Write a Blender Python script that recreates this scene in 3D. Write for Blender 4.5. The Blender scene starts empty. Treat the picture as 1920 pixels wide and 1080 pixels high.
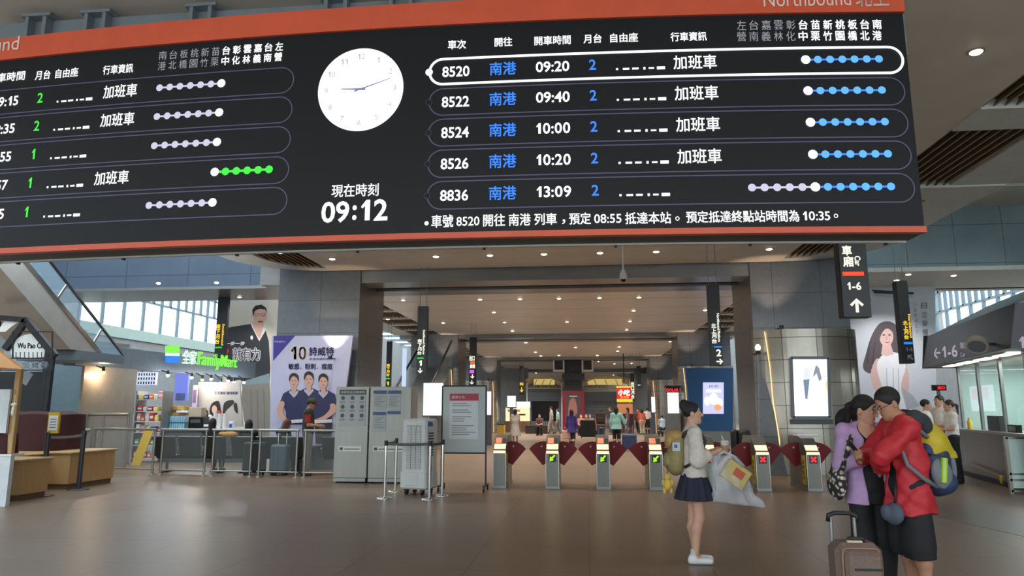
import bpy, bmesh, math, random
import numpy as np
from mathutils import Vector, Matrix
random.seed(7)
scene = bpy.context.scene
COL = scene.collection
# ------------------------------------------------------------------ camera
F, PIT, YAW, EYE = 1325.0, math.radians(9.76), math.radians(5.945), 1.55
cam_data = bpy.data.cameras.new('camera')
cam_data.sensor_fit = 'HORIZONTAL'
cam_data.sensor_width = 36.0
cam_data.lens = 36.0 * F / 1920.0
cam_data.clip_end = 400
cam = bpy.data.objects.new('camera', cam_data)
COL.objects.link(cam)
cam.location = (0, 0, EYE)
cam.rotation_euler = (math.pi / 2 + PIT, 0, YAW)
scene.camera = cam
# ------------------------------------------------------------------ view, world
scene.view_settings.view_transform = 'Standard'
scene.view_settings.look = 'None'
scene.view_settings.gamma = 1.0
scene.view_settings.use_curve_mapping = False
scene.view_settings.exposure = 0.1
scene.cycles.use_denoising = True
scene.cycles.max_bounces = 8
scene.cycles.sample_clamp_indirect = 4.0
world = bpy.data.worlds.new('daylight')
scene.world = world
world.use_nodes = True
wn = world.node_tree
bg = wn.nodes['Background']
tc = wn.nodes.new('ShaderNodeTexCoord')
sx = wn.nodes.new('ShaderNodeSeparateXYZ')
rm = wn.nodes.new('ShaderNodeValToRGB')
wn.links.new(tc.outputs['Generated'], sx.inputs[0])
wn.links.new(sx.outputs['Z'], rm.inputs[0])
rm.color_ramp.elements[0].position = 0.0
rm.color_ramp.elements[0].color = (0.62, 0.70, 0.72, 1)
rm.color_ramp.elements[1].position = 0.6
rm.color_ramp.elements[1].color = (0.80, 0.92, 1.0, 1)
wn.links.new(rm.outputs[0], bg.inputs[0])
bg.inputs[1].default_value = 3.4          # overcast daylight outside the glass halls


def ray(px, py):
    x = (px - 960) / F
    u = -(py - 540) / F
    c, s = math.cos(PIT), math.sin(PIT)
    y, z = c - s * u, s + c * u
    c, s = math.cos(YAW), math.sin(YAW)
    return Vector((c * x - s * y, s * x + c * y, z))


EYEV = Vector((0, 0, EYE))


def P(px, py, Y):
    d = ray(px, py)
    return EYEV + d * (Y / d.y)


def PX(px, py, X):
    d = ray(px, py)
    return EYEV + d * (X / d.x)


def PZ(px, py, Z=0.0):
    d = ray(px, py)
    return EYEV + d * ((Z - EYE) / d.z)


def PL(px, py, a, b):
    """ray meets the vertical plane through the ground points a, b"""
    d = ray(px, py)
    n = Vector((-(b[1] - a[1]), b[0] - a[0], 0))
    t = n.dot(Vector((a[0], a[1], 0)) - EYEV) / n.dot(d)
    return EYEV + d * t


# ------------------------------------------------------------------ materials
def lin(c):
    out = []
    for v in c[:3]:
        v = v / 255.0
        out.append(v / 12.92 if v <= 0.04045 else ((v + 0.055) / 1.055) ** 2.4)
    return tuple(out) + (1.0,)


MATS = {}


def mat(name, rgb, rough=0.6, metal=0.0, emit=0.0, var=0.12, scale=6.0, spec=0.5, bump=0.0, alpha=1.0, trans=0.0, stretch=None, ecol=None):
    """procedural principled material: noise varies the base colour a little"""
    if name in MATS:
        return MATS[name]
    m = bpy.data.materials.new(name)
    m.use_nodes = True
    nt = m.node_tree
    b = nt.nodes['Principled BSDF']
    col = lin(rgb)
    b.inputs['Roughness'].default_value = rough
    b.inputs['Metallic'].default_value = metal
    b.inputs['Specular IOR Level'].default_value = spec
    b.inputs['Alpha'].default_value = alpha
    b.inputs['Transmission Weight'].default_value = trans
    b.inputs['Base Color'].default_value = col
    if emit:
        b.inputs['Emission Color'].default_value = lin(ecol or rgb)
        b.inputs['Emission Strength'].default_value = emit
    if var or bump:
        t = nt.nodes.new('ShaderNodeTexCoord')
        mp = nt.nodes.new('ShaderNodeMapping')
        if stretch:
            mp.inputs['Scale'].default_value = stretch
        nz = nt.nodes.new('ShaderNodeTexNoise')
        nz.inputs['Scale'].default_value = scale
        nz.inputs['Detail'].default_value = 4
        nt.links.new(t.outputs['Object'], mp.inputs[0])
        nt.links.new(mp.outputs[0], nz.inputs['Vector'])
        if var and not emit:
            r = nt.nodes.new('ShaderNodeValToRGB')
            lo = tuple(v * (1 - var) for v in col[:3]) + (1,)
            hi = tuple(min(1, v * (1 + var)) for v in col[:3]) + (1,)
            r.color_ramp.elements[0].position = 0.3
            r.color_ramp.elements[1].position = 0.7
            r.color_ramp.elements[0].color = lo
            r.color_ramp.elements[1].color = hi
            nt.links.new(nz.outputs['Fac'], r.inputs[0])
            nt.links.new(r.outputs[0], b.inputs['Base Color'])
        if bump:
            bp = nt.nodes.new('ShaderNodeBump')
            bp.inputs['Strength'].default_value = bump
            bp.inputs['Distance'].default_value = 0.02
            nt.links.new(nz.outputs['Fac'], bp.inputs['Height'])
            nt.links.new(bp.outputs[0], b.inputs['Normal'])
    MATS[name] = m
    return m


def tiles(name, rgb, mortar, w, h, gap, rough=0.3, var=0.15, offset=0.0, axes='xy', spec=0.5, metal=0.0, nscale=1.2):
    """tiled surface: brick texture in object space over two of the axes"""
    if name in MATS:
        return MATS[name]
    m = bpy.data.materials.new(name)
    m.use_nodes = True
    nt = m.node_tree
    b = nt.nodes['Principled BSDF']
    t = nt.nodes.new('ShaderNodeTexCoord')
    sp = nt.nodes.new('ShaderNodeSeparateXYZ')
    cb = nt.nodes.new('ShaderNodeCombineXYZ')
    nt.links.new(t.outputs['Object'], sp.inputs[0])
    for k, ax in enumerate(axes):
        nt.links.new(sp.outputs[ax.upper()], cb.inputs[k])
    br = nt.nodes.new('ShaderNodeTexBrick')
    br.offset = offset
    br.inputs['Scale'].default_value = 1.0
    br.inputs['Brick Width'].default_value = w
    br.inputs['Row Height'].default_value = h
    br.inputs['Mortar Size'].default_value = gap
    col = lin(rgb)
    br.inputs['Color1'].default_value = tuple(v * (1 - var) for v in col[:3]) + (1,)
    br.inputs['Color2'].default_value = tuple(min(1, v * (1 + var)) for v in col[:3]) + (1,)
    br.inputs['Mortar'].default_value = lin(mortar)
    nt.links.new(cb.outputs[0], br.inputs['Vector'])
    nz = nt.nodes.new('ShaderNodeTexNoise')
    nz.inputs['Scale'].default_value = nscale
    nz.inputs['Detail'].default_value = 5
    nt.links.new(t.outputs['Object'], nz.inputs['Vector'])
    mx = nt.nodes.new('ShaderNodeMix')
    mx.data_type = 'RGBA'
    mx.blend_type = 'MULTIPLY'
    mx.inputs['Factor'].default_value = 0.35
    nt.links.new(br.outputs['Color'], mx.inputs['A'])
    nt.links.new(nz.outputs['Fac'], mx.inputs['B'])
    nt.links.new(mx.outputs['Result'], b.inputs['Base Color'])
    b.inputs['Roughness'].default_value = rough
    b.inputs['Metallic'].default_value = metal
    b.inputs['Specular IOR Level'].default_value = spec
    MATS[name] = m
    return m


def glow(name, rgb, s=1.0):
    m = mat(name, (0, 0, 0) if s >= 0.2 else rgb, rough=0.5, emit=s, var=0, ecol=rgb)
    return m


def glass(name, tint=(225, 240, 240), alpha=0.18, rough=0.05):
    return mat(name, tint, rough=rough, alpha=alpha, var=0, spec=0.6)


# ------------------------------------------------------------------ mesh builder
def rotz(a):
    return Matrix.Rotation(a, 3, 'Z')


class MB:
    def __init__(self):
        self.v, self.f, self.m, self.s = [], [], [], []
        self.mats = []

    def mi(self, m):
        if m not in self.mats:
            self.mats.append(m)
        return self.mats.index(m)

    def add(self, vs, fs, m, smooth=False):
        o = len(self.v)
        k = self.mi(m)
        self.v += [tuple(p) for p in vs]
        for f in fs:
            self.f.append(tuple(o + i for i in f))
            self.m.append(k)
            self.s.append(smooth)
        return self

    def box(self, c, size, m, R=None, bev=0.0):
        hx, hy, hz = size[0] / 2, size[1] / 2, size[2] / 2
        c = Vector(c)
        if bev > 0:
            b = min(bev, hx * 0.9, hy * 0.9, hz * 0.9)
            vs, idx = [], {}
            for sx_ in (-1, 1):
                for sy in (-1, 1):
                    for sz in (-1, 1):
                        for ax in range(3):
                            p = [sx_ * (hx - b), sy * (hy - b), sz * (hz - b)]
                            p[ax] = (sx_, sy, sz)[ax] * (hx, hy, hz)[ax]
                            idx[(sx_, sy, sz, ax)] = len(vs)
                            vs.append(Vector(p))
            fs = []
            S = (-1, 1)
            for s_ in S:
                fs.append([idx[(s_, a, b_, 0)] for a, b_ in ((-1, -1), (1, -1), (1, 1), (-1, 1))])
                fs.append([idx[(a, s_, b_, 1)] for a, b_ in ((-1, -1), (1, -1), (1, 1), (-1, 1))])
                fs.append([idx[(a, b_, s_, 2)] for a, b_ in ((-1, -1), (1, -1), (1, 1), (-1, 1))])
            for a in S:
                for b_ in S:
                    fs.append([idx[(a, b_, -1, 0)], idx[(a, b_, -1, 1)], idx[(a, b_, 1, 1)], idx[(a, b_, 1, 0)]])
                    fs.append([idx[(a, -1, b_, 0)], idx[(a, -1, b_, 2)], idx[(a, 1, b_, 2)], idx[(a, 1, b_, 0)]])
                    fs.append([idx[(-1, a, b_, 1)], idx[(-1, a, b_, 2)], idx[(1, a, b_, 2)], idx[(1, a, b_, 1)]])
                    for c_ in S:
                        fs.append([idx[(a, b_, c_, 0)], idx[(a, b_, c_, 1)], idx[(a, b_, c_, 2)]])
        else:
            vs = [Vector((x, y, z)) for x in (-hx, hx) for y in (-hy, hy) for z in (-hz, hz)]
            fs = [(0, 1, 3, 2), (4, 6, 7, 5), (0, 4, 5, 1), (2, 3, 7, 6), (0, 2, 6, 4), (1, 5, 7, 3)]
        if R is not None:
            vs = [R @ p for p in vs]
        return self.add([p + c for p in vs], fs, m)

    def box2(self, a, b, m, bev=0.0):
        a, b = Vector(a), Vector(b)
        d = b - a
        return self.box((a + b) / 2, (abs(d.x), abs(d.y), abs(d.z)), m, bev=bev)

    def bar(self, p, q, w, h, m, up=(0, 0, 1), bev=0.0):
        """box from p to q, width w across, height h along up"""
        p, q = Vector(p), Vector(q)
        d = q - p
        L = d.length
        z = d.normalized()
        x = z.cross(Vector(up))
        if x.length < 1e-4:
            x = Vector((1, 0, 0))
        x.normalize()
        y = x.cross(z)
        R = Matrix((x, z, y)).transposed()
        return self.box((p + q) / 2, (w, L, h), m, R=R, bev=bev)

    def cyl(self, p, q, r, m, r2=None, n=16, caps=True, smooth=True):
        p, q = Vector(p), Vector(q)
        r2 = r if r2 is None else r2
        z = (q - p).normalized()
        x = z.orthogonal().normalized()
        y = z.cross(x)
        vs = []
        for c, rr in ((p, r), (q, r2)):
            for i in range(n):
                a = 2 * math.pi * i / n
                vs.append(c + (x * math.cos(a) + y * math.sin(a)) * rr)
        self.add(vs, [(i, (i + 1) % n, n + (i + 1) % n, n + i) for i in range(n)], m, smooth)
        if caps:
            self.add(vs[:n], [tuple(range(n))[::-1]], m)
            self.add(vs[n:], [tuple(range(n))], m)
        return self

    def tube(self, pts, r, m, n=8):
        pts = [Vector(p) for p in pts]
        rings = []
        prev = None
        for i, p in enumerate(pts):
            t = (pts[min(i + 1, len(pts) - 1)] - pts[max(i - 1, 0)]).normalized()
            x = t.orthogonal().normalized() if prev is None else (prev - t * prev.dot(t)).normalized()
            prev = x
            y = t.cross(x)
            rr = r[i] if isinstance(r, (list, tuple)) else r
            rings.append([p + (x * math.cos(2 * math.pi * k / n) + y * math.sin(2 * math.pi * k / n)) * rr for k in range(n)])
        vs = [p for g in rings for p in g]
        fs = []
        for i in range(len(pts) - 1):
            for k in range(n):
                fs.append((i * n + k, i * n + (k + 1) % n, (i + 1) * n + (k + 1) % n, (i + 1) * n + k))
        fs.append(tuple(range(n))[::-1])
        fs.append(tuple((len(pts) - 1) * n + k for k in range(n)))
        return self.add(vs, fs, m, True)

    def lathe(self, c, prof, m, n=24):
        """prof: list of (r, z) about the vertical axis at c"""
        c = Vector(c)
        vs = []
        for r, z in prof:
            for k in range(n):
                a = 2 * math.pi * k / n
                vs.append(c + Vector((r * math.cos(a), r * math.sin(a), z)))
        fs = []
        for i in range(len(prof) - 1):
            for k in range(n):
                fs.append((i * n + k, i * n + (k + 1) % n, (i + 1) * n + (k + 1) % n, (i + 1) * n + k))
        self.add(vs, fs, m, True)
        self.add(vs[:n], [tuple(range(n))[::-1]], m)
        self.add(vs[-n:], [tuple(range(n))], m)
        return self

    def ell(self, c, r, m, R=None, nu=14, nv=9):
        vs, fs = [], []
        c = Vector(c)
        for j in range(nv + 1):
            th = math.pi * j / nv
            for i in range(nu):
                ph = 2 * math.pi * i / nu
                p = Vector((r[0] * math.sin(th) * math.cos(ph), r[1] * math.sin(th) * math.sin(ph), r[2] * math.cos(th)))
                vs.append(c + (R @ p if R is not None else p))
        for j in range(nv):
            for i in range(nu):
                fs.append((j * nu + i, (j + 1) * nu + i, (j + 1) * nu + (i + 1) % nu, j * nu + (i + 1) % nu))
        return self.add(vs, fs, m, True)

    def prism(self, pts, d, m, smooth=False):
        """polygon pts (3-D, planar) extruded by vector d"""
        pts = [Vector(p) for p in pts]
        d = Vector(d)
        n = len(pts)
        vs = pts + [p + d for p in pts]
        fs = [tuple(range(n)), tuple(range(n, 2 * n))[::-1]]
        fs += [(i, n + i, n + (i + 1) % n, (i + 1) % n) for i in range(n)]
        return self.add(vs, fs, m, smooth)

    def poly(self, pts, m):
        return self.add(pts, [tuple(range(len(pts)))], m)

    def merge(self, other, fn=None):
        o = len(self.v)
        self.v += [tuple(fn(Vector(p))) if fn else p for p in other.v]
        for f, k, s in zip(other.f, other.m, other.s):
            self.f.append(tuple(o + i for i in f))
            self.m.append(self.mi(other.mats[k]))
            self.s.append(s)
        return self

    def build(self, name, parent=None, loc=None):
        me = bpy.data.meshes.new(name)
        me.from_pydata(self.v, [], self.f)
        for m in self.mats:
            me.materials.append(m)
        me.polygons.foreach_set('material_index', self.m)
        me.polygons.foreach_set('use_smooth', self.s)
        bm = bmesh.new()
        bm.from_mesh(me)
        bmesh.ops.recalc_face_normals(bm, faces=bm.faces)
        bm.to_mesh(me)
        bm.free()
        me.update()
        o = bpy.data.objects.new(name, me)
        COL.objects.link(o)
        if parent is not None:
            o.parent = parent
            if loc is not None:
                o.location = loc
        elif loc is not None:
            o.location = loc
        return o


def tag(o, label=None, cat=None, group=None, kind=None):
    if label:
        o['label'] = label
    if cat:
        o['category'] = cat
    if group:
        o['group'] = group
    if kind:
        o['kind'] = kind
    return o


def thing(name, label, cat, loc=(0, 0, 0), rz=0.0, group=None):
    o = bpy.data.objects.new(name, None)
    o.empty_display_size = 0.1
    COL.objects.link(o)
    o.location = loc
    o.rotation_euler = (0, 0, rz)
    return tag(o, label, cat, group)


def struct(name, mb):
    return tag(mb.build(name), kind='structure')


def copy_tree(o, parent=None):
    c = o.copy()
    COL.objects.link(c)
    if parent is not None:
        c.parent = parent
    for ch in list(o.children):
        copy_tree(ch, c)
    return c


# ------------------------------------------------------------------ lettering
_TXT = {}


def glyphs(s, weight=0.0, res=3):
    key = (s, weight)
    if key in _TXT:
        return _TXT[key]
    if '1' in s and len(s) > 0 and all(ch in '0123456789:-' for ch in s):
        # figures set one by one, the 1 drawn with its flag
        VS, FS, pen = [], [], 0.0
        for ch in s:
            if ch == '1':
                e = weight * 0.6
                vs = [(0.06, 0.47), (0.24, 0.69 + e), (0.36 + e, 0.69 + e), (0.36 + e, 0), (0.215 - e, 0), (0.215 - e, 0.50), (0.11, 0.41)]
                fs, a0, a1 = [tuple(range(7))], 0.0, 0.44
            else:
                vs, fs, a0, a1 = glyphs(ch, weight)[:4]
            o_ = len(VS)
            VS += [(x - a0 + pen, y) for x, y in vs]
            FS += [tuple(o_ + i for i in q) for q in fs]
            pen += (a1 - a0) + 0.07
        xs, ys = [p[0] for p in VS], [p[1] for p in VS]
        _TXT[key] = (VS, FS, min(xs), max(xs), min(ys), max(ys))
        return _TXT[key]
    cu = bpy.data.curves.new('lettering', 'FONT')
    cu.body = s
    cu.offset = weight
    cu.resolution_u = res
    o = bpy.data.objects.new('lettering', cu)
    COL.objects.link(o)
    dg = bpy.context.evaluated_depsgraph_get()
    ev = o.evaluated_get(dg)
    me = ev.to_mesh()
    vs = [(v.co.x, v.co.y) for v in me.vertices]
    fs = [tuple(p.vertices) for p in me.polygons]
    ev.to_mesh_clear()
    bpy.data.objects.remove(o)
    bpy.data.curves.remove(cu)
    if not vs:
        vs, fs = [(0, 0), (0.1, 0), (0.1, 0.1)], [(0, 1, 2)]
    x0, x1 = min(p[0] for p in vs), max(p[0] for p in vs)
    y0, y1 = min(p[1] for p in vs), max(p[1] for p in vs)
    _TXT[key] = (vs, fs, x0, x1, y0, y1)
    return _TXT[key]


def text_on(mb, s, m, fn, cx, cy, w=None, h=None, weight=0.0, z=0.0, rot=0.0):
    """lettering fitted into a w x h box centred at (cx, cy); fn(u, v, z) maps to the world"""
    if weight > 0 and ord(max(s)) > 0x2e80:
        q = weight * 1.1 * (h or w / max(1, len(s)))
        for dx, dy in ((-q, -q), (q, -q), (-q, q), (q, q)):
            text_on(mb, s, m, fn, cx + dx, cy + dy, w and w - 2 * q, h and h - 2 * q, 0.0, z, rot)
        return
    vs, fs, x0, x1, y0, y1 = glyphs(s, weight)
    gw, gh = max(x1 - x0, 1e-3), max(y1 - y0, 1e-3)
    if w is None:
        kx = ky = h / gh
    elif h is None:
        kx = ky = w / gw
    else:
        kx, ky = w / gw, h / gh
    c, sn = math.cos(rot), math.sin(rot)
    out = []
    for x, y in vs:
        a, b = (x - (x0 + x1) / 2) * kx, (y - (y0 + y1) / 2) * ky
        out.append(fn(cx + a * c - b * sn, cy + a * sn + b * c, z))
    mb.add(out, fs, m)


def plane_fn(o, ux, uy):
    """maps (u, v, z) to o + u*ux + v*uy + z*normal (normal towards the reader)"""
    o, ux, uy = Vector(o), Vector(ux).normalized(), Vector(uy).normalized()
    n = ux.cross(uy)
    return lambda u, v, z=0.0: o + ux * u + uy * v + n * z
# ================================================================== setting
M_floor = tiles('floor_tile', (134, 113, 94), (98, 82, 68), 1.2, 1.2, 0.006, rough=0.36, var=0.05, spec=0.5, nscale=0.5)
M_ceil = mat('ceiling_panel', (204, 196, 184), rough=0.5, var=0.05, scale=1.5)
M_ceil_metal = mat('ceiling_metal', (226, 220, 211), rough=0.34, metal=0.0, var=0.06, stretch=(0.3, 3, 1), scale=2)
M_band = mat('ceiling_band', (196, 200, 194), rough=0.5, var=0.05)
M_slat = mat('louvre_slat', (142, 124, 102), rough=0.6, var=0.1)
M_void = mat('void_and_added_slab', (62, 56, 50), rough=0.9, var=0.1)
M_granite = tiles('granite_cladding', (112, 118, 126), (70, 74, 80), 1.2, 0.9, 0.008, rough=0.3, var=0.08, axes='xz', nscale=9)
M_granite_side = tiles('granite_cladding_side', (104, 108, 116), (66, 70, 76), 1.2, 0.9, 0.008, rough=0.3, var=0.08, axes='yz', nscale=9)
M_beam = mat('beam_metal', (128, 128, 128), rough=0.3, metal=0.5, var=0.08, stretch=(0.2, 4, 1))
M_steel = mat('brushed_steel', (186, 182, 174), rough=0.26, metal=0.95, var=0.08, scale=30, stretch=(1, 1, 0.04))
M_steel_dark = mat('dull_steel', (142, 144, 142), rough=0.4, metal=0.6, var=0.06, scale=14, stretch=(1, 1, 0.1))
M_chrome = mat('chrome', (225, 225, 225), rough=0.12, metal=1.0, var=0)
M_black = mat('black_powder_coat', (28, 28, 31), rough=0.5, var=0.1)
M_blackgl = mat('black_gloss', (18, 18, 22), rough=0.15, var=0)
M_bluewall = tiles('blue_grey_panel', (76, 93, 114), (56, 68, 84), 2.4, 1.6, 0.02, rough=0.5, var=0.03, axes='xz')
M_teal = tiles('teal_grey_tile', (136, 156, 162), (96, 110, 116), 1.35, 1.15, 0.012, rough=0.35, var=0.05, axes='xz')
M_white = mat('white_paint', (225, 226, 224), rough=0.5, var=0.04)
M_wallgrey = mat('grey_wall', (136, 138, 138), rough=0.6, var=0.08, scale=3)
M_window_frame = mat('window_frame', (104, 124, 136), rough=0.5, var=0.05)
M_glass = glass('clear_glass')
M_wglass = glass('window_glass', (235, 250, 250), 0.06)

CX = -0.95          # hall axis
CZ = 5.3            # canopy underside
f = MB()
f.add([(-24, -6, 0), (18, -6, 0), (18, 95, 0), (-24, 95, 0)], [(0, 1, 2, 3)], M_floor)
floor = struct('floor', f)
M_inlay = tiles('floor_inlay_tile', (112, 98, 84), (92, 80, 70), 1.2, 1.2, 0.006, rough=0.32, var=0.05, nscale=0.5)
f = MB()
f.prism([PZ(px, py, 0.0) for px, py in ((1540, 904), (1920, 968), (1920, 1006), (1540, 920))], (0, 0, 0.003), M_inlay)
struct('floor_inlay', f)

def mir(x):
    return 2 * CX - x

# canopy ceiling over the front hall, rounded far corners, louvre bays along both edges
c = MB()
c.box2((mir(5.0), -4, CZ), (5.0, 18.4, CZ + 0.12), M_ceil)
for s in (0, 1):
    X = (lambda x: x) if s == 0 else mir
    c.box2((X(6.2), -4, CZ), (X(7.1), 16.4, CZ + 0.12), M_band)
    for yb in (2.7, 6.0, 9.3, 12.6, 15.5):
        c.box2((X(5.0), yb - 0.36, CZ - 0.03), (X(7.1), yb + 0.36, CZ + 0.1), M_band)
    pts = [Vector((X(5.0), 18.4, CZ)), Vector((X(5.0), 18.05, CZ))]
    for k in range(9):
        a = math.pi / 2 * k / 8
        pts.append(Vector((X(5.0 + 1.2 * math.sin(a)), 16.4 + 1.65 * math.cos(a), CZ)))
    for k in range(13):
        a = math.pi / 2 * (1 - k / 12)
        pts.append(Vector((X(5.0 + 2.1 * math.sin(a)), 16.4 + 2.0 * math.cos(a), CZ)))
    for i in range(1, 9):                      # curved rim as quads
        pass
    inner = [Vector((X(5.0 + 1.2 * math.sin(math.pi / 2 * k / 12)), 16.4 + 1.65 * math.cos(math.pi / 2 * k / 12), CZ)) for k in range(13)]
    outer = [Vector((X(5.0 + 2.1 * math.sin(math.pi / 2 * k / 12)), 16.4 + 2.0 * math.cos(math.pi / 2 * k / 12), CZ)) for k in range(13)]
    for k in range(12):
        c.prism([inner[k], outer[k], outer[k + 1], inner[k + 1]], (0, 0, 0.12), M_band)
    # rim fascia turning up
    ring = [Vector((X(7.1), -4, CZ)), *outer[::-1]]
    for a, b in zip(ring[:-1], ring[1:]):
        c.add([a, b, b + Vector((0, 0, 0.6)), a + Vector((0, 0, 0.6))], [(0, 1, 2, 3)], M_band)
struct('ceiling', c)
v = MB()
v.box2((mir(7.1), -4, CZ + 0.55), (7.1, 18.45, CZ + 0.7), M_void)  # dark slab added above the ceiling to keep daylight out
struct('void_and_added_slab', v)
for s in (0, 1):
    X = (lambda x: x) if s == 0 else mir
    for y0, y1 in ((3.06, 5.64), (6.36, 8.94), (9.66, 12.24), (12.96, 15.14), (15.86, 18.0)):
        lv = MB()
        for k in range(9):
            x = 5.05 + 0.135 * k
            yy = y1 if x < 5.3 or y1 < 16 else 16.4 + 1.6 * math.sqrt(max(0, 1 - ((x - 5.0) / 1.2) ** 2))
            R = Matrix.Rotation((0.5 if s == 0 else -0.5), 3, 'Y')
            lv.box((X(x), (y0 + yy) / 2, CZ + 0.07), (0.018, yy - y0, 0.15), M_slat, R=R)
        struct('ceiling_louvre', lv)

# portal beams, passage ceilings, columns
COLX = [(-8.4, -6.1), (4.26, 6.65)]
BAYS = [18.5, 33.5, 48.5, 63.5]
for i, y in enumerate(BAYS):
    b = MB()
    zb = 4.97 if i == 0 else 4.93
    b.box2((-9, y + 0.06, zb), (7.1, y + 0.9, 6.2), M_beam)
    b.box2((-9, y + 0.9, zb + 0.07), (7.1, y + 1.5, 6.2), M_void)
    b.box2((-9, y + 1.5, zb), (7.1, y + 2.3, 6.2), M_beam)
    struct('beam', b)
    y1 = BAYS[i + 1] if i < 3 else 92
    p = MB()
    z = 5.1
    n = 6
    st = (y1 - y - 2.3) / n
    for k in range(n):
        p.box2((mir(5.0), y + 2.3 + st * k, z), (5.0, y + 2.3 + st * (k + 1) - 0.06, z + 0.1), M_ceil_metal)
        for s in (0, 1):
            X = (lambda x: x) if s == 0 else mir
            p.box2((X(6.4), y + 2.3 + st * k, z), (X(7.3), y + 2.3 + st * (k + 1), z + 0.1), M_band)
            for q in range(9):
                p.box((X(5.05 + 0.15 * q), y + 2.3 + st * (k + 0.5), z + 0.06), (0.02, st - 0.5, 0.14), M_slat, R=Matrix.Rotation(0.5 if s == 0 else -0.5, 3, 'Y'))
            p.box2((X(5.0), y + 2.3 + st * k - 0.06, z), (X(6.4), y + 2.3 + st * k + 0.3, z + 0.1), M_band)
    p.box2((-9.2, y + 2.3, z + 0.4), (7.3, y1, z + 0.5), M_void)
    struct('ceiling_passage', p)
M_stripshine = glow('warm_reflection_strip', (255, 205, 140), 1.6)
M_skirt = tiles('steel_skirt_panels', (176, 170, 160), (84, 80, 74), 0.8, 0.55, 0.008, rough=0.24, var=0.05, axes='xz', metal=0.6, nscale=3)
for i, y in enumerate(BAYS):
    for s, (xa, xb) in enumerate(COLX):
        b = MB()
        b.add([(xa, y, 0), (xb, y, 0), (xb, y, 5.6), (xa, y, 5.6)], [(0, 1, 2, 3)], M_granite)
        b.add([(xa, y + 2.3, 0), (xb, y + 2.3, 0), (xb, y + 2.3, 5.3), (xa, y + 2.3, 5.3)], [(0, 1, 2, 3)], M_granite)
        for x in (xa, xb):
            b.add([(x, y, 0), (x, y + 2.3, 0), (x, y + 2.3, 5.3), (x, y, 5.3)], [(0, 1, 2, 3)], M_granite_side)
        struct('column', b)

# fascia walls left and right of the canopy and the upper ceilings
w = MB()
w.box2((-24, 24.0, 5.9), (-8.4, 24.3, 9.2), M_bluewall)
w.box2((-24, 23.8, 5.82), (-8.4, 26.4, 5.92), M_beam)
struct('wall_left_fascia', w)
w = MB()
w.box2((6.65, 21.4, 5.62), (18, 21.7, 7.45), M_teal)
w.box2((6.65, 21.2, 5.5), (18, 25, 5.62), M_band)
w.box2((6.65, 24.4, 5.5), (18, 24.6, 5.75), M_beam)
struct('wall_right_fascia', w)
w = MB()
w.box2((7.1, -4, 7.45), (18, 21.6, 7.6), M_ceil)
for yb in (14.5, 17, 19.5):
    w.box2((7.1, yb - 0.25, 7.38), (18, yb + 0.25, 7.5), M_band)
for k in range(9):
    w.box2((-24, -4 + 3.4 * k, 9.2), (-9, -3.7 + 3.4 * k, 9.45), M_window_frame)
struct('ceiling_upper', w)
w = MB()
for k in range(16):  # unseen side hall roofs left as open bars to let daylight in
    w.box2((-24, 24.3 + 4.5 * k, 9.2), (-9, 24.6 + 4.5 * k, 9.45), M_window_frame)
    w.box2((7.1, 24.3 + 4.5 * k, 9.2), (18, 24.6 + 4.5 * k, 9.45), M_window_frame)
w.box2((-9, 20, 6.2), (7.3, 92, 6.3), M_void)
struct('ceiling_side_halls', w)

M_sill = mat('pale_green_sill', (158, 178, 170), rough=0.5, var=0.04)
# side walls with their long windows
def window_wall(name, wname, X, thick, z0, y0, y1, zt, dv, hz):
    wl = MB()
    a, b = sorted((X, X + thick))
    wl.box2((a, -6, 0), (b, y0, 9.3), M_wallgrey)
    wl.box2((a, y0, 0), (b, y1, z0), M_wallgrey)
    wl.box2((a, y1, 0), (b, 92, 9.3), M_wallgrey)
    wl.box2((a - 0.1, y0, z0 - 0.5), (b + 0.1, y1, z0), M_sill)
    struct(name, wl)
    wd = MB()
    n = int(round((y1 - y0) / dv))
    for k in range(n + 1):
        y = y0 + (y1 - y0) * k / n
        wd.box2((X - 0.06, y - 0.06, z0), (X + 0.06, y + 0.06, zt), M_window_frame)
        if k < n:
            ym = y + (y1 - y0) / n / 2
            wd.box2((X - 0.05, ym - 0.07, hz[0]), (X + 0.05, ym + 0.07, zt), M_window_frame)
    for z in hz:
        wd.box2((X - 0.05, y0, z - 0.05), (X + 0.05, y1, z + 0.05), M_window_frame)
    wd.box2((X - 0.01, y0, z0), (X + 0.01, y1, zt), M_wglass)
    struct(wname, wd)

window_wall('wall_left', 'window_1', -22.0, -0.3, 5.4, 28.5, 42, 9.2, 1.5, (6.9, 7.9))
window_wall('wall_right', 'window_2', 16.0, 0.3, 5.0, 22, 34, 9.2, 1.0, (5.9, 6.8, 7.7))
w = MB()
w.box2((-24, 92, 0), (18, 92.3, 9.3), M_wallgrey)
struct('wall_far', w)

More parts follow.
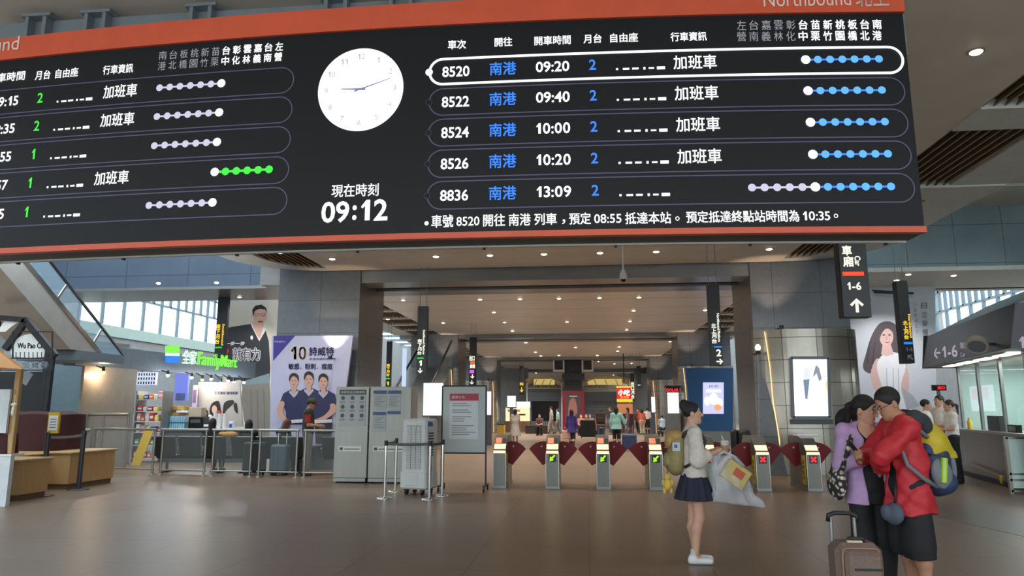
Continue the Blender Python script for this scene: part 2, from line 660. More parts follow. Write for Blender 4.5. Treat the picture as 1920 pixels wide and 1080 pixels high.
# ------------------------------------------------------------------ ceiling lights
LAMP = 2.6
M_lens = glow('lamp_lens', (255, 236, 205), 6.0)
M_lampring = mat('lamp_ring', (120, 112, 100), rough=0.4, metal=0.3, var=0)
def lamp_at(x, y, z, label, group, power, r=0.085, warm=(1.0, 0.90, 0.77), big=False):
    t = thing('ceiling_light', label, 'ceiling light', (x, y, z), group=group)
    m = MB()
    for k in range(20):
        a0, a1 = 2 * math.pi * k / 20, 2 * math.pi * (k + 1) / 20
        m.add([(q * math.cos(a), q * math.sin(a), -0.012) for q, a in ((r * 0.82, a0), (r * 1.2, a0), (r * 1.2, a1), (r * 0.82, a1))], [(0, 1, 2, 3)], M_lampring)
        m.add([(r * 1.2 * math.cos(a), r * 1.2 * math.sin(a), zz) for a, zz in ((a0, -0.012), (a1, -0.012), (a1, 0), (a0, 0))], [(0, 1, 2, 3)], M_lampring)
    m.build('trim_ring', t)
    m = MB()
    m.ell((0, 0, -0.004), (r * 0.95, r * 0.95, 0.035), M_lens, nu=18, nv=8)
    m.build('lens', t)
    if power:
        ld = bpy.data.lights.new('lamp', 'SPOT')
        ld.energy = power * LAMP
        ld.color = warm
        ld.spot_size = math.radians(125)
        ld.spot_blend = 0.8
        ld.shadow_soft_size = 0.1
        lo = bpy.data.objects.new('lamp', ld)
        COL.objects.link(lo)
        lo.parent = t
        lo.location = (0, 0, -0.03)
    return t

for k, px in enumerate((620, 817, 918, 1020, 1125, 1230, 1438)):
    p = PZ(px, (483, 480, 477, 476, 474, 472, 470)[k], CZ)
    lamp_at(p.x, 16.86, CZ, ('round downlight at the left end of the row in the front ceiling edge', 'second round downlight from the left in the front ceiling row',
            'third round downlight from the left in the front ceiling row', 'middle round downlight of the front ceiling row', 'fifth round downlight from the left in the front ceiling row',
            'sixth round downlight, near the hanging camera dome', 'round downlight at the right end of the front ceiling row, beside the louvre')[k], 'downlights along the front ceiling edge', 130)
p = PZ(1830, 96, CZ)
lamp_at(p.x, p.y, CZ, 'round warm downlight in the ceiling right of the departure board', 'downlights of the near ceiling', 90, r=0.07)
rows = [(21.9, 4.7), (24.4, 4.7)]
PASS = [(900, 561), (975, 560), (1048, 559), (1124, 558), (1198, 557), (926, 585), (1188, 582), (1322, 581), (831, 605), (946, 604), (1063, 603), (1181, 602), (961, 620), (1175, 618), (756, 562), (727, 598),
        (986, 642), (1079, 651), (1004, 660), (1048, 666), (1014, 667), (1122, 677), (1152, 682), (1184, 681), (1005, 699), (1150, 703), (1257, 640), (1161, 650), (1158, 658), (1120, 666)]
for k, (px, py) in enumerate(PASS):
    p = PZ(px, py, 5.1)
    lamp_at(p.x, p.y, 5.1, 'small round downlight set flush in the passage ceiling beyond the gates', 'downlights of the passage ceiling', 195 if p.y < 33 else 600, r=0.08 if p.y < 33 else 0.1)
for k, (px, py, z) in enumerate(((1788, 348 + 168, 5.5), (1703, 514, 5.5), (406, 530, 5.82), (297, 531, 5.82))):
    p = PZ(px, py, z)
    lamp_at(p.x, p.y, z, ('white downlight in the right soffit above the ticket office window', 'white downlight in the right soffit above the hanging platform sign', 'white downlight in the left soffit above the tall left hanging sign', 'white downlight in the left soffit before the bright window')[k], 'downlights of the side soffits', 60, warm=(0.95, 0.97, 1))
for k, (px, py) in enumerate(((1892, 352), (1910, 388))):
    p = PZ(px, py, 7.45)
    lamp_at(p.x, p.y, 7.45, ('white downlight in the high right ceiling above the pale canopy rim', 'white downlight at the right frame edge of the high ceiling')[k], 'downlights of the high right ceiling', 120, warm=(0.95, 0.97, 1), r=0.1)
# ================================================================== departure board
BK = 0.62
def bdepth(s):
    return 6.2 + 0.0101 * (s + 1.64) ** 2

BQ = 0.82            # overall size of the board
def BF(s, h, z=0.0):
    return EYEV + (Vector((s, bdepth(s) - z, h)) - EYEV) * BQ

def bxy(px, py):
    d = ray(px, py)
    t = 6.2 / d.y
    for _ in range(20):
        p = EYEV + d * t
        t = bdepth(p.x) / d.y
    p = EYEV + d * t
    return p.x, p.z

M_screen = mat('led_screen', (10, 10, 13), rough=0.5, emit=0.012, spec=0.25, var=0, ecol=(150, 155, 175))
M_orange = mat('orange_band', (206, 84, 54), rough=0.45, var=0.05)
M_cab = mat('board_cabinet', (58, 55, 50), rough=0.5, var=0.08)
M_ltext = glow('led_white', (255, 255, 255), 1.25)
M_dim = glow('led_dim_white', (150, 150, 158), 1.0)
M_blue = glow('led_blue', (52, 124, 250), 1.3)
M_blue2 = glow('led_light_blue', (92, 170, 255), 1.2)
M_green = glow('led_green', (60, 225, 60), 1.2)
M_lilac = glow('led_lilac', (205, 205, 228), 1.0)
M_line = glow('led_outline', (72, 70, 98), 1.0)
M_linedk = glow('led_outline_dark', (48, 46, 60), 1.0)
M_face = glow('clock_white', (255, 255, 255), 1.35)
M_hand = glow('clock_hand', (120, 125, 165), 1.0)
M_handnum = glow('clock_numeral', (165, 165, 175), 1.0)
M_bandtext = mat('band_lettering', (226, 206, 196), rough=0.5, var=0)

S1 = bxy(1733, 424)[0]
S0 = -7.6
HB0, HB1 = bxy(900, 446)[1], bxy(900, 435)[1]      # bottom orange strip
HT0 = bxy(300, 86)[1]                               # black / orange boundary
HT1 = bxy(300, 45)[1]
TH = 0.33
BLOC = (-2, 5.3, EYE + (HB0 - EYE) * BQ)
board = thing('departure_board', 'large black LED departure board with orange bands, clock and two timetables', 'departure board', BLOC)
TOPZ = EYE + (HT1 - EYE) * BQ

def bb(mb, name, parent=None):
    o = mb.build(name)
    o.parent = parent or board
    o.location = -Vector(BLOC) if parent is None else (0, 0, 0)
    return o

def strip(mb, s0, s1, h0, h1, z, m, n=40):
    for k in range(n):
        a, b = s0 + (s1 - s0) * k / n, s0 + (s1 - s0) * (k + 1) / n
        mb.add([BF(a, h0, z), BF(b, h0, z), BF(b, h1, z), BF(a, h1, z)], [(0, 1, 2, 3)], m)

def slab(mb, s0, s1, h0, h1, z0, z1, m, n=40):
    ss = [s0 + (s1 - s0) * k / n for k in range(n + 1)]
    for a, b in zip(ss[:-1], ss[1:]):
        mb.add([BF(a, h0, z0), BF(b, h0, z0), BF(b, h1, z0), BF(a, h1, z0)], [(0, 1, 2, 3)], m)
        mb.add([BF(a, h0, z1), BF(b, h0, z1), BF(b, h1, z1), BF(a, h1, z1)], [(0, 1, 2, 3)], m)
        for h in (h0, h1):
            mb.add([BF(a, h, z0), BF(b, h, z0), BF(b, h, z1), BF(a, h, z1)], [(0, 1, 2, 3)], m)
    for s in (s0, s1):
        mb.add([BF(s, h0, z0), BF(s, h1, z0), BF(s, h1, z1), BF(s, h0, z1)], [(0, 1, 2, 3)], m)

m = MB(); slab(m, S0, S1, HB0 + 0.005, HT1 - 0.005, -0.012, -TH, M_cab); bb(m, 'cabinet')
m = MB(); strip(m, S0, S1, HB1, HT0, 0.0, M_screen); scr = bb(m, 'screen')
m = MB(); slab(m, S0 - 0.01, S1 + 0.01, HB0, HB1, 0.02, -0.05, M_orange); bb(m, 'bottom_band')
m = MB(); slab(m, S0 - 0.01, S1 + 0.01, HT0, HT1, 0.03, -0.3, M_orange)
tb = bb(m, 'top_band')
m = MB()
M_lip = mat('pale_metal_lip', (190, 188, 182), rough=0.4, metal=0.3, var=0.03)
slab(m, S0, S1 - 0.02, HB0 - 0.012, HB0 + 0.03, -TH, -TH - 0.04, M_lip)
for k in range(9):
    s = S0 + 0.4 + 1.25 * k
    m.box(BF(s, HB0 - 0.012, -TH - 0.02), (0.02, 0.03, 0.03), M_black)
bb(m, 'rear_lip')

def px2(cx, cy, w, h):
    """pixel box -> board box"""
    s, hh = bxy(cx, cy)
    k = bdepth(s) / F / 0.985
    sw = abs(bxy(cx + w / 2, cy)[0] - bxy(cx - w / 2, cy)[0])
    sh = abs(bxy(cx, cy + h / 2)[1] - bxy(cx, cy - h / 2)[1])
    return s, hh, sw, sh

def btext(mb, s, m, cx, cy, w, h, weight=0.012, z=0.006, dy=0.0):
    a, b, sw, sh = px2(cx, cy, w, h)
    text_on(mb, s, m, BF, a, b + dy, sw, sh, weight, z)

m = MB()
btext(m, 'Northbound', M_bandtext, 1511, 2, 163, 26, 0.0, 0.036)
bb(m, 'band_lettering', tb)
m = MB()
btext(m, '北上', M_bandtext, 1632, 0, 62, 32, 0.01, 0.036)
bb(m, 'band_lettering', tb)
m = MB()
btext(m, 'Southbound', M_bandtext, -38, 92, 152, 25, 0.0, 0.036)
o = bb(m, 'band_lettering', tb)
H0, DH = 4.740, 0.3062

def row_h(r):
    return H0 - DH * r

def disc(mb, s, h, r, z, m, n=20):
    vs = [BF(s + r * math.cos(2 * math.pi * k / n), h + r * math.sin(2 * math.pi * k / n), z) for k in range(n)]
    mb.add(vs, [tuple(range(n))], m)

def hline(mb, s0, s1, h, t, z, m):
    n = max(1, int((s1 - s0) / 0.4))
    strip(mb, s0, s1, h - t / 2, h + t / 2, z, m, n)

def pill(mb, s0, s1, h, hh, t, m, z=0.004, ends=(True, True)):
    r = hh
    hline(mb, s0 + (r if ends[0] else 0), s1 - (r if ends[1] else 0), h + r, t, z, m)
    hline(mb, s0 + (r if ends[0] else 0), s1 - (r if ends[1] else 0), h - r, t, z, m)
    for e, (cs, sg) in enumerate(((s0 + r, -1), (s1 - r, 1))):
        if not ends[e]:
            continue
        n = 16
        for k in range(n):
            a0 = -math.pi / 2 + math.pi * k / n
            a1 = -math.pi / 2 + math.pi * (k + 1) / n
            q = []
            for a, rr in ((a0, r - t / 2), (a0, r + t / 2), (a1, r + t / 2), (a1, r - t / 2)):
                q.append(BF(cs + sg * rr * math.cos(a), h + rr * math.sin(a), z))
            mb.add(q, [(0, 1, 2, 3)], m)

SW0, SWN = 2.072, 2.740
DS = (SWN - SW0) / 6
sL, sR = bxy(806, 133)[0], bxy(1690, 112)[0]

def dashes(mb, sx0, h, gap):
    x = sx0
    for w, g, hh in ((0.02, 0.075, 0.02), (0.06, 0.045, 0.018), (0.06, 0.075, 0.018), (0.02, 0.05, 0.024), (0.05, 0.045, 0.016), (0.075, 0.03, 0.03)):
        mb.add([BF(x, h - hh / 2, 0.006), BF(x + w, h - hh / 2, 0.006), BF(x + w, h + hh / 2, 0.006), BF(x, h + hh / 2, 0.006)], [(0, 1, 2, 3)], M_ltext)
        x += w + g * gap

rows_r = (('8520', '09:20', True, 0), ('8522', '09:40', True, 0), ('8524', '10:00', True, 0), ('8526', '10:20', True, 0), ('8836', '13:09', False, 5))
ref = dict(no=bxy(855, 131), to=bxy(943, 127), tm=bxy(1036, 124), pf=bxy(1111, 121), ex=bxy(1303, 118), da=bxy(1155, 132))
for r, (no, tm, extra, before) in enumerate(rows_r):
    mb = MB()
    h = row_h(r)
    if r == 0:
        pill(mb, sL, sR + 0.01, h - 0.012, 0.128, 0.024, M_ltext, 0.008)
        disc(mb, sL - 0.005, h - 0.012, 0.036, 0.009, M_ltext)
    else:
        pill(mb, sL, sR, h - 0.012, 0.133, 0.011, M_line)
        disc(mb, sL, h - 0.012, 0.032, 0.007, M_linedk)
        disc(mb, sL, h - 0.012, 0.026, 0.008, M_screen)
    text_on(mb, no, M_ltext, BF, ref['no'][0], h - 0.015, 0.262, 0.108, 0.018, 0.006)
    text_on(mb, '南港', M_blue, BF, ref['to'][0], h - 0.005, 0.252, 0.132, 0.012, 0.006)
    text_on(mb, tm, M_ltext, BF, ref['tm'][0], h - 0.005, 0.315, 0.108, 0.018, 0.006)
    text_on(mb, '2', M_blue, BF, ref['pf'][0], h, 0.064, 0.104, 0.014, 0.006)
    dashes(mb, ref['da'][0], h - 0.052, 0.58)
    if extra:
        text_on(mb, '加班車', M_ltext, BF, ref['ex'][0], h - 0.002, 0.398, 0.14, 0.01, 0.006)
    a0 = SW0 - before * DS * 1.005
    if before:
        hline(mb, a0, SW0, h, 0.018, 0.005, M_lilac)
        for k in range(before):
            disc(mb, a0 + k * DS, h, 0.036, 0.006, M_lilac)
    hline(mb, SW0, SWN, h, 0.018, 0.005, M_blue)
    for k in range(1, 7):
        disc(mb, SW0 + k * DS, h, 0.036, 0.006, M_blue2)
    disc(mb, SW0, h, 0.043, 0.007, M_ltext)
    tag(bb(mb, 'timetable_row'), 'right timetable row for train %s at %s' % (no, tm))
rows_l = (('09:15', '2', True, 'w'), ('09:35', '2', True, 'w'), ('09:55', '1', False, 'w'), ('09:57', '1', True, 'g'), ('10:15', '1', False, 'w'))
LW, LF = -3.548, -4.217
LD = (LW - LF) / 6
lR = bxy(551, 148)[0]
refl = dict(pf=-5.587, ex=bxy(226, 171)[0], da=bxy(107, 191)[0], tm=bxy(11, 190)[0], to=bxy(-110, 200)[0])
for r, (tm, pf, extra, kind) in enumerate(rows_l):
    mb = MB()
    h = row_h(r)
    pill(mb, S0 + 0.3, lR, h - 0.01, 0.133, 0.011, M_line)
    text_on(mb, tm, M_ltext, BF, refl['tm'], h - 0.005, 0.315, 0.108, 0.018, 0.006)
    text_on(mb, '左營', M_green, BF, refl['to'], h - 0.005, 0.252, 0.132, 0.012, 0.006)
    text_on(mb, pf, M_green, BF, refl['pf'], h, 0.066 if pf == '2' else 0.04, 0.11, 0.014, 0.006)
    dashes(mb, refl['da'], h - 0.06, 0.45)
    if extra:
        text_on(mb, '加班車', M_ltext, BF, refl['ex'], h, 0.38, 0.14, 0.01, 0.006)
    if kind == 'w':
        hline(mb, LF, LW, h, 0.018, 0.005, M_lilac)
        for k in range(6):
            disc(mb, LF + k * LD, h, 0.036, 0.006, M_lilac)
    else:
        hline(mb, LW, LW + 5 * LD, h, 0.024, 0.005, M_green)
        for k in range(1, 6):
            disc(mb, LW + k * LD, h, 0.039, 0.006, M_green)
    disc(mb, LW, h, 0.043, 0.007, M_ltext)
    tag(bb(mb, 'timetable_row'), 'left timetable row departing at %s' % tm)

mb = MB()
for s, x, y, w in (('車次', 857, 84, 34), ('開往', 944, 79, 33), ('開車時間', 1036, 76, 68), ('月台', 1111, 73, 34), ('自由座', 1170, 71, 52), ('行車資訊', 1291, 69, 68)):
    btext(mb, s, M_ltext, x, y, w, 17, 0.014)
    bb(mb, 'column_heading')
    mb = MB()
for k, (a, b) in enumerate(zip('左台嘉雲彰台苗新桃板台南', '營南義林化中栗竹園橋北港')):
    x = 1390 + 254 * k / 11
    m_ = M_dim if k < 5 else M_ltext
    wt = 0.0 if k < 5 else 0.016
    btext(mb, a, m_, x, 48 - 2 * k / 11, 17, 18, wt)
    btext(mb, b, m_, x, 69 - 2 * k / 11, 17, 18, wt)
    tag(bb(mb, 'station_name'), 'lettering %s%s, right half' % (a, b))
    mb = MB()
mb = MB()
for s, x, y, w in (('開車時間', 13, 145, 68), ('月台', 81, 141, 28), ('自由座', 126, 137, 42), ('行車資訊', 222, 130, 56)):
    btext(mb, s, M_ltext, x, y, w, 17, 0.012)
    bb(mb, 'column_heading')
    mb = MB()
for k, (a, b) in enumerate(zip('南台板桃新苗台彰雲嘉台左', '港北橋園竹栗中化林義南營')):
    x = 305 + 218 * k / 11
    m_ = M_dim if k < 6 else M_ltext
    wt = 0.0 if k < 6 else 0.016
    btext(mb, a, m_, x + 1, 104.5 - 17 * k / 11, 14.5, 16, wt)
    btext(mb, b, m_, x - 1, 124 - 17 * k / 11, 14.5, 16, wt)
    tag(bb(mb, 'station_name'), 'lettering %s%s, left half' % (a, b))
    mb = MB()
# clock
cs, ch_, cw, chh = px2(676, 168, 162, 158)
R_ = cw / 2 * 0.985
mb = MB(); disc(mb, cs, ch_, R_, 0.006, M_face, 64); clock = bb(mb, 'clock_face')
for n in range(1, 13):
    mb = MB()
    a = math.pi / 2 - n * math.pi / 6
    text_on(mb, str(n), M_handnum, BF, cs + R_ * 0.8 * math.cos(a), ch_ + R_ * 0.8 * math.sin(a), None, 0.055, -0.006, 0.009)
    bb(mb, 'clock_numeral', clock)
def hand(name, ang, L, tail, w):
    mb = MB()
    d = Vector((math.cos(ang), math.sin(ang)))
    n = Vector((-d.y, d.x))
    c0 = Vector((cs, ch_))
    q = [c0 - d * tail - n * w, c0 + d * L - n * w * 0.4, c0 + d * L + n * w * 0.4, c0 - d * tail + n * w]
    mb.add([BF(p.x, p.y, 0.012) for p in q], [(0, 1, 2, 3)], M_hand)
    bb(mb, name, clock)
hand('hour_hand', math.radians(177), R_ * 0.45, R_ * 0.12, 0.012)
hand('minute_hand', math.radians(18), R_ * 0.74, R_ * 0.15, 0.008)
mb = MB()
btext(mb, '現在時刻', M_ltext, 666, 357, 88, 24, 0.008)
btext(mb, '09', M_ltext, 629, 398, 52, 40, 0.02)
btext(mb, ':', M_ltext, 665, 399, 8, 28, 0.03)
btext(mb, '12', M_ltext, 702, 394, 50, 40, 0.02)
bb(mb, 'current_time')
mb = MB()
disc(mb, *bxy(800, 419), 0.02, 0.006, M_ltext)
bb(mb, 'announcement_bullet')
mb = MB()
for s, x0, x1, y, h in (('車號', 809, 850, 415, 24), ('8520', 856, 899, 415, 17), ('開往', 906, 947, 413, 23), ('南港', 954, 995, 412, 23), ('列車', 1002, 1044, 411, 22), ('，', 1054, 1060, 416, 9), ('預定', 1067, 1108, 410, 22),
                        ('08:55', 1114, 1165, 410, 17), ('抵達本站', 1172, 1258, 409, 22), ('。', 1266, 1274, 410, 8), ('預定抵達終點站時間為', 1286, 1498, 406, 22), ('10:35', 1505, 1556, 405, 17), ('。', 1563, 1571, 405, 8)):
    btext(mb, s, M_ltext, (x0 + x1) / 2, y, x1 - x0, h, 0.01)
bb(mb, 'announcement_line')

# steel beam carrying the board
M_rack = mat('grey_support_steel', (122, 132, 138), rough=0.45, metal=0.3, var=0.06)
sb = thing('support_beam', 'grey steel beam with clamp brackets running above the departure board', 'beam', (-2, 5.8, TOPZ))
def sbp(mb, name):
    o = mb.build(name, sb)
    o.location = -Vector((-2, 5.8, TOPZ))
    return o
ztop = P(300, 27, 5.75).z
xl = P(22, 60, 5.95).x
m = MB()
m.box2((xl, 5.75, TOPZ - 0.3), (2.7, 6.0, ztop), M_rack)
sbp(m, 'beam_body')
for px in (72, 182, 378, 630, 752):
    x = P(px, 45, 5.7).x
    br = MB()
    for dx in (-0.09, 0.09):
        br.box2((x + dx - 0.018, 5.66, TOPZ - 0.3), (x + dx + 0.018, 5.75, ztop + 0.02), M_rack)
        br.cyl((x + dx, 5.75, ztop), (x + dx, 5.75, CZ), 0.008, M_black, n=6)
        br.cyl((x + dx, 5.72, ztop + 0.02), (x + dx, 5.72, ztop + 0.06), 0.018, M_rack, n=6)
    br.box2((x - 0.15, 5.65, ztop), (x + 0.15, 6.05, ztop + 0.03), M_rack)
    sbp(br, 'bracket')
# ================================================================== ticket gates
M_gate = mat('gate_steel', (118, 118, 112), rough=0.35, metal=0.55, var=0.06, scale=20, stretch=(1, 1, 0.05))
M_flap = mat('dark_red_flap', (122, 8, 16), spec=0.25, rough=0.4, var=0.05)
M_yellow = mat('yellow_sticker', (205, 172, 42), rough=0.5, var=0.05)
M_gateshine = glow('gate_top_reflection', (255, 205, 150), 2.2)
M_gatescr = glow('gate_screen', (255, 130, 90), 1.2)
M_ledg = glow('arrow_green', (150, 240, 30), 1.5)
M_ledr = glow('cross_red', (255, 40, 45), 1.5)
M_acryl = glass('acrylic_wing', (220, 225, 225), 0.05)
GP = [(0, 0), (0, 0.70), (0.05, 0.76), (0.30, 0.985), (0.5, 1.02), (1.1, 1.02), (1.22, 0.9), (1.22, 0)]
GW = 0.126
def gate(px, gx, gy, label, icon, flaps):
    t = thing('ticket_gate', label, 'ticket gate', (gx, gy, 0), group='fare gates across the hall')
    m = MB()
    m.prism([(-GW, y, z) for y, z in GP], (2 * GW, 0, 0), M_gate)
    m.box2((-GW - 0.012, -0.012, 0), (GW + 0.012, 1.24, 0.05), M_steel_dark)
    for sx_ in (-1, 1):
        m.cyl((sx_ * GW, 0.0, 0.02), (sx_ * GW, 0.0, 0.7), 0.012, M_chrome, n=8)
    body = m.build('body', t)
    m = MB()
    nrm = Vector((0, -0.225, 0.25)).normalized() * -0.004
    q = lambda x, k: Vector((x, 0.05 + 0.25 * k - 0.005, 0.76 + 0.225 * k + 0.005))
    m.poly([q(-0.115, 0.0), q(0.115, 0.0), q(0.115, 0.42), q(-0.115, 0.42)], M_gateshine)  # glow stands in for warm light reflected off the sloped top
    m.box2((-0.12, -0.006, 0.685), (0.12, 0.0, 0.735), M_gateshine)
    m.build('top_reflection', t)
    if icon != 'r':
        m = MB()
        m.poly([q(-0.10, 0.5), q(0.02, 0.5), q(0.02, 0.95), q(-0.10, 0.95)], M_gatescr)
        m.poly([q(0.04, 0.55), q(0.11, 0.55), q(0.11, 0.9), q(0.04, 0.9)], M_black)
        m.build('card_reader', t)
    if icon:
        m = MB()
        m.box2((-0.075, -0.012, 0.52), (0.075, 0.0, 0.67), M_blackgl)
        d = m.build('display', t)
        m = MB()
        y = -0.015
        if icon == 'g':
            m.poly([(-0.055, y, 0.53), (0.03, y, 0.555), (0.005, y, 0.58), (0.06, y, 0.64), (0.035, y, 0.66), (-0.018, y, 0.605), (-0.045, y, 0.63)], M_ledg)
        else:
            for a in (math.pi / 4, -math.pi / 4):
                R = Matrix.Rotation(a, 3, 'Y')
                m.box((0, y, 0.595), (0.13, 0.004, 0.034), M_ledr, R=R)
        m.build('symbol', d)
    m = MB()
    for sx_ in (-1, 1):
        m.box2((sx_ * GW, 0.1, 0.1), (sx_ * (GW + 0.004), 0.34, 0.66), M_yellow)
        for k in range(4):
            m.box2((sx_ * (GW + 0.004), 0.19, 0.2 + 0.1 * k), (sx_ * (GW + 0.006), 0.25, 0.27 + 0.1 * k), M_black)
    m.build('yellow_notice', t)
    for sx_ in flaps:
        m = MB()
        pts = [(0.12, 0.89), (0.2, 0.905), (0.29, 0.89), (0.37, 0.86), (0.44, 0.81), (0.498, 0.746), (0.22, 0.42), (0.12, 0.47)]
        m.prism([(sx_ * x, 0.44, z) for x, z in pts], (0, 0.03, 0), M_flap)
        fl = m.build('flap', t)
        m = MB()
        m.cyl((sx_ * 0.24, 0.44, 0.8), (sx_ * 0.24, 0.43, 0.8), 0.018, M_steel_dark, n=10)
        m.build('flap_sensor', fl)
        m = MB()
        m.prism([(sx_ * (GW + 0.01), 0.3, 0.55), (sx_ * (GW + 0.01), 0.36, 0.95), (sx_ * (GW + 0.01), 0.6, 1.06), (sx_ * (GW + 0.01), 1.0, 1.06), (sx_ * (GW + 0.01), 1.1, 0.55)], (sx_ * 0.012, 0, 0), M_acryl)
        m.build('acrylic_wing', t)
    return t

gx = lambda px: P(px, 880, 14.55).x
gate(936, gx(937), 14.5, 'steel ticket gate with one dark red flap, leftmost of the row', None, (1,))
gate(1036, gx(1036), 14.5, 'steel ticket gate with green arrow, second gate from the left', 'g', (-1, 1))
gate(1131, gx(1131), 14.5, 'steel ticket gate with green arrow under the far red framed poster, third from the left', 'g', (-1, 1))
gate(1229, gx(1230), 14.5, 'steel ticket gate with green arrow just left of the girl with the backpack', 'g', (-1, 1))
gate(1330, gx(1330), 14.5, 'steel ticket gate mostly hidden behind the girl with the plastic bag', 'r', (-1, 1))
gate(1432, gx(1430), 14.5, 'steel ticket gate with red cross just right of the plastic bag', 'r', (-1, 1))
gate(1528, gx(1528), 14.6, 'steel ticket gate with red cross, rightmost of the row in front of the lightbox', 'r', (-1, 1))

# ================================================================== hanging signs
M_sign = mat('sign_black', (24, 25, 30), rough=0.4, var=0.06)
M_signtxt = glow('sign_white', (245, 245, 225), 1.1)
M_signyel = glow('sign_yellow', (245, 205, 60), 1.1)
M_signred = glow('sign_red', (255, 70, 40), 1.2)
M_signgrn = glow('sign_green', (40, 190, 60), 1.1)
M_signblu = glow('sign_blue', (40, 130, 230), 1.1)
M_signmag = glow('sign_magenta', (215, 90, 220), 1.1)
M_signora = glow('sign_orange', (255, 110, 40), 1.2)
M_signdim = mat('sign_dim', (150, 158, 170), rough=0.5, var=0)
def hang_sign(label, box, Y, items, ztop, depth=0.14, name='hanging_sign', rz=0.0, body=None, group=None):
    x0, y0, x1, y1 = box
    a, b = P(x0, y0, Y), P(x1, y1, Y)
    xa, _ = P(x0, (y0 + y1) / 2, Y), 0
    xl, xr = P(x0, (y0 + y1) / 2, Y).x, P(x1, (y0 + y1) / 2, Y).x
    cx = (xl + xr) / 2
    cxp, cyp = (x0 + x1) / 2, (y0 + y1) / 2
    zt, zb = P(cxp, y0, Y).z, P(cxp, y1, Y).z
    t = thing(name, label, 'hanging sign', (cx, Y, zb), rz, group)
    w = xr - xl
    m = MB()
    m.box2((-w / 2, 0, 0), (w / 2, depth, zt - zb), body or M_sign, bev=0.008)
    m.build('panel', t)
    sc = (zt - zb) / (y1 - y0)
    fn = lambda u, v, z=0.0: Vector((u, -0.004 - z, v))
    txt = {}
    for it in items:
        kind, px, py, pw, ph, mm = it[:6]
        u = (px - cxp) * sc - (py - cyp) * 0.0
        v = (y1 - py) * sc
        mb = txt.setdefault('symbol' if kind in ('bar', 'up', 'right', 'upleft', 'down') else 'lettering', MB())
        if kind == 'bar':
            mb.box2((u - pw * sc / 2, -0.008, v - ph * sc / 2), (u + pw * sc / 2, 0, v + ph * sc / 2), mm)
        elif kind in ('up', 'right', 'upleft', 'down'):
            ang = {'up': 0, 'right': -math.pi / 2, 'upleft': math.pi / 4, 'down': math.pi}[kind]
            pts = [(-0.11, -0.5), (0.11, -0.5), (0.11, 0.18), (0.34, -0.08), (0.48, 0.06), (0, 0.5), (-0.48, 0.06), (-0.34, -0.08), (-0.11, 0.18)]
            o = []
            for p, q in pts:
                c_, s_ = math.cos(ang), math.sin(ang)
                o.append(fn(u + (p * c_ - q * s_) * pw * sc, v + (p * s_ + q * c_) * ph * sc))
            mb.poly(o, mm)
        else:
            rot = it[6] if len(it) > 6 else 0.0
            text_on(mb, kind, mm, fn, u, v, pw * sc if not rot else ph * sc, ph * sc if not rot else pw * sc, 0.03, 0.0, rot)
    for k, mb in txt.items():
        mb.build(k, t)
    m = MB()
    for sx_ in (-1, 1):
        m.cyl((sx_ * w * 0.32, depth / 2, zt - zb), (sx_ * w * 0.32, depth / 2, ztop - zb), 0.008, M_steel_dark, n=6)
    m.build('suspension_rod', t)
    return t

VR = -math.pi / 2
def vtext(s, px, y0, y1, w, mm):
    n = len(s)
    st = (y1 - y0) / n
    return [(c_, px, y0 + st * (k + 0.5), w, st * 0.92, mm) for k, c_ in enumerate(s)]

hang_sign('black hanging sign reading 1-6 with up arrow under the departure board end', (1575, 440, 1629, 595), 9.6,
          [('車', 1592, 470, 18, 19, M_signtxt), ('廂', 1593, 491, 19, 20, M_signtxt), ('Car', 1610, 490, 11, 19, M_signtxt, VR), ('bar', 1600, 514, 38, 7, M_signred),
           ('1-6', 1600, 537, 25, 15, M_signtxt), ('up', 1602, 573, 26, 26, M_signtxt)], CZ, 0.16, rz=0.05)
hang_sign('tall black hanging sign with figure 2 and right arrow above the blue panel', (1329, 534, 1352, 686), 16.2,
          vtext('北上月台', 1338, 607, 645, 9, M_signtxt) + [('Northbound Platform', 1347, 615, 5, 54, M_signtxt, VR), ('bar', 1344, 651, 14, 2.5, M_signblu), ('2', 1345, 662, 9, 13, M_signtxt), ('right', 1346, 678, 12, 12, M_signtxt)], CZ)
hang_sign('black hanging sign with figure 1 and down arrow, left in the passage before the escalator', (782, 574, 801, 702), 18.1,
          vtext('南下月台', 787, 636, 666, 8, M_signtxt) + [('Southbound Platform', 795, 642, 4.5, 46, M_signtxt, VR), ('bar', 789, 672, 12, 3, M_signgrn), ('1', 789, 681, 6, 10, M_signtxt), ('down', 789, 695, 10, 10, M_signtxt)], CZ)
hang_sign('black hanging sign with orange and magenta symbols above the white notice stand', (880, 632, 893, 722), 29.0,
          [('出口', 885, 672, 10, 10, M_signtxt), ('bar', 886, 680, 9, 4, M_signora), ('高鐵', 886, 687, 10, 8, M_signtxt), ('bar', 885, 697, 8, 6, M_signmag), ('down', 886, 706, 8, 8, M_signtxt), ('down', 885, 717, 8, 8, M_signtxt)], 5.1)
hang_sign('small black hanging sign with yellow symbols in front of the far left shops', (974, 686, 982, 740), 45.0,
          [('車站', 978, 720, 7, 6, M_signyel), ('down', 978, 731, 7, 10, M_signyel)], 5.1)
hang_sign('narrow black hanging sign far right of the dark kiosk pillar', (1194, 686, 1202, 727), 45.0, [('bar', 1198, 722, 5, 3, M_signdim)], 5.1)
hang_sign('small dark hanging sign with white lettering beside the red and yellow shop sign', (1182, 700, 1190, 752), 46.0, vtext('出口月台', 1186, 716, 748, 6, M_signtxt), 5.1)
hang_sign('tall black hanging sign with yellow lettering beside the dark robed man poster', (405, 542, 425, 690), 25.6,
          vtext('南下月台', 409, 608, 646, 8, M_signyel) + [('Southbound', 419, 628, 4.5, 40, M_signyel, VR), ('bar', 412, 652, 13, 3, M_signgrn)], 5.85)
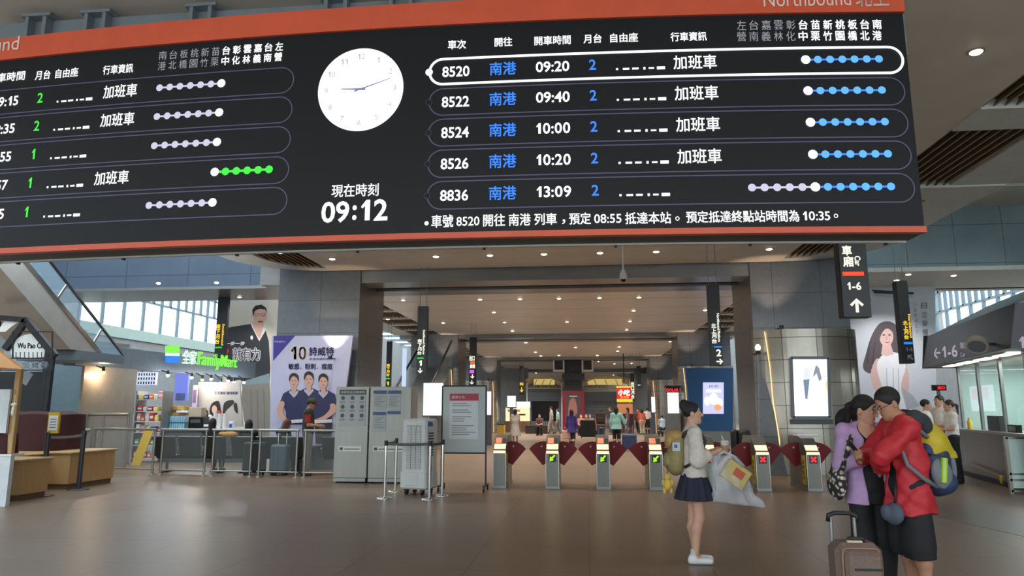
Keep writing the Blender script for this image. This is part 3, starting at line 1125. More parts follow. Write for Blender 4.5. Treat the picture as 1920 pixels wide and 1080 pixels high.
hang_sign('tall black hanging sign with diagonal arrow before the smiling woman poster', (1687, 526, 1708, 681), 17.6,
          vtext('北上月台', 1697, 602, 637, 8, M_signyel) + [('Northbound', 1705, 612, 4.5, 44, M_signyel, VR), ('bar', 1699, 644, 15, 4, M_signblu), ('1-6', 1700, 655, 11, 8, M_signdim), ('upleft', 1700, 670, 12, 12, M_signdim)], 7.45, 0.3, rz=-0.1)
hang_sign('slim pale blue sign with yellow characters right of the steel clad column', (1587, 560, 1597, 705), 21.8,
          vtext('月台', 1592, 650, 668, 6, M_signyel) + [('2', 1592, 682, 6, 10, M_signyel)], 5.5, body=mat('pale_blue_panel', (170, 182, 215), rough=0.4, var=0))
hang_sign('small hanging sign with yellow lettering at the foot of the escalator behind the left column', (724, 640, 733, 727), 25.0,
          vtext('南下月台', 728, 682, 706, 6, M_signyel) + [('bar', 728, 710, 8, 2.5, M_signgrn), ('1', 728, 719, 5, 7, M_signyel)], 5.1)

# dome camera on a pole
p = P(1168, 500, 15.5)
t = thing('dome_camera', 'white dome security camera on a thin pole under the front ceiling', 'security camera', (p.x, 15.5, P(1168, 528, 15.5).z))
m = MB(); m.cyl((0, 0, 0.2), (0, 0, CZ - t.location.z), 0.02, M_white, n=10); m.build('pole', t)
m = MB(); m.lathe((0, 0, 0.05), [(0.075, 0.0), (0.085, 0.05), (0.075, 0.12), (0.045, 0.19), (0.02, 0.23)], M_white); m.build('housing', t)
m = MB(); m.ell((0, 0, 0.05), (0.06, 0.06, 0.06), M_blackgl); m.build('lens_dome', t)

# ================================================================== barriers, cooler, notice stand
def stanchion(x, y, label, h=1.0, mt=None, base_r=0.15, group=None, dark=False):
    mt = mt or M_chrome
    t = thing('barrier_post', label, 'barrier post', (x, y, 0), group=group)
    m = MB(); m.lathe((0, 0, 0), [(base_r, 0), (base_r, 0.012), (base_r * 0.6, 0.022), (0.03, 0.03)], mt); m.build('base', t)
    m = MB(); m.cyl((0, 0, 0.03), (0, 0, h - 0.09), 0.026 if not dark else 0.045, mt, n=14); m.build('post', t)
    m = MB(); m.cyl((0, 0, h - 0.09), (0, 0, h), 0.032 if not dark else 0.05, M_black if not dark else mt, n=14); m.build('belt_head', t)
    return t
def belt(t, dx, dy, z, m_):
    L = math.hypot(dx, dy)
    m = MB()
    n = 8
    for k in range(n):
        a, b = k / n, (k + 1) / n
        za, zb = z - 0.02 * math.sin(math.pi * a), z - 0.02 * math.sin(math.pi * b)
        m.bar((dx * a, dy * a, za), (dx * b, dy * b, zb), 0.006, 0.05, m_)
    m.build('belt', t)
M_belt = mat('grey_belt', (84, 84, 82), rough=0.7, var=0.05)
A_, B_, C_, D_ = PZ(721, 934), PZ(805, 936), PZ(829, 929), PZ(741, 921)
for nm, q, lab, to in (('a', A_, 'chrome barrier post at the front left corner around the white air cooler', B_), ('b', B_, 'chrome barrier post at the front right corner around the white air cooler', C_),
                       ('c', C_, 'chrome barrier post between the white air cooler and the notice stand', None), ('d', D_, 'chrome barrier post behind the left side of the white air cooler', A_)):
    t = stanchion(q.x, q.y, lab, group='chrome posts around the air cooler')
    if to is not None:
        belt(t, to.x - q.x, to.y - q.y, 0.95, M_belt)

M_cool = mat('cooler_white', (206, 208, 206), rough=0.45, var=0.03)
M_cool2 = mat('cooler_grille', (166, 166, 164), rough=0.6, var=0.05)
q = PZ(770, 930)
t = thing('air_cooler', 'white portable evaporative air cooler standing between chrome barrier posts', 'air cooler', (q.x, q.y + 0.15, 0), -0.3)
m = MB()
W_, D2, H2 = 0.53, 0.44, 1.38
m.box2((-W_ / 2, 0, 0.1), (W_ / 2, D2, H2), M_cool, bev=0.035)
m.box2((-W_ / 2 - 0.015, -0.02, 0.1), (W_ / 2 + 0.015, D2, 0.42), M_cool, bev=0.03)
m.build('housing', t)
m = MB()
for k in range(3):
    m.box2((-0.15 + 0.105 * k, -0.012, 0.46), (-0.06 + 0.105 * k, 0.005, 1.26), M_cool2)
    for j in range(26):
        m.box2((-0.15 + 0.105 * k, -0.016, 0.47 + 0.03 * j), (-0.06 + 0.105 * k, -0.01, 0.485 + 0.03 * j), M_cool)
m.build('front_grille', t)
m = MB()
for k in range(9):
    m.box2((W_ / 2 - 0.004, 0.08, 0.7 + 0.05 * k), (W_ / 2 + 0.006, 0.26, 0.725 + 0.05 * k), M_black)
m.build('side_vent', t)
m = MB()
m.box((W_ / 2 - 0.01, 0.12, H2 - 0.08), (0.04, 0.16, 0.12), mat('panel_blue', (60, 70, 150), var=0), R=Matrix.Rotation(-0.4, 3, 'Y'))
m.build('control_panel', t)
m = MB(); m.box2((-0.16, 0.0, 0.16), (0.12, -0.026, 0.38), M_cool, bev=0.02); m.build('tank_cover', t)
for sx_ in (-0.17, 0.17):
    for yy in (0.06, 0.36):
        m = MB(); m.cyl((sx_ - 0.02, yy, 0.05), (sx_ + 0.02, yy, 0.05), 0.05, M_black, n=12); m.box2((sx_ - 0.03, yy - 0.04, 0.06), (sx_ + 0.03, yy + 0.04, 0.11), M_black); m.build('caster', t)

# white notice on a black wheeled stand
Y = 14.0
t = thing('notice_stand', 'large white notice board with red headed sheet on a black wheeled stand', 'notice stand', (P(872, 800, Y).x, Y, 0))
x0, x1 = P(830, 790, Y).x - t.location.x, P(910, 790, Y).x - t.location.x
z0, z1 = P(870, 848, Y).z, P(870, 725, Y).z
m = MB(); m.box2((x0, 0, z0), (x1, 0.03, z1), mat('notice_board_white', (188, 196, 196), rough=0.5, var=0.02)); m.build('board', t)
m = MB()
for x in (x0 - 0.012, x1 + 0.012):
    m.box2((x - 0.014, 0.0, 0.12), (x + 0.014, 0.04, z1 + 0.02), M_black)
m.box2((x0, 0.0, z1), (x1, 0.04, z1 + 0.03), M_black)
m.box2((x0, 0.0, z0 - 0.03), (x1, 0.04, z0), M_black)
m.build('frame', t)
for x in (x0 - 0.012, x1 + 0.012):
    m = MB()
    m.bar((x, -0.28, 0.1), (x, 0.3, 0.1), 0.04, 0.03, M_black)
    for yy in (-0.26, 0.28):
        m.cyl((x - 0.015, yy, 0.04), (x + 0.015, yy, 0.04), 0.04, M_black, n=10)
    m.build('foot', t)
m = MB()
xa, xb = P(843, 780, Y).x - t.location.x, P(897, 780, Y).x - t.location.x
za, zb = P(870, 823, Y).z, P(870, 738, Y).z
m.box2((xa, -0.006, za), (xb, 0, zb), mat('notice_paper', (206, 212, 214), rough=0.3, var=0.02))
M_red = mat('notice_red', (178, 36, 62), rough=0.4, var=0.03)
m.box2((xa, -0.009, zb - 0.14), (xb, -0.004, zb), M_red)
M_print = mat('print_grey', (120, 124, 130), rough=0.6, var=0)
random.seed(3)
for k in range(15):
    zz = zb - 0.2 - 0.043 * k
    if k in (2, 5, 9):
        continue
    m.box2((xa + 0.05, -0.009, zz), (xa + 0.05 + (xb - xa - 0.1) * random.uniform(0.5, 1), -0.004, zz + 0.014), M_print)
fn = lambda u, v, z=0.0: Vector((u, -0.0095 - z, v))
text_on(m, '重要公告', M_white, fn, xa + 0.17, zb - 0.07, 0.26, 0.06)
m.build('notice_sheet', t)

# two steel cabinets with notices
Y = 15.2
M_hdr = mat('header_dark', (74, 80, 84), rough=0.5, var=0)
M_hdrb = mat('header_blue', (64, 88, 140), rough=0.5, var=0)
M_paper = mat('paper_grey', (176, 182, 182), rough=0.5, var=0.03)
M_cabsteel = mat('cabinet_steel', (150, 150, 144), rough=0.38, metal=0.4, var=0.05, scale=10, stretch=(1, 1, 0.06))
for k, (pa, pb, lab) in enumerate(((628, 691, 'tall steel cabinet with pictogram notice, beside the attendants poster'), (692, 771, 'tall steel cabinet with blue headed notices, right of a joined pair behind the air cooler'))):
    xa, xb = P(pa, 800, Y).x, P(pb, 800, Y).x
    t = thing('steel_cabinet', lab, 'cabinet', (xa, Y, 0), group='steel information cabinets')
    w = xb - xa
    H3 = P(690, 725, Y).z
    m = MB(); m.box2((0, 0, 0.1), (w - 0.01, 0.6, H3), M_cabsteel, bev=0.01); m.box2((0, -0.005, 1.08), (w - 0.01, 0.0, 1.11), M_steel_dark); m.build('body', t)
    m = MB()
    m.box2((0.02, -0.03, 0.03), (w - 0.03, 0.62, 0.1), M_steel_dark)
    m.build('plinth', t)
    for x in (0.08, w - 0.1):
        m = MB(); m.cyl((x - 0.02, 0.06, 0.03), (x + 0.02, 0.06, 0.03), 0.03, M_black, n=10); m.build('caster', t)
    m = MB()
    m.box2((0.1, -0.012, 0.66), (w - 0.14, 0, 0.77), M_white)
    m.box2((0.13, -0.014, 0.685), (0.2, -0.01, 0.745), M_hdr)
    m.box2((0.23, -0.014, 0.7), (w - 0.18, -0.01, 0.72), M_hdr)
    m.build('label_plate', t)
    m = MB()
    if k == 0:
        m.box2((0.08, -0.01, 1.2), (w - 0.08, 0, 1.95), M_paper)
        m.box2((0.08, -0.012, 1.87), (w - 0.08, 0, 1.98), M_hdr)
        text_on(m, '旅客安全注意事項', M_white, lambda u, v, z=0.0: Vector((u, -0.014 - z, v)), w / 2, 1.925, w - 0.22, 0.05)
        for a in range(3):
            for b in range(3):
                cx_, cz_ = 0.16 + (w - 0.32) * a / 2, 1.80 - 0.19 * b
                m.cyl((cx_, -0.012, cz_), (cx_, 0, cz_), 0.045, M_hdr, n=12)
                m.box2((cx_ - 0.06, -0.012, cz_ - 0.09), (cx_ + 0.06, 0, cz_ - 0.075), M_print)
                m.box2((cx_ - 0.06, -0.012, cz_ - 0.11), (cx_ + 0.04, 0, cz_ - 0.1), M_print)
    else:
        for a in range(2):
            xa2, xb2 = 0.08 + a * 0.32, 0.08 + a * 0.32 + 0.29
            for zt in (1.96, 1.5):
                if a == 1 and zt < 1.6:
                    m.box2((xa2, -0.012, zt - 0.05), (xb2, 0, zt + 0.02), M_hdrb)
                    continue
                m.box2((xa2, -0.01, zt - 0.42), (xb2, 0, zt), M_paper)
                m.box2((xa2, -0.012, zt - 0.07), (xb2, 0, zt), M_hdrb)
                for b in range(7):
                    m.box2((xa2 + 0.03, -0.012, zt - 0.13 - 0.035 * b), (xb2 - 0.03 - 0.05 * (b % 3), 0, zt - 0.12 - 0.035 * b), M_print)
    m.build('notice', t)

# ================================================================== railings and benches in the waiting area
M_rail = mat('rail_steel', (156, 156, 150), rough=0.3, metal=0.7, var=0.05)
M_pane = glass('rail_glass', (200, 212, 212), 0.06)
def rail_section(pa, pb, Ya, Yb, label):
    a, b = P(pa, 850, Ya), P(pb, 850, Yb)
    t = thing('railing_section', label, 'railing', (a.x, a.y, 0), group='steel railings before the waiting benches')
    d = Vector((b.x - a.x, b.y - a.y, 0))
    u = d.normalized()
    ht = 1.07
    m = MB(); m.cyl((0, 0, ht), d + Vector((0, 0, ht)), 0.032, M_rail, n=12); m.cyl((0, 0, 0.12), d + Vector((0, 0, 0.12)), 0.018, M_rail, n=8); m.build('handrail', t)
    for e in (Vector((0, 0, 0)) + u * 0.05, d - u * 0.05):
        m = MB(); m.cyl(e, e + Vector((0, 0, ht)), 0.028, M_rail, n=10); m.lathe(e, [(0.07, 0), (0.07, 0.015), (0.03, 0.02)], M_rail, n=14); m.build('post', t)
    m = MB(); m.bar(u * 0.09 + Vector((0, 0, 0.58)), d - u * 0.09 + Vector((0, 0, 0.58)), 0.012, 0.84, M_pane); m.build('glass_pane', t)
for pa, pb, ya, yb, lab in ((172, 291, 17.1, 16.6, 'steel railing section with glass beside the wooden kiosk counter'), (300, 388, 16.55, 16.4, 'steel railing section before the shop counter with stacked water bottles'),
                            (396, 474, 16.4, 16.3, 'steel railing section before the bench with the yellow bag'), (483, 560, 16.3, 16.2, 'steel railing section in front of the grey blue suitcase'),
                            (568, 636, 16.2, 16.15, 'steel railing section next to the steel cabinets, before the man in red')):
    rail_section(pa, pb, ya, yb, lab)
for pa, pb, Y_, zt, lab in ((96, 172, 17.7, 1.02, 'glass balustrade with round steel handrail just behind the wooden kiosk counter'), (100, 240, 18.2, 1.42, 'higher glass balustrade with steel handrail before the beige shop panel')):
    a, b = P(pa, 800, Y_), P(pb, 800, Y_)
    t = thing('glass_balustrade', lab, 'balustrade', (a.x, Y_, 0))
    w = b.x - a.x
    m = MB(); m.cyl((0, 0, zt), (w, 0, zt), 0.045, M_rail, n=12); m.build('handrail', t)
    n = 3
    for k in range(n + 1):
        m = MB(); m.cyl((w * k / n, 0, 0), (w * k / n, 0, zt), 0.03, M_rail, n=8); m.build('post', t)
    for k in range(n):
        m = MB(); m.box2((w * k / n + 0.05, -0.006, 0.08), (w * (k + 1) / n - 0.05, 0.006, zt - 0.12), M_pane); m.build('glass_pane', t)

M_bench = mat('perforated_dark_metal', (44, 43, 40), rough=0.5, metal=0.2, var=0.12, scale=60)
M_benchleg = mat('bench_leg', (120, 120, 118), rough=0.35, metal=0.7, var=0.05)
def bench(px, Y, label, n=3):
    x = P(px, 850, Y).x
    t = thing('waiting_bench', label, 'bench', (x, Y, 0), group='dark metal benches behind the railings')
    sp = 0.66
    for k in range(n):
        xx = (k - (n - 1) / 2) * sp
        m = MB()
        m.prism([(xx - 0.29, 0.0, 0.88), (xx + 0.29, 0.0, 0.88), (xx + 0.27, 0.12, 0.40), (xx - 0.27, 0.12, 0.40)], (0, 0.02, 0.004), M_bench)
        m.cyl((xx - 0.3, 0.0, 0.885), (xx + 0.3, 0.0, 0.885), 0.016, M_benchleg, n=8)
        m.build('backrest', t)
        m = MB(); m.box2((xx - 0.27, 0.13, 0.40), (xx + 0.27, 0.6, 0.43), M_bench, bev=0.01); m.build('seat', t)
    for k in range(n + 1):
        xx = (k - n / 2) * sp
        m = MB(); m.tube([(xx, 0.12, 0.42), (xx, 0.1, 0.62), (xx, 0.3, 0.64), (xx, 0.52, 0.62), (xx, 0.55, 0.42)], 0.014, M_benchleg); m.build('armrest', t)
    m = MB(); m.box2((-n * sp / 2, 0.3, 0.34), (n * sp / 2, 0.38, 0.4), M_black); m.build('beam', t)
    for sx_ in (-1, 1):
        xx = sx_ * sp * (n / 2 - 0.4)
        m = MB(); m.bar((xx, 0.34, 0), (xx, 0.34, 0.36), 0.05, 0.05, M_benchleg, up=(0, 1, 0)); m.bar((xx, 0.08, 0.02), (xx, 0.6, 0.02), 0.05, 0.03, M_benchleg); m.build('leg', t)
bench(352, 17.0, 'dark perforated bench behind the railing, under the shop counter with water bottles')
bench(500, 17.0, 'dark perforated bench behind the railing, carrying the yellow bag and beside suitcases')
bench(648, 17.0, 'dark perforated bench partly hidden by the steel cabinets', 2)

# luggage in the waiting area
M_luga = mat('suitcase_black', (26, 27, 30), rough=0.6, var=0.1)
M_lugb = mat('suitcase_blue_grey', (70, 86, 100), rough=0.55, var=0.08)
def suitcase(name, px, Y, w, h, d, mt, label, handle=0.0, rz=0.0, trim=None):
    x = P(px, 850, Y).x
    t = thing(name, label, 'suitcase', (x, Y, 0), rz)
    m = MB(); m.box2((-w / 2, 0, 0.06), (w / 2, d, h), mt, bev=0.04)
    for k in (-1, 0, 1):
        m.box2((k * w * 0.28 - 0.012, -0.008, 0.14), (k * w * 0.28 + 0.012, 0.0, h - 0.1), mt)
    m.build('shell', t)
    for sx_ in (-1, 1):
        for yy in (0.05, d - 0.05):
            m = MB(); m.cyl((sx_ * (w / 2 - 0.07) - 0.02, yy, 0.035), (sx_ * (w / 2 - 0.07) + 0.02, yy, 0.035), 0.035, M_black, n=10); m.box((sx_ * (w / 2 - 0.07), yy, 0.06), (0.05, 0.04, 0.04), M_black); m.build('wheel', t)
    m = MB()
    if handle:
        for sx_ in (-1, 1):
            m.cyl((sx_ * w * 0.25, d - 0.05, h - 0.02), (sx_ * w * 0.25, d - 0.05, h + handle), 0.01, M_chrome, n=8)
        m.cyl((-w * 0.28, d - 0.05, h + handle), (w * 0.28, d - 0.05, h + handle), 0.016, M_black, n=8)
    else:
        m.tube([(-0.08, d / 2, h - 0.01), (-0.07, d / 2, h + 0.03), (0.07, d / 2, h + 0.03), (0.08, d / 2, h - 0.01)], 0.012, M_black)
    m.build('handle', t)
    return t
suitcase('suitcase', 473, 16.62, 0.5, 0.78, 0.3, M_luga, 'large black suitcase behind the railing under the yellow bag')
suitcase('suitcase', 521, 16.62, 0.42, 0.72, 0.28, M_lugb, 'grey blue suitcase with raised handle behind the railing', 0.28)
m = MB()
p = P(448, 822, 17.5)
m.ell((0, 0, 0), (0.2, 0.12, 0.07), mat('yellow_brown_bag', (196, 142, 60), rough=0.7, var=0.25, scale=20, bump=0.3))
m.ell((-0.2, 0.02, 0.01), (0.1, 0.08, 0.05), MATS['yellow_brown_bag'])
tag(m.build('shoulder_bag', loc=(p.x, 17.02, 0.95)), 'crumpled yellow brown bag lying on top of a bench back', 'bag')
# ================================================================== posters and lit panels
def pr_mat(name, rgb, rough=0.5):
    return mat('print_' + name, rgb, rough=rough, var=0.03, scale=3)
PW, PN, PSK, PHR = pr_mat('white', (226, 226, 228)), pr_mat('navy', (40, 42, 88)), pr_mat('skin', (214, 168, 148)), pr_mat('hair', (34, 28, 30))
PG, PDK = pr_mat('gold', (196, 164, 84)), pr_mat('charcoal', (44, 46, 52))

def smooth_poly(pts, n=4):
    """closed Catmull-Rom through pixel points"""
    out = []
    N = len(pts)
    for i in range(N):
        p0, p1, p2, p3 = (Vector(pts[(i + k - 1) % N]) for k in range(4))
        for k in range(n):
            t = k / n
            out.append(0.5 * ((2 * p1) + (p2 - p0) * t + (2 * p0 - 5 * p1 + 4 * p2 - p3) * t * t + (3 * p1 - p0 - 3 * p2 + p3) * t ** 3))
    return [(p.x, p.y) for p in out]

class Art:
    """printed artwork on a plane facing the hall: shapes stacked a millimetre apart"""
    def __init__(self, Y):
        self.Y, self.k, self.mb = Y, 1, MB()

    def poly(self, pts, m, smooth=False):
        pts = smooth_poly(pts) if smooth else pts
        y = self.Y - 0.0015 * self.k
        self.k += 1
        self.mb.poly([P(a, b, y) for a, b in pts], m)

    def oval(self, cx, cy, rx, ry, m, rot=0.0, n=24):
        c_, s_ = math.cos(rot), math.sin(rot)
        pts = []
        for k in range(n):
            a = 2 * math.pi * k / n
            u, v = rx * math.cos(a), ry * math.sin(a)
            pts.append((cx + u * c_ - v * s_, cy + u * s_ + v * c_))
        self.poly(pts, m)

    def text(self, s, cx, cy, w, h, m, weight=0.0, rot=0.0):
        y = self.Y - 0.0015 * self.k
        self.k += 1
        fn = lambda u, v, z=0.0: P(u, v, y)
        vs, fs, x0, x1, y0, y1 = glyphs(s)
        c_, s_ = math.cos(rot), math.sin(rot)
        offs = [(0, 0)] if not weight else [(-weight, 0), (weight, 0), (0, weight), (0, -weight)]
        for ox, oy in offs:
            out = []
            for x, q in vs:
                a, b = (x - (x0 + x1) / 2) * w / (x1 - x0) + ox, -(q - (y0 + y1) / 2) * h / (y1 - y0) + oy
                out.append(P(cx + a * c_ - b * s_, cy + a * s_ + b * c_, y))
            self.mb.add(out, fs, m)

def poster(name, label, cat, corners, Y, m, thick=0.06, art=None, part='artwork', frame=None):
    pts = [P(a, b, Y) for a, b in corners]
    c0 = sum(pts, Vector()) / len(pts)
    base = (c0.x, Y, min(p.z for p in pts))
    t = thing(name, label, cat, base)
    mb = MB(); mb.prism(pts, (0, thick, 0), m)
    o = mb.build('panel', t); o.location = -Vector(base)
    if frame:
        cx_, cz_ = c0.x, c0.z
        mb = MB()
        n = len(pts)
        for i in range(n):
            mb.bar(pts[i], pts[(i + 1) % n], 0.07, 0.05, frame, up=(0, 1, 0))
        o = mb.build('frame', t); o.location = -Vector(base)
    if art:
        o = art.mb.build(part, t); o.location = -Vector(base)
    return t

# man in a dark robe, tall left poster
Y = 27.0
a = Art(Y)
M_post = pr_mat('cream', (214, 204, 192))
a.poly([(440, 612), (466, 608), (480, 606), (497, 616), (504, 640), (507, 690), (504, 725), (470, 728), (450, 712), (425, 716), (423, 615)], PDK)
a.poly([(470, 608), (479, 604), (488, 604), (499, 618), (486, 640)], PW)
a.poly([(473, 606), (485, 606), (492, 614), (486, 634)], PSK, True)
a.poly([(482, 600), (494, 600), (494, 614), (487, 622), (482, 612)], PSK)
a.oval(487, 591, 12.5, 17, PSK)
a.poly([(474, 594), (473, 580), (479, 573), (490, 571), (499, 577), (501, 588), (497, 580), (486, 579), (478, 583)], PHR)
for cx in (481, 493):
    a.oval(cx, 590, 4.6, 2.6, PDK); a.oval(cx, 590, 3.8, 1.9, PSK)
a.oval(488, 603, 5, 1.4, pr_mat('moustache', (90, 70, 62)))
a.oval(472, 633, 2.5, 4, PW)
a.text('就有力', 462, 664, 50, 24, PW, 1.6)
a.text('就有力', 462, 664, 50, 24, PDK)
a.text('一步一步', 441, 644, 36, 7, PW, 0.4)
a.poly([(424, 652), (430, 657), (424, 668)], pr_mat('red', (196, 50, 58)))
a.poly([(452, 716), (505, 700), (505, 722), (455, 730)], pr_mat('sash', (120, 140, 146)))
a.poly([(456, 722), (505, 718), (508, 800), (507, 830), (478, 830), (458, 790), (452, 745)], pr_mat('hakama', (126, 122, 114)))
for x in (470, 482, 494):
    a.poly([(x, 730), (x + 1.2, 730), (x + 3, 825), (x + 1.5, 825)], pr_mat('pleat', (96, 92, 86)))
poster('wall_poster', 'tall poster of a man in dark robe and grey trousers, left of the column', 'poster', [(418, 547), (523, 549), (523, 832), (418, 832)], Y, M_post, 0.1, a)

# woman in white, right poster
Y = 24.0
a = Art(Y)
M_postb = pr_mat('pale_blue', (208, 216, 226))
HB = pr_mat('long_hair', (92, 84, 90))
PSK2 = pr_mat('pale_skin', (222, 188, 184))
a.poly([(1650, 606), (1672, 604), (1688, 622), (1693, 660), (1700, 690), (1680, 690), (1640, 686), (1632, 700), (1618, 690), (1624, 662), (1634, 630)], HB, True)
a.poly([(1644, 672), (1632, 704), (1644, 740), (1662, 768), (1672, 768), (1658, 735), (1656, 690)], PSK2, True)
a.poly([(1694, 672), (1704, 704), (1702, 740), (1690, 768), (1680, 768), (1690, 732), (1688, 690)], PSK2, True)
a.poly([(1652, 668), (1672, 660), (1694, 668), (1698, 690), (1690, 720), (1695, 750), (1720, 785), (1650, 785), (1655, 735), (1644, 690)], pr_mat('blouse', (236, 240, 246)), True)
a.poly([(1690, 725), (1712, 742), (1724, 760), (1700, 770)], pr_mat('fold', (176, 184, 198)))
a.poly([(1655, 645), (1670, 645), (1676, 664), (1662, 668), (1652, 664)], PSK2)
a.oval(1662, 631, 13, 19, PSK2)
a.poly([(1661, 630), (1663, 630), (1665, 637), (1660, 637)], pr_mat('nose_shade', (206, 168, 164)))
for x0 in (1640, 1630, 1682, 1690):
    a.poly([(x0, 640), (x0 + 1.5, 640), (x0 - 3 + (x0 > 1660) * 9, 682), (x0 - 5 + (x0 > 1660) * 9, 682)], pr_mat('hair_strand', (66, 58, 64)))
for x0 in (1662, 1674, 1684):
    a.poly([(x0, 690), (x0 + 1, 690), (x0 + 3, 760), (x0 + 1, 760)], pr_mat('fold', (176, 184, 198)))
a.poly([(1646, 650), (1647, 622), (1660, 608), (1676, 614), (1680, 640), (1674, 622), (1662, 616), (1652, 628)], HB, True)
for cx in (1657, 1668):
    a.oval(cx, 628, 2.8, 1.0, PHR)
a.oval(1664, 641, 4.6, 1.8, pr_mat('lips', (190, 90, 96)))
a.oval(1664, 640.4, 3.6, 0.8, PW)
a.poly([(1634, 543), (1714, 548), (1712, 552), (1640, 550)], PDK)
a.poly([(1640, 552), (1714, 554), (1712, 557), (1644, 556)], pr_mat('unit_grey', (190, 194, 200)))
for k, c_ in enumerate('日立變頻'):
    a.text(c_, 1733 + 0.6 * k, 573 + 16.5 * k, 10, 11, pr_mat('ink', (70, 74, 86)))
for k, c_ in enumerate('冷氣舒適生活'):
    a.text(c_, 1716 + 0.6 * k, 571 + 10 * k, 6, 7, pr_mat('ink_pale', (150, 150, 160)))
poster('wall_poster', 'huge pale poster of a smiling long haired woman in white, behind the couple', 'poster', [(1590, 532), (1753, 534), (1757, 800), (1592, 800)], Y, M_postb, 0.1, a)

# leaning board with three attendants
Y = 18.15
a = Art(Y)
a.poly([(513, 630), (554, 629), (512, 677)], pr_mat('violet_blue', (58, 50, 150)))
a.text('DR.JEOU', 525, 641, 20, 4, PW)
a.text('10', 560, 662, 28, 24, PG, 0.5)
a.text('詩威特', 603, 659, 46, 16, PN, 0.5)
a.text('肌膚美體的專家', 602, 673, 44, 5, PN)
a.text('敏感．粉刺．痘痘', 582, 687, 82, 11, PN, 0.3)
for cx, cy, w in ((551, 712, 1.0), (579, 709, 1.08), (606, 713, 1.0)):
    a.poly([(cx - 6, cy + 18), (cx + 6, cy + 18), (cx + 22, cy + 26), (cx + 27, cy + 46), (cx + 19, cy + 48), (cx + 15, cy + 66), (cx + 17, cy + 84), (cx - 15, cy + 84), (cx - 15, cy + 62), (cx - 20, cy + 44), (cx - 26, cy + 42), (cx - 20, cy + 26)], PN)
    a.poly([(cx - 4, cy + 12), (cx + 4, cy + 12), (cx + 5, cy + 24), (cx, cy + 30), (cx - 5, cy + 24)], PSK)
    a.poly([(cx - 8, cy + 19), (cx, cy + 28), (cx + 8, cy + 19), (cx + 9, cy + 24), (cx, cy + 34), (cx - 9, cy + 24)], pr_mat('scarf', (186, 186, 210)))
    a.oval(cx, cy + 3, 8.2 * w, 11.5 * w, PSK)
    a.poly([(cx - 8.6, cy + 4), (cx - 8, cy - 8), (cx, cy - 13), (cx + 8, cy - 8), (cx + 8.6, cy + 4), (cx + 5, cy - 4), (cx - 3, cy - 6)], PHR, True)
    for ex in (-3.2, 3.2):
        a.oval(cx + ex, cy + 2, 1.5, 0.7, PHR)
    a.oval(cx, cy + 9, 2.2, 0.8, pr_mat('lips', (190, 90, 96)))
a.poly([(527, 752), (519, 768), (524, 782), (536, 795), (540, 788), (530, 772), (534, 757)], PSK, True)
a.poly([(628, 758), (630, 772), (604, 790), (590, 794), (588, 788), (606, 780), (618, 768), (619, 758)], PSK, True)
for cx in (552, 606):
    a.poly([(cx - 16, 788), (cx + 16, 786), (cx + 17, 792), (cx - 16, 794)], PW)
a.poly([(590, 798), (623, 794), (620, 832), (592, 832)], PDK)
poster('leaning_poster', 'large leaning poster of three uniformed attendants with violet corner, by the left column', 'poster', [(510, 630), (662, 629), (634, 836), (505, 836)], Y, pr_mat('lavender', (196, 196, 226)), 0.08, a)

# ad lightbox on the right steel clad column
M_lb = glow('lightbox_white', (246, 252, 255), 1.25)
M_frame = mat('lightbox_frame', (92, 100, 106), rough=0.4, metal=0.5, var=0.04)
Y = 17.72
a = Art(Y - 0.01)
for pts, c_ in (([(1506, 712), (1518, 711), (1514, 748), (1510, 748)], (120, 140, 165)), ([(1530, 684), (1536, 690), (1541, 710), (1536, 715), (1531, 700), (1524, 708), (1527, 694)], (140, 150, 160)), ([(1548, 715), (1555, 714), (1555, 733), (1550, 733)], (225, 225, 120)), ([(1508, 690), (1518, 690), (1519, 711), (1506, 711)], (232, 236, 240))):
    a.poly(pts, glow('lightbox_print_%d' % c_[0], c_, 1.0))
t = poster('lightbox', 'glowing white advertising lightbox on the steel clad right column', 'lightbox', [(1483, 671), (1553, 671), (1556, 783), (1487, 783)], Y, M_lb, 0.12, a, frame=M_frame)
o = MB(); pa, pb = P(1484, 791, Y), P(1560, 791, Y); o.box2((pa.x, Y - 0.1, pa.z - 0.05), (pb.x, Y + 0.1, pa.z + 0.06), M_hdr); o = o.build('ledge', t); o.location = -t.location

# steel skirts on the right columns, warm reflection strips, wall lamp
def skirt(xa, xb, y, top, shade_wedge, strip_px=None, bulge=0.62, name='column_skirt'):
    n = 28
    b = MB()
    cx, hw = (xa + xb) / 2, (xb - xa) / 2 + 0.05
    pts = []
    for k in range(n + 1):
        a_ = math.pi * (1 - k / n)
        pts.append((cx + hw * math.cos(a_), y - 0.02 - bulge * math.sin(a_) ** 0.7))
    rows_ = [0, top * 0.5, top]
    for (x0, y0), (x1, y1) in zip(pts[:-1], pts[1:]):
        b.add([(x0, y0, 0), (x1, y1, 0), (x1, y1, top), (x0, y0, top)], [(0, 1, 2, 3)], M_skirt, True)
    b.add([(x, yy, top) for x, yy in pts], [tuple(range(n + 1))], M_steel_dark)
    if shade_wedge:
        k = shade_wedge
        b.prism([(xa - 0.14, y - 0.45, 0), (xa + 0.42, y - 0.78, 0), (xa + 0.05, y - 0.3, top - 0.55), (xa - 0.02, y - 0.3, top - 0.55)], (0, 0.06, 0), M_granite)  # dark wedge standing in for the column's shadow edge
    struct(name, b)
    if strip_px:
        s = MB()
        x0, x1 = strip_px
        s.tube([(x0, y - 0.52, top - 0.05), (x0 + 0.1, y - 0.6, top * 0.7), ((x0 + x1) / 2 + 0.03, y - 0.66, top * 0.4), (x1, y - 0.72, 0.05)], 0.018, M_stripshine, n=6)
        tag(s.build('reflection_strip'), None, None)
        return bpy.data.objects[-1] if False else None

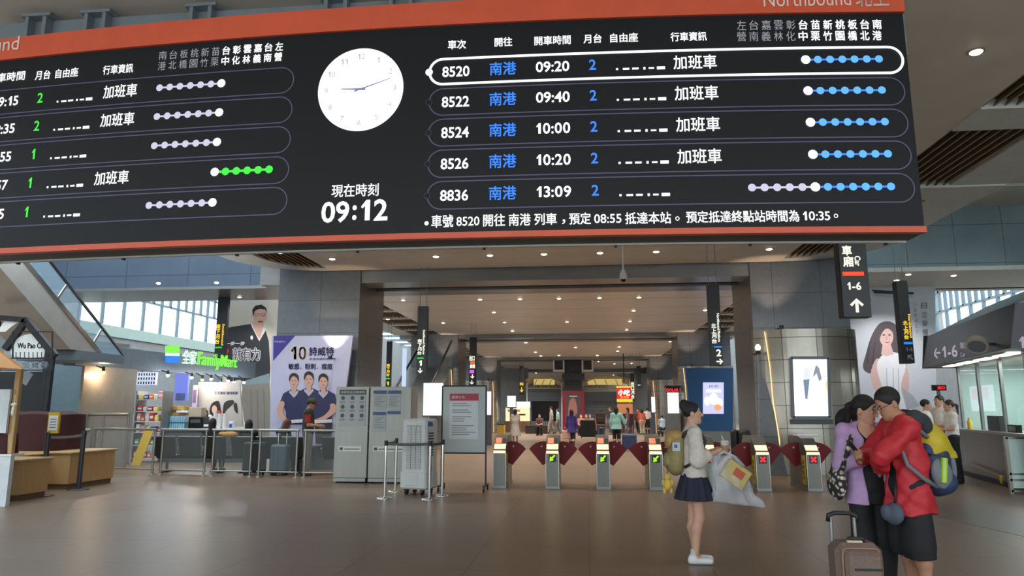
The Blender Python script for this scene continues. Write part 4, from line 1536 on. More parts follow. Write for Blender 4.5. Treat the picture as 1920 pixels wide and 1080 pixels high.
skirt(4.26, 6.65, 18.5, 3.5, 1)
skirt(4.26, 6.65, 33.5, 3.5, 0)
skirt(4.26, 6.65, 48.5, 3.5, 0)
skirt(-8.4, -6.1, 33.5, 3.5, 0)
skirt(-8.4, -6.1, 48.5, 3.5, 0)
for (x0, x1, y, top, lab) in ((4.42, 4.62, 18.5, 3.45, 'warm glowing reflection strip up the left edge of the near right steel column'), (4.4, 4.5, 33.4, 3.4, 'warm glowing reflection strip on the second right column behind the blue panel'),
                              (4.4, 4.5, 48.4, 3.4, 'faint warm reflection strip on the third right column'), (-6.3, -6.25, 33.4, 3.4, 'warm glowing reflection strip on the second left column behind the notice stand'),
                              (-6.3, -6.2, 48.4, 3.4, 'warm glowing reflection strip on the third left column near the bright shop')):
    s = MB()
    s.tube([(x0, y - 0.5, top), (x0 + 0.06, y - 0.56, top * 0.75), (x0 + 0.07, y - 0.62, top * 0.5), ((x0 + x1) / 2 + 0.04, y - 0.64, top * 0.3), (x1, y - 0.66, 0.05)], 0.013, M_stripshine, n=6)  # glowing tube drawn in place of warm light reflected in the steel
    tag(s.build('reflection_strip'), lab, 'reflection strip', 'warm reflection strips on the columns')
p = P(1421, 652, 17.9)
t = thing('wall_lamp', 'small round white lamp on a dark bracket at the near right column', 'lamp', (p.x, 17.9, p.z))
m = MB(); m.ell((0, 0, 0), (0.07, 0.07, 0.09), glow('lamp_globe', (255, 240, 205), 1.6)); m.build('globe', t)
m = MB(); m.cyl((0, 0, -0.07), (0, 0.0, -0.16), 0.06, M_black); m.bar((0, 0, -0.13), (0, 0.5, -0.13), 0.04, 0.04, M_black); m.build('bracket', t)
q = P(1510, 815, 17.0)
t = thing('standing_table', 'round white standing table between the two rightmost gates', 'table', (q.x, 17.0, 0))
m = MB(); m.lathe((0, 0, q.z - 0.03), [(0.27, 0), (0.29, 0.012), (0.27, 0.03)], mat('table_white', (240, 242, 242), rough=0.15, var=0), n=32); m.build('tabletop', t)
m = MB(); m.lathe((0, 0, 0), [(0.24, 0), (0.24, 0.02), (0.04, 0.05), (0.035, q.z - 0.03)], M_steel); m.build('pedestal', t)

# uplights washing the columns
for x, y in ((-6.6, 17.9), (4.75, 17.8), (-6.6, 32.9), (4.75, 32.7), (-6.6, 47.9), (4.75, 47.7)):
    t = thing('uplight', 'small uplight washing the granite column with warm light', 'uplight', (x, y - 0.1, 3.55 if x > 0 or y > 20 else 2.9), group='uplights on the columns')
    m = MB(); m.cyl((0, 0, -0.06), (0, 0, 0.02), 0.05, M_black, n=12); m.build('housing', t)
    m = MB(); m.bar((0, 0, -0.03), (0, 0.72, -0.03), 0.03, 0.03, M_black); m.build('bracket', t)
    ld = bpy.data.lights.new('uplamp', 'SPOT'); ld.energy = 75; ld.color = (1, 0.72, 0.5); ld.spot_size = math.radians(70); ld.spot_blend = 0.7; ld.shadow_soft_size = 0.05
    lo = bpy.data.objects.new('uplamp', ld); COL.objects.link(lo); lo.parent = t; lo.location = (0, 0, 0.05); lo.rotation_euler = (math.pi - 0.45, 0, 0)

for x, y, z, e, lab in ((9.6, 22.6, 5.5, 260, 'downlight washing the pale poster of the smiling woman'), (-13.2, 25.6, 5.82, 200, 'added downlight brightening the tall poster of the dark robed man'), (-7.3, 16.0, 5.3, 40, 'added downlight brightening the leaning poster of the attendants')):  # the last two lamps are added to brighten their posters
    t = lamp_at(x, y, z, lab, 'downlights washing the posters', e, warm=(1, 0.95, 0.92))
# blue panel with a screen, right passage
Y = 32.6
a = Art(Y - 0.02)
M_scr = glow('screen_lavender', (200, 200, 250), 1.1)
a.poly([(1318, 717), (1357, 717), (1357, 776), (1318, 776)], M_scr)
a.text('出發去旅行', 1338, 733, 28, 6, M_ltext, 0.3)
a.text('探索', 1338, 724, 18, 5, M_signdim)
for cx, cy, r in ((1326, 752, 6), (1338, 748, 8), (1349, 755, 6)):
    a.oval(cx, cy, r, r * 1.4, M_ltext)
a.oval(1346, 764, 7, 6, glow('screen_orange', (250, 170, 120), 1.0))
poster('blue_display_wall', 'deep blue display wall with a glowing screen in the right of the passage', 'display wall', [(1285, 690), (1375, 690), (1374, 808), (1296, 808)], Y, mat('deep_blue', (34, 86, 134), rough=0.45, var=0.05), 0.3, a, part='screen')
m = MB(); pa, pb = P(1297, 808, Y), P(1374, 808, Y); m.box2((pa.x, Y + 0.02, 0), (pb.x, Y + 0.2, pa.z), M_steel_dark); tag(m.build('display_plinth'), 'low grey plinth under the deep blue display wall', 'plinth')

# ================================================================== far hall: kiosk pillar, canopies, shops
Y = 50.0
def pbox(mb, x0, y0, x1, y1, Y, d, m):
    a, b = P(x0, y1, Y), P(x1, y0, Y)
    mb.box2((a.x, Y, a.z), (b.x, Y + d, b.z), m)
M_kiosk = mat('kiosk_dark', (46, 50, 62), rough=0.4, var=0.08)
M_kred = mat('kiosk_red', (104, 20, 32), rough=0.4, var=0.06)
M_canopy = mat('canopy_cream', (206, 194, 160), rough=0.5, var=0.06)
M_shutter = tiles('shutter', (150, 164, 178), (100, 112, 124), 3.0, 0.12, 0.02, rough=0.5, var=0.05, axes='xz')
M_shop = mat('shop_fascia_blue', (112, 128, 152), rough=0.5, var=0.05)
c0 = P(1075, 809, Y)
t = thing('kiosk_pillar', 'dark pillar with red framed poster and two wall screens in the middle of the far hall', 'kiosk', (c0.x, Y, 0))
def kp(mb, name, parent=None):
    o = mb.build(name, parent or t)
    if parent is None:
        o.location = -t.location
    return o
m = MB(); pbox(m, 1060, 671, 1090, 812, Y, 2.0, M_kiosk); kp(m, 'column')
m = MB(); pbox(m, 1055, 733, 1095, 812, Y - 0.3, 0.3, M_kred); kp(m, 'red_frame')
m = MB(); pbox(m, 1061, 739, 1089, 800, Y - 0.33, 0.03, mat('poster_dark', (58, 48, 52), rough=0.3, var=0.3, scale=3)); 
A2 = Art(Y - 0.34); A2.poly([(1068, 752), (1078, 748), (1082, 775), (1066, 780)], pr_mat('dim_figure', (120, 84, 80)), True); A2.poly([(1068, 742), (1082, 742), (1082, 744), (1068, 744)], pr_mat('dim_white', (160, 160, 160)))
m.merge(A2.mb); kp(m, 'poster')
for x0, x1 in ((1037, 1058), (1091, 1112)):
    m = MB(); pbox(m, x0, 671, x1, 697, Y - 0.5, 0.3, M_white); fr = kp(m, 'screen_housing')
    m = MB(); pbox(m, x0 + 3, 676, x1 - 3, 693, Y - 0.53, 0.03, M_blackgl); o = m.build('screen_glass', fr)
m = MB(); pbox(m, 1054, 700, 1096, 712, Y - 0.6, 0.3, M_kiosk); kp(m, 'bracket')
for x0, x1, lab in ((985, 1056, 'cream arched canopy left of the dark kiosk pillar'), (1086, 1182, 'cream arched canopy right of the dark kiosk pillar')):
    t2 = thing('arched_canopy', lab, 'canopy', (P((x0 + x1) / 2, 720, 51).x, 51, 4.2))
    m = MB()
    n = 12
    for k in range(n):
        u0, u1 = k / n, (k + 1) / n
        f0 = lambda u: 717 - 13 * math.sin(math.pi * (0.15 + 0.85 * u) if x0 < 1000 else math.pi * (0.85 * u + 0.0)) * 1.0
        a_, b_ = P(x0 + (x1 - x0) * u0, f0(u0), 51), P(x0 + (x1 - x0) * u1, f0(u1), 51)
        m.add([a_, b_, b_ + Vector((0, 2.5, -0.3)), a_ + Vector((0, 2.5, -0.3)), a_ - Vector((0, 0, 0.12)), b_ - Vector((0, 0, 0.12))], [(0, 1, 2, 3), (0, 4, 5, 1)], M_canopy)
    o = m.build('roof', t2); o.location = -t2.location
    m = MB(); a_, b_ = P(x0 + 16, 716, 51.3), P(x1 - 16, 716, 51.3)
    m.cyl(a_, b_, 0.22, glow('canopy_lamp', (210, 185, 110), 0.8), n=12)
    o = m.build('light_tube', t2); o.location = -t2.location
    m = MB()
    for k in range(5):
        u = x0 + 8 + (x1 - x0 - 16) * k / 4
        m.bar(P(u, 712, 51.1), P(u + (7 if x0 > 1000 else -7), 727, 51.1), 0.05, 0.05, M_canopy)
    m.bar(P(x0 + 5, 728, 51.1), P(x1 - 5, 728, 51.1), 0.06, 0.08, M_canopy)
    for u in (x0 + 3, x1 - 3):
        m.bar(P(u, 718, 51.1), Vector((P(u, 718, 51.1).x, 51.1, 0)), 0.09, 0.09, M_white, up=(0, 1, 0))
    o = m.build('truss', t2); o.location = -t2.location
for x0, x1, lab, sh in ((990, 1054, 'blue grey shop front with dark open window, left of the kiosk pillar', False), (1096, 1160, 'blue grey shop front with pale roller shutters, right of the kiosk pillar', True)):
    t2 = thing('closed_shop', lab, 'shop', (P((x0 + x1) / 2, 770, 52).x, 52, 0))
    m = MB(); pbox(m, x0, 736, x1, 752, 52, 0.5, M_shop); pbox(m, x0, 752, x0 + 6, 812, 52, 0.5, M_shop); pbox(m, x1 - 6, 752, x1, 812, 52, 0.5, M_shop)
    o = m.build('fascia', t2); o.location = -t2.location
    m = MB()
    if sh:
        for k in range(3):
            pbox(m, x0 + 6 + 17 * k, 754, x0 + 22 + 17 * k, 800, 52.2, 0.1, M_shutter)
    else:
        pbox(m, x0 + 6, 752, x1 - 6, 790, 53.5, 0.1, M_kiosk)
        pbox(m, x0 + 6, 790, x1 - 6, 809, 52.1, 0.3, M_steel_dark)
    o = m.build('shutter' if sh else 'counter', t2); o.location = -t2.location
m = MB(); pbox(m, 940, 712, 1190, 735, 56, 0.3, M_wallgrey); pbox(m, 880, 690, 990, 812, 58, 0.3, M_wallgrey); pbox(m, 1160, 700, 1240, 812, 62, 0.3, M_wallgrey)
struct('wall_far_shops', m)
# bright shop left, lit panels, red and yellow shop sign
M_warm = glow('warm_shop_glow', (255, 226, 178), 1.15)
t2 = thing('bright_shop', 'brightly lit warm shop counter at the far left of the hall', 'shop', (P(965, 770, 50).x, 50, 0))
m = MB(); pbox(m, 950, 753, 993, 764, 50, 0.5, glow('shop_sign_white', (255, 250, 238), 1.4)); o = m.build('lit_sign', t2); o.location = -t2.location
m = MB(); pbox(m, 948, 764, 993, 790, 51, 0.2, M_warm); pbox(m, 952, 768, 975, 772, 50.9, 0.1, M_canopy); pbox(m, 960, 776, 985, 779, 50.9, 0.1, M_kred); o = m.build('lit_interior', t2); o.location = -t2.location
m = MB(); pbox(m, 946, 790, 994, 812, 50.2, 0.6, mat('counter_brown', (110, 84, 62), var=0.1)); o = m.build('counter', t2); o.location = -t2.location
for box, lab, c_, Yv in (((951, 742, 967, 763), 'small white lit panel above the bright far shop', (246, 248, 255), 47.5), ((912, 734, 921, 778), 'narrow pinkish white lit panel beside the notice stand', (250, 230, 252), 31.5),
                         ((793, 718, 831, 779), 'white lit advertising panel just left of the notice stand', (240, 248, 255), 22.0), ((1222, 744, 1228, 773), 'slim white lit panel on the third right column', (245, 245, 255), 47.0)):
    t2 = thing('glowing_advert', lab, 'lit panel', (P((box[0] + box[2]) / 2, box[3], Yv).x, Yv, P(box[0], box[3], Yv).z))
    m = MB(); pbox(m, *box, Yv, 0.1, glow('panel_glow_%d_%d' % (c_[1], c_[2]), c_, 1.2)); o = m.build('glowing_face', t2); o.location = -t2.location
    m = MB(); pbox(m, box[0] - 1.2, box[1] - 1.2, box[2] + 1.2, box[3] + 2.5, Yv + 0.02, 0.12, M_frame); o = m.build('housing', t2); o.location = -t2.location
    m = MB(); q = P((box[0] + box[2]) / 2, box[3], Yv); m.box2((q.x - 0.12, Yv + 0.04, 0), (q.x + 0.12, Yv + 0.1, q.z), M_frame); o = m.build('leg', t2); o.location = -t2.location
t2 = thing('glowing_advert', 'white lit panel topped by red lettering, right of the far column', 'lit panel', (P(1263, 776, 33.0).x, 33.0, 0))
m = MB(); pbox(m, 1253, 736, 1272, 775, 33.0, 0.12, M_lb); o = m.build('glowing_face', t2); o.location = -t2.location
A2 = Art(32.9); A2.poly([(1249, 727), (1274, 727), (1274, 736), (1249, 736)], M_blackgl); A2.text('DOLAR', 1261, 731.5, 22, 6, M_ledr, 0.3); o = A2.mb.build('lettering', t2); o.location = -t2.location
m = MB(); pbox(m, 1250, 775, 1274, 830, 33.0, 0.3, M_steel_dark); pbox(m, 1247, 723, 1276, 727, 32.9, 0.3, M_black); o = m.build('stand', t2); o.location = -t2.location
t2 = thing('shop_sign', 'red and yellow lit shop sign in the far right of the hall', 'shop sign', (P(1171, 752, 46).x, 46, 3))
m = MB(); pbox(m, 1157, 725, 1185, 752, 46, 0.2, glow('shop_red', (225, 40, 30), 0.9)); pbox(m, 1157, 748, 1186, 754, 45.9, 0.3, glow('shop_yellow', (250, 200, 50), 1.1)); pbox(m, 1156, 724, 1186, 727, 45.9, 0.3, MATS['shop_yellow']); o = m.build('sign_box', t2); o.location = -t2.location
A2 = Art(45.9); A2.text('小吃', 1170, 736, 22, 11, M_ltext, 0.5); A2.text('美食街', 1171, 744.5, 16, 4, M_signyel); o = A2.mb.build('lettering', t2); o.location = -t2.location
m = MB(); m.cyl((t2.location.x, 46.1, 3.3), (t2.location.x, 46.1, 5.1), 0.03, M_black); o = m.build('hanger', t2); o.location = -t2.location
t2 = thing('food_stall', 'warm lit food stall under the red and yellow shop sign', 'stall', (P(1172, 780, 47).x, 47, 0))
m = MB(); pbox(m, 1158, 757, 1186, 776, 48, 0.2, glow('stall_glow', (220, 140, 90), 0.7)); o = m.build('lit_interior', t2); o.location = -t2.location
m = MB(); pbox(m, 1156, 776, 1188, 812, 47, 0.5, mat('stall_brown', (84, 52, 44), var=0.15)); o = m.build('counter', t2); o.location = -t2.location
# waste bin, yellow box, planter seat in the far hall
for nm, box, Yv, m_, lab, cat in (('waste_bin', (1264, 778, 1279, 812), 40, M_wallgrey, 'tall grey waste bin left of the deep blue display wall', 'bin'), ('yellow_box', (932, 796, 946, 817), 44, mat('yellow_case', (196, 158, 70), var=0.1), 'yellow box on the floor left of the woman in white', 'box'),
                                  ('low_bench', (985, 800, 1030, 812), 47, mat('dark_bench', (56, 50, 46), var=0.1), 'long dark seat where travellers sit, left of the kiosk pillar', 'seat')):
    t2 = thing(nm, lab, cat, (P((box[0] + box[2]) / 2, box[3], Yv).x, Yv, 0))
    m = MB(); a_, b_ = P(box[0], box[3], Yv), P(box[2], box[1], Yv); m.box2((a_.x, Yv, 0), (b_.x, Yv + 0.5, b_.z), m_, bev=0.03); o = m.build('body', t2); o.location = -t2.location
    m = MB(); m.box2((a_.x - 0.02, Yv - 0.02, b_.z), (b_.x + 0.02, Yv + 0.52, b_.z + 0.04), M_black); o = m.build('lid' if nm != 'low_bench' else 'cushion', t2); o.location = -t2.location
# dark bollards near the right gates
for px, w, lab in ((1378, 0.09, 'slim black bollard right of the deep blue display wall'), (1396, 0.16, 'thick dark bin beside the slim black bollard')):
    q = P(px, 840, 17.0)
    m = MB(); m.lathe((0, 0, 0), [(w, 0), (w, 1.0), (w * 0.9, 1.08), (w * 0.3, 1.1)], M_black, n=18)
    tag(m.build('bollard' if w < 0.1 else 'round_bin', loc=(q.x, 17.0, 0)), lab, 'bollard' if w < 0.1 else 'bin')

# ================================================================== left side: shop, escalators, kiosk
FA, FB = (-13.4, 18.5), (-12.1, 26.0)
fd = Vector((FB[0] - FA[0], FB[1] - FA[1], 0)).normalized()
fnrm = Vector((fd.y, -fd.x, 0))                      # out of the shop front, towards the hall
M_fascia = mat('shop_fascia_grey', (98, 108, 116), rough=0.5, var=0.06)
shop = thing('convenience_store', 'grey convenience store front with green lit sign at the left', 'shop', (FA[0], FA[1], 0))
def sp(mb, name, parent=None):
    o = mb.build(name, parent or shop)
    if parent is None:
        o.location = -shop.location
    return o
def fac(px, py, off=0.0):
    return PL(px, py, FA, FB) + fnrm * off
zf0, zf1 = 2.72, 3.3
a0, a1 = fac(140, 690), fac(478, 712)
m = MB()
v0 = Vector((a0.x, a0.y, zf0)); v1 = Vector((a1.x, a1.y, zf0 - 0.02))
m.prism([v0, v1, v1 + Vector((0, 0, zf1 - zf0)), v0 + Vector((0, 0, zf1 - zf0))], -fnrm * 0.4, M_fascia)
sp(m, 'fascia')
m = MB()
b0, b1 = fac(152, 760), fac(252, 760)
m.prism([Vector((b0.x, b0.y, 0)), Vector((b1.x, b1.y, 0)), Vector((b1.x, b1.y, zf0)), Vector((b0.x, b0.y, zf0))], -fnrm * 0.1, mat('beige_panel', (150, 140, 128), rough=0.35, var=0.06))
sp(m, 'beige_panel')
m = MB()
back = -fnrm * 3.0
m.prism([Vector((b1.x, b1.y - 2, 0)) + back, Vector((a1.x, a1.y + 3, 0)) + back, Vector((a1.x, a1.y + 3, 3.2)) + back, Vector((b1.x, b1.y - 2, 3.2)) + back], -fnrm * 0.1, mat('shop_back', (150, 160, 166), rough=0.5, var=0.06))
sp(m, 'back_wall')
# lit sign: logo and lettering standing on the fascia
M_fgreen = glow('sign_lime', (120, 230, 70), 1.25)
M_fblue = glow('sign_logo_blue', (50, 130, 235), 1.1)
M_fwhite = glow('sign_logo_white', (215, 250, 225), 1.2)
sfn = lambda u, v, z=0.0: PL(u, v, FA, FB) + fnrm * (0.12 + z)
m = MB()
for y0, y1, mm in ((648, 662, M_fgreen), (662, 667, M_fwhite), (667, 680, M_fblue)):
    q0 = [sfn(309, y0), sfn(331, y0 + (y0 - 648) * 0.03), sfn(331, y1 + 0.5), sfn(309, y1)]
    m.prism(q0, -fnrm * 0.1, mm)
sp(m, 'logo_sign')
def persp_text(mb, s, x0, yt0, yb0, x1, yt1, yb1, mm, weight=0.0, depth=0.06):
    """lettering on the fascia between two vertical edges given in the photograph's frame"""
    A, B = PL(x0, yb0, FA, FB), PL(x1, yb1, FA, FB)
    hA, hB = PL(x0, yt0, FA, FB).z - A.z, PL(x1, yt1, FA, FB).z - B.z
    vs, fs, gx0, gx1, gy0, gy1 = glyphs(s, weight)
    for d in (0.0, depth):
        mb.add([A + (B - A) * ((x - gx0) / (gx1 - gx0)) + Vector((0, 0, (y - gy0) / (gy1 - gy0) * (hA + (hB - hA) * (x - gx0) / (gx1 - gx0)))) + fnrm * (0.1 + d) for x, y in vs], fs, mm)
m = MB()
persp_text(m, '全家', 335, 655, 682, 361, 658, 684, M_fwhite, 0.01)
persp_text(m, 'FamilyMart', 364, 659, 692, 437, 669, 696, M_fgreen, 0.012)
sp(m, 'lit_lettering')
m = MB()
for k in range(5):
    q = fac(250 - 24 * k, 655 - 3 * k, -0.6)
    m.bar((q.x, q.y, 3.32 + 0.12 * (k % 2)), (q.x + fd.x * 0.9, q.y + fd.y * 0.9, 3.32 + 0.12 * (k % 2)), 0.1, 0.1, M_steel_dark)
sp(m, 'roof_pipes')
# row of spotlights under the fascia
M_spotw = glow('spot_white', (235, 240, 255), 3.0)
M_spoto = glow('spot_warm', (255, 170, 80), 3.5)
for k, (px, py, warm) in enumerate(((180, 698, True), (302, 704, False), (347, 708, False), (367, 712, True), (384, 711, False), (402, 718, False), (416, 714, False), (427, 717, False), (446, 717, False))):
    q = fac(px, py, 0.25)
    t2 = thing('track_spotlight', ('warm track spotlight in front of the beige shop panel', 'white spotlight beside the dark grid rack in the shop', 'white spotlight above the shop\'s blue panel', 'warm starry spotlight in the middle of the shop', 'white spotlight fourth from the right end of the shop fascia',
              'small low spotlight above the grey shop poster', 'white spotlight third from the right end of the shop fascia', 'white spotlight second from the right end of the shop fascia', 'white spotlight at the right end of the shop fascia')[k], 'spotlight', (q.x, q.y, q.z), group='spotlights under the shop fascia')
    m = MB(); m.cyl((0, 0, 0.02), (0, 0, 0.15), 0.045, M_black, r2=0.035, n=10); m.bar((0, 0, 0.1), (-fnrm.x * 0.25, -fnrm.y * 0.25, max(0.15, zf0 - q.z + 0.02)), 0.03, 0.03, M_black); m.build('housing', t2)
    m = MB(); m.ell((0, 0, 0), (0.055, 0.055, 0.05), M_spoto if warm else M_spotw); m.build('bulb', t2)
    ld = bpy.data.lights.new('spotlamp', 'POINT'); ld.energy = 26; ld.color = (1, 0.75, 0.5) if warm else (0.9, 0.95, 1); ld.shadow_soft_size = 0.06
    lo = bpy.data.objects.new('spotlamp', ld); COL.objects.link(lo); lo.parent = t2; lo.location = (0, 0, -0.08)

# goods and fittings of the shop, on a counter facing the hall
YC = 20.6
def at(px, py, Y=YC):
    return P(px, py, Y)
ca, cb = at(300, 805), at(462, 805)
zc = ca.z
t2 = thing('shop_counter', 'long pale service counter of the convenience store behind the railing', 'counter', (ca.x, YC, 0))
m = MB(); m.box2((0, 0, 0), (cb.x - ca.x, 0.7, zc - 0.05), mat('counter_dark', (72, 76, 80), rough=0.5, var=0.08)); m.build('body', t2)
m = MB(); m.box2((-0.03, -0.03, zc - 0.05), (cb.x - ca.x + 0.03, 0.73, zc), M_white); m.build('worktop', t2)
M_bottle = mat('water_blue', (150, 205, 225), rough=0.15, var=0.05, alpha=0.75)
M_cap = mat('cap_blue', (50, 90, 180), rough=0.5, var=0)
def base_thing(name, label, cat, px, Y, z=None, group=None):
    q = P(px, 780, Y)
    return thing(name, label, cat, (q.x, Y, zc if z is None else z), group=group)
bottle = None
for r_ in range(2):
    for k in range(8):
        q = P(316 + 4.1 * k, 790, YC + 0.2)
        if bottle is None:
            bottle = thing('water_bottle', '', 'bottle', (0, 0, 0), group='water bottles stacked on the shop counter')
            m = MB(); m.lathe((0, 0, 0), [(0.028, 0), (0.03, 0.02), (0.03, 0.12), (0.024, 0.15), (0.012, 0.18)], M_bottle, n=10); m.build('body', bottle)
            m = MB(); m.cyl((0, 0, 0.18), (0, 0, 0.2), 0.013, M_cap, n=8); m.build('cap', bottle)
            o = bottle
        else:
            o = copy_tree(bottle)
        o['label'] = ('clear blue water bottle in the lower tier of the pack on the shop counter', 'clear blue water bottle in the upper tier of the pack on the shop counter')[r_]
        o['group'] = ('water bottles in the lower tier', 'water bottles in the upper tier')[r_]
        o.location = (q.x, YC + 0.2, zc + 0.215 * r_)
m = MB(); q0, q1 = P(313, 780, YC + 0.35), P(349, 780, YC + 0.35); m.box2((q0.x, YC + 0.28, zc + 0.2), (q1.x, YC + 0.5, zc + 0.214), M_cap); m.box2((q0.x, YC + 0.3, zc), (q1.x, YC + 0.5, zc + 0.2), M_bottle); tag(m.build('water_pack'), 'blue shrink wrapped water pack behind the rows of bottles', 'pack')
def cbox(name, label, cat, x0, y0, x1, y1, Y, d, mt, part=None):
    a_, b_ = P(x0, y1, Y), P(x1, y0, Y)
    t_ = thing(name, label, cat, ((a_.x + b_.x) / 2, Y, a_.z))
    w_, h_ = b_.x - a_.x, b_.z - a_.z
    m = MB(); m.box2((-w_ / 2, 0, 0), (w_ / 2, d, h_), mt, bev=0.012); m.build('body', t_)
    if part:
        m = MB(); m.box2((-w_ * 0.35, -0.006, h_ * part[1]), (w_ * 0.35, 0, h_ * part[2]), part[3]); m.build(part[0], t_)
    return t_
M_card = mat('cardboard', (190, 150, 90), rough=0.8, var=0.08)
cbox('cardboard_box', 'tan cardboard box standing on the bottled water display', 'box', 312, 761, 345, 779, YC + 0.35, 0.3, M_card, ('printed_label', 0.35, 0.6, mat('label_brown', (130, 92, 56), var=0)))
cbox('serving_tray', 'white tray beside the tan cardboard box on the shop counter', 'tray', 330, 770, 352, 774, YC + 0.2, 0.3, M_white)
cbox('coffee_machine', 'dark coffee machine under a beige panel on the shop counter', 'coffee machine', 352, 782, 380, 804, YC + 0.2, 0.4, M_blackgl, ('control_panel', 0.5, 0.8, M_hdr))
cbox('beige_cover', 'beige sheet covering the top of the dark coffee machine', 'cover', 353, 764, 378, 782, YC + 0.25, 0.3, mat('beige_sheet', (190, 172, 150), var=0.05))
cbox('glass_container', 'clear glass display case on the shop counter beside the cup stacks', 'display case', 379, 783, 398, 804, YC + 0.25, 0.3, M_acryl, ('price_card', 0.2, 0.4, M_white))
cbox('drink_carton', 'white and blue carton on the right of the shop counter', 'carton', 428, 790, 437, 805, YC + 0.15, 0.15, M_white, ('blue_print', 0.2, 0.7, M_cap))
M_cup = mat('paper_cup_white', (238, 236, 234), rough=0.6, var=0)
cupst = None
for k, (px, n, lab) in enumerate(((403, 6, 'tall stack of white paper cups on the shop counter'), (411, 6, 'stack of white cups with red rims on the shop counter'), (421, 5, 'white cup stack beside the blue carton'), (397, 4, 'short stack of white cups next to the display case'))):
    q = P(px, 790, YC + 0.15)
    t_ = thing('cup_stack', lab, 'cups', (q.x, YC + 0.15, zc), group='cup stacks on the shop counter')
    for j in range(n):
        m = MB(); m.lathe((0, 0, 0.09 * j), [(0.045, 0), (0.06, 0.11)], M_cup if not (k == 1 and j == n - 1) else mat('cup_red', (220, 90, 80), var=0), n=14); m.build('cup', t_)
# grid rack, price board, panels
q0, q1 = P(252, 722, 21.5), P(293, 698, 21.5)
t_ = thing('grid_rack', 'white rack with rows of small dark slots high in the shop', 'rack', (q0.x, 21.5, q0.z))
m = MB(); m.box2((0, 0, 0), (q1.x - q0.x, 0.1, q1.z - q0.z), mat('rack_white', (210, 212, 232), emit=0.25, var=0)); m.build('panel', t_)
m = MB()
for a_ in range(8):
    for b_ in range(3):
        w_, h_ = (q1.x - q0.x) / 8, (q1.z - q0.z) / 3
        m.box2((w_ * (a_ + 0.3), -0.012, h_ * (b_ + 0.22)), (w_ * (a_ + 0.7), 0, h_ * (b_ + 0.8)), M_luga)
m.build('slots', t_)
m = MB(); m.cyl((0.2, 0.05, q1.z - q0.z), (0.2, 0.05, q1.z - q0.z + 0.5), 0.015, M_black, n=6); m.cyl(((q1.x - q0.x) - 0.2, 0.05, q1.z - q0.z), ((q1.x - q0.x) - 0.2, 0.05, q1.z - q0.z + 0.5), 0.015, M_black, n=6); m.build('hanger', t_)
cbox('blue_backlit_panel', 'blue violet backlit panel in the middle of the shop', 'lit panel', 325, 700, 354, 752, 22.3, 0.1, glow('panel_violet', (120, 135, 235), 0.9), ('printed_scene', 0.02, 0.28, mat('scene_dark', (70, 80, 120), var=0.3, scale=12)))
cbox('pink_banner', 'slim pale pink banner beside the blue violet panel', 'banner', 359, 722, 371, 764, 22.2, 0.04, mat('banner_pink', (190, 170, 192), var=0.05), ('lettering_strip', 0.2, 0.8, mat('banner_ink', (120, 90, 120), var=0)))
Y = 22.6
a = Art(Y)
a.text('天天美味 咖啡新鮮', 424, 737, 44, 6, PN, 0.2)
a.poly([(393, 775), (397, 757), (410, 752), (414, 770), (408, 782)], PHR, True)
a.poly([(420, 756), (436, 750), (438, 757), (424, 770), (418, 784)], PHR, True)
a.poly([(438, 758), (444, 756), (446, 775), (440, 770)], PHR, True)
a.oval(402, 768, 5, 8, PSK)
poster('hanging_banner', 'grey shop banner with printed figures, hanging behind the cup stacks', 'banner', [(372, 716), (449, 718), (455, 800), (374, 800)], Y, pr_mat('banner_grey', (176, 172, 168)), 0.05, a)
# shelf unit with goods
t_ = thing('shelf_unit', 'open shelf unit of snacks and drinks at the left of the store opening', 'shelf', (P(271, 860, 20.4).x, 20.4, 0))
w_ = 0.86
m = MB()
for sx_ in (-w_ / 2, w_ / 2):
    m.box2((sx_ - 0.02, 0, 0), (sx_ + 0.02, 0.5, 2.1), M_steel_dark)
m.build('side_frame', t_)
levels = [0.12, 0.5, 0.88, 1.2, 1.5, 1.85]
for z in levels:
    m = MB(); m.box2((-w_ / 2, 0, z - 0.02), (w_ / 2, 0.5, z), M_white); m.build('shelf_board', t_)
random.seed(11)
palette = [(200, 60, 60), (225, 120, 60), (232, 205, 90), (90, 150, 90), (210, 210, 205), (70, 90, 150), (150, 60, 80), (230, 150, 150)]
gm = [mat('snack_%d' % k, c_, rough=0.4, var=0.1, scale=20) for k, c_ in enumerate(palette)]
ln = ('bottom', 'second', 'third', 'fourth', 'fifth', 'top')
cn = ('red', 'orange', 'yellow', 'green', 'white', 'blue', 'maroon', 'pink')
for li, z in enumerate(levels):
    x = -0.4
    k = 0
    while x < 0.26:
        w2 = random.uniform(0.12, 0.2)
        h2 = random.uniform(0.13, 0.25)
        ci = (k * 3 + li * 2 + random.randint(0, 1)) % 8
        m = MB(); m.box2((-w2 / 2 + 0.01, 0, 0), (w2 / 2 - 0.01, 0.2, h2), gm[ci], bev=0.02); m.box2((-w2 / 2 + 0.025, -0.004, h2 * 0.35), (w2 / 2 - 0.025, 0.0, h2 * 0.65), M_white)
        tag(m.build('snack_packet', loc=(t_.location.x + x + w2 / 2, 20.42, z)), '%s snack packet on the %s board of the store shelf' % (cn[ci], ln[li]), 'snack', '%s packets on the %s board' % (cn[ci], ln[li]))
        x += w2
        k += 1
m = MB(); q = P(284, 850, 19.6)
m.prism([(0, 0, 0), (0.28, 0.0, 0), (0.42, 0.3, 1.0), (0.14, 0.3, 1.0)], (0.0, 0.03, 0), M_yellow)
tag(m.build('yellow_a_frame', loc=(P(246, 860, 19.3).x, 19.3, 0)), 'yellow folded sign board leaning beside the store shelf', 'sign board')

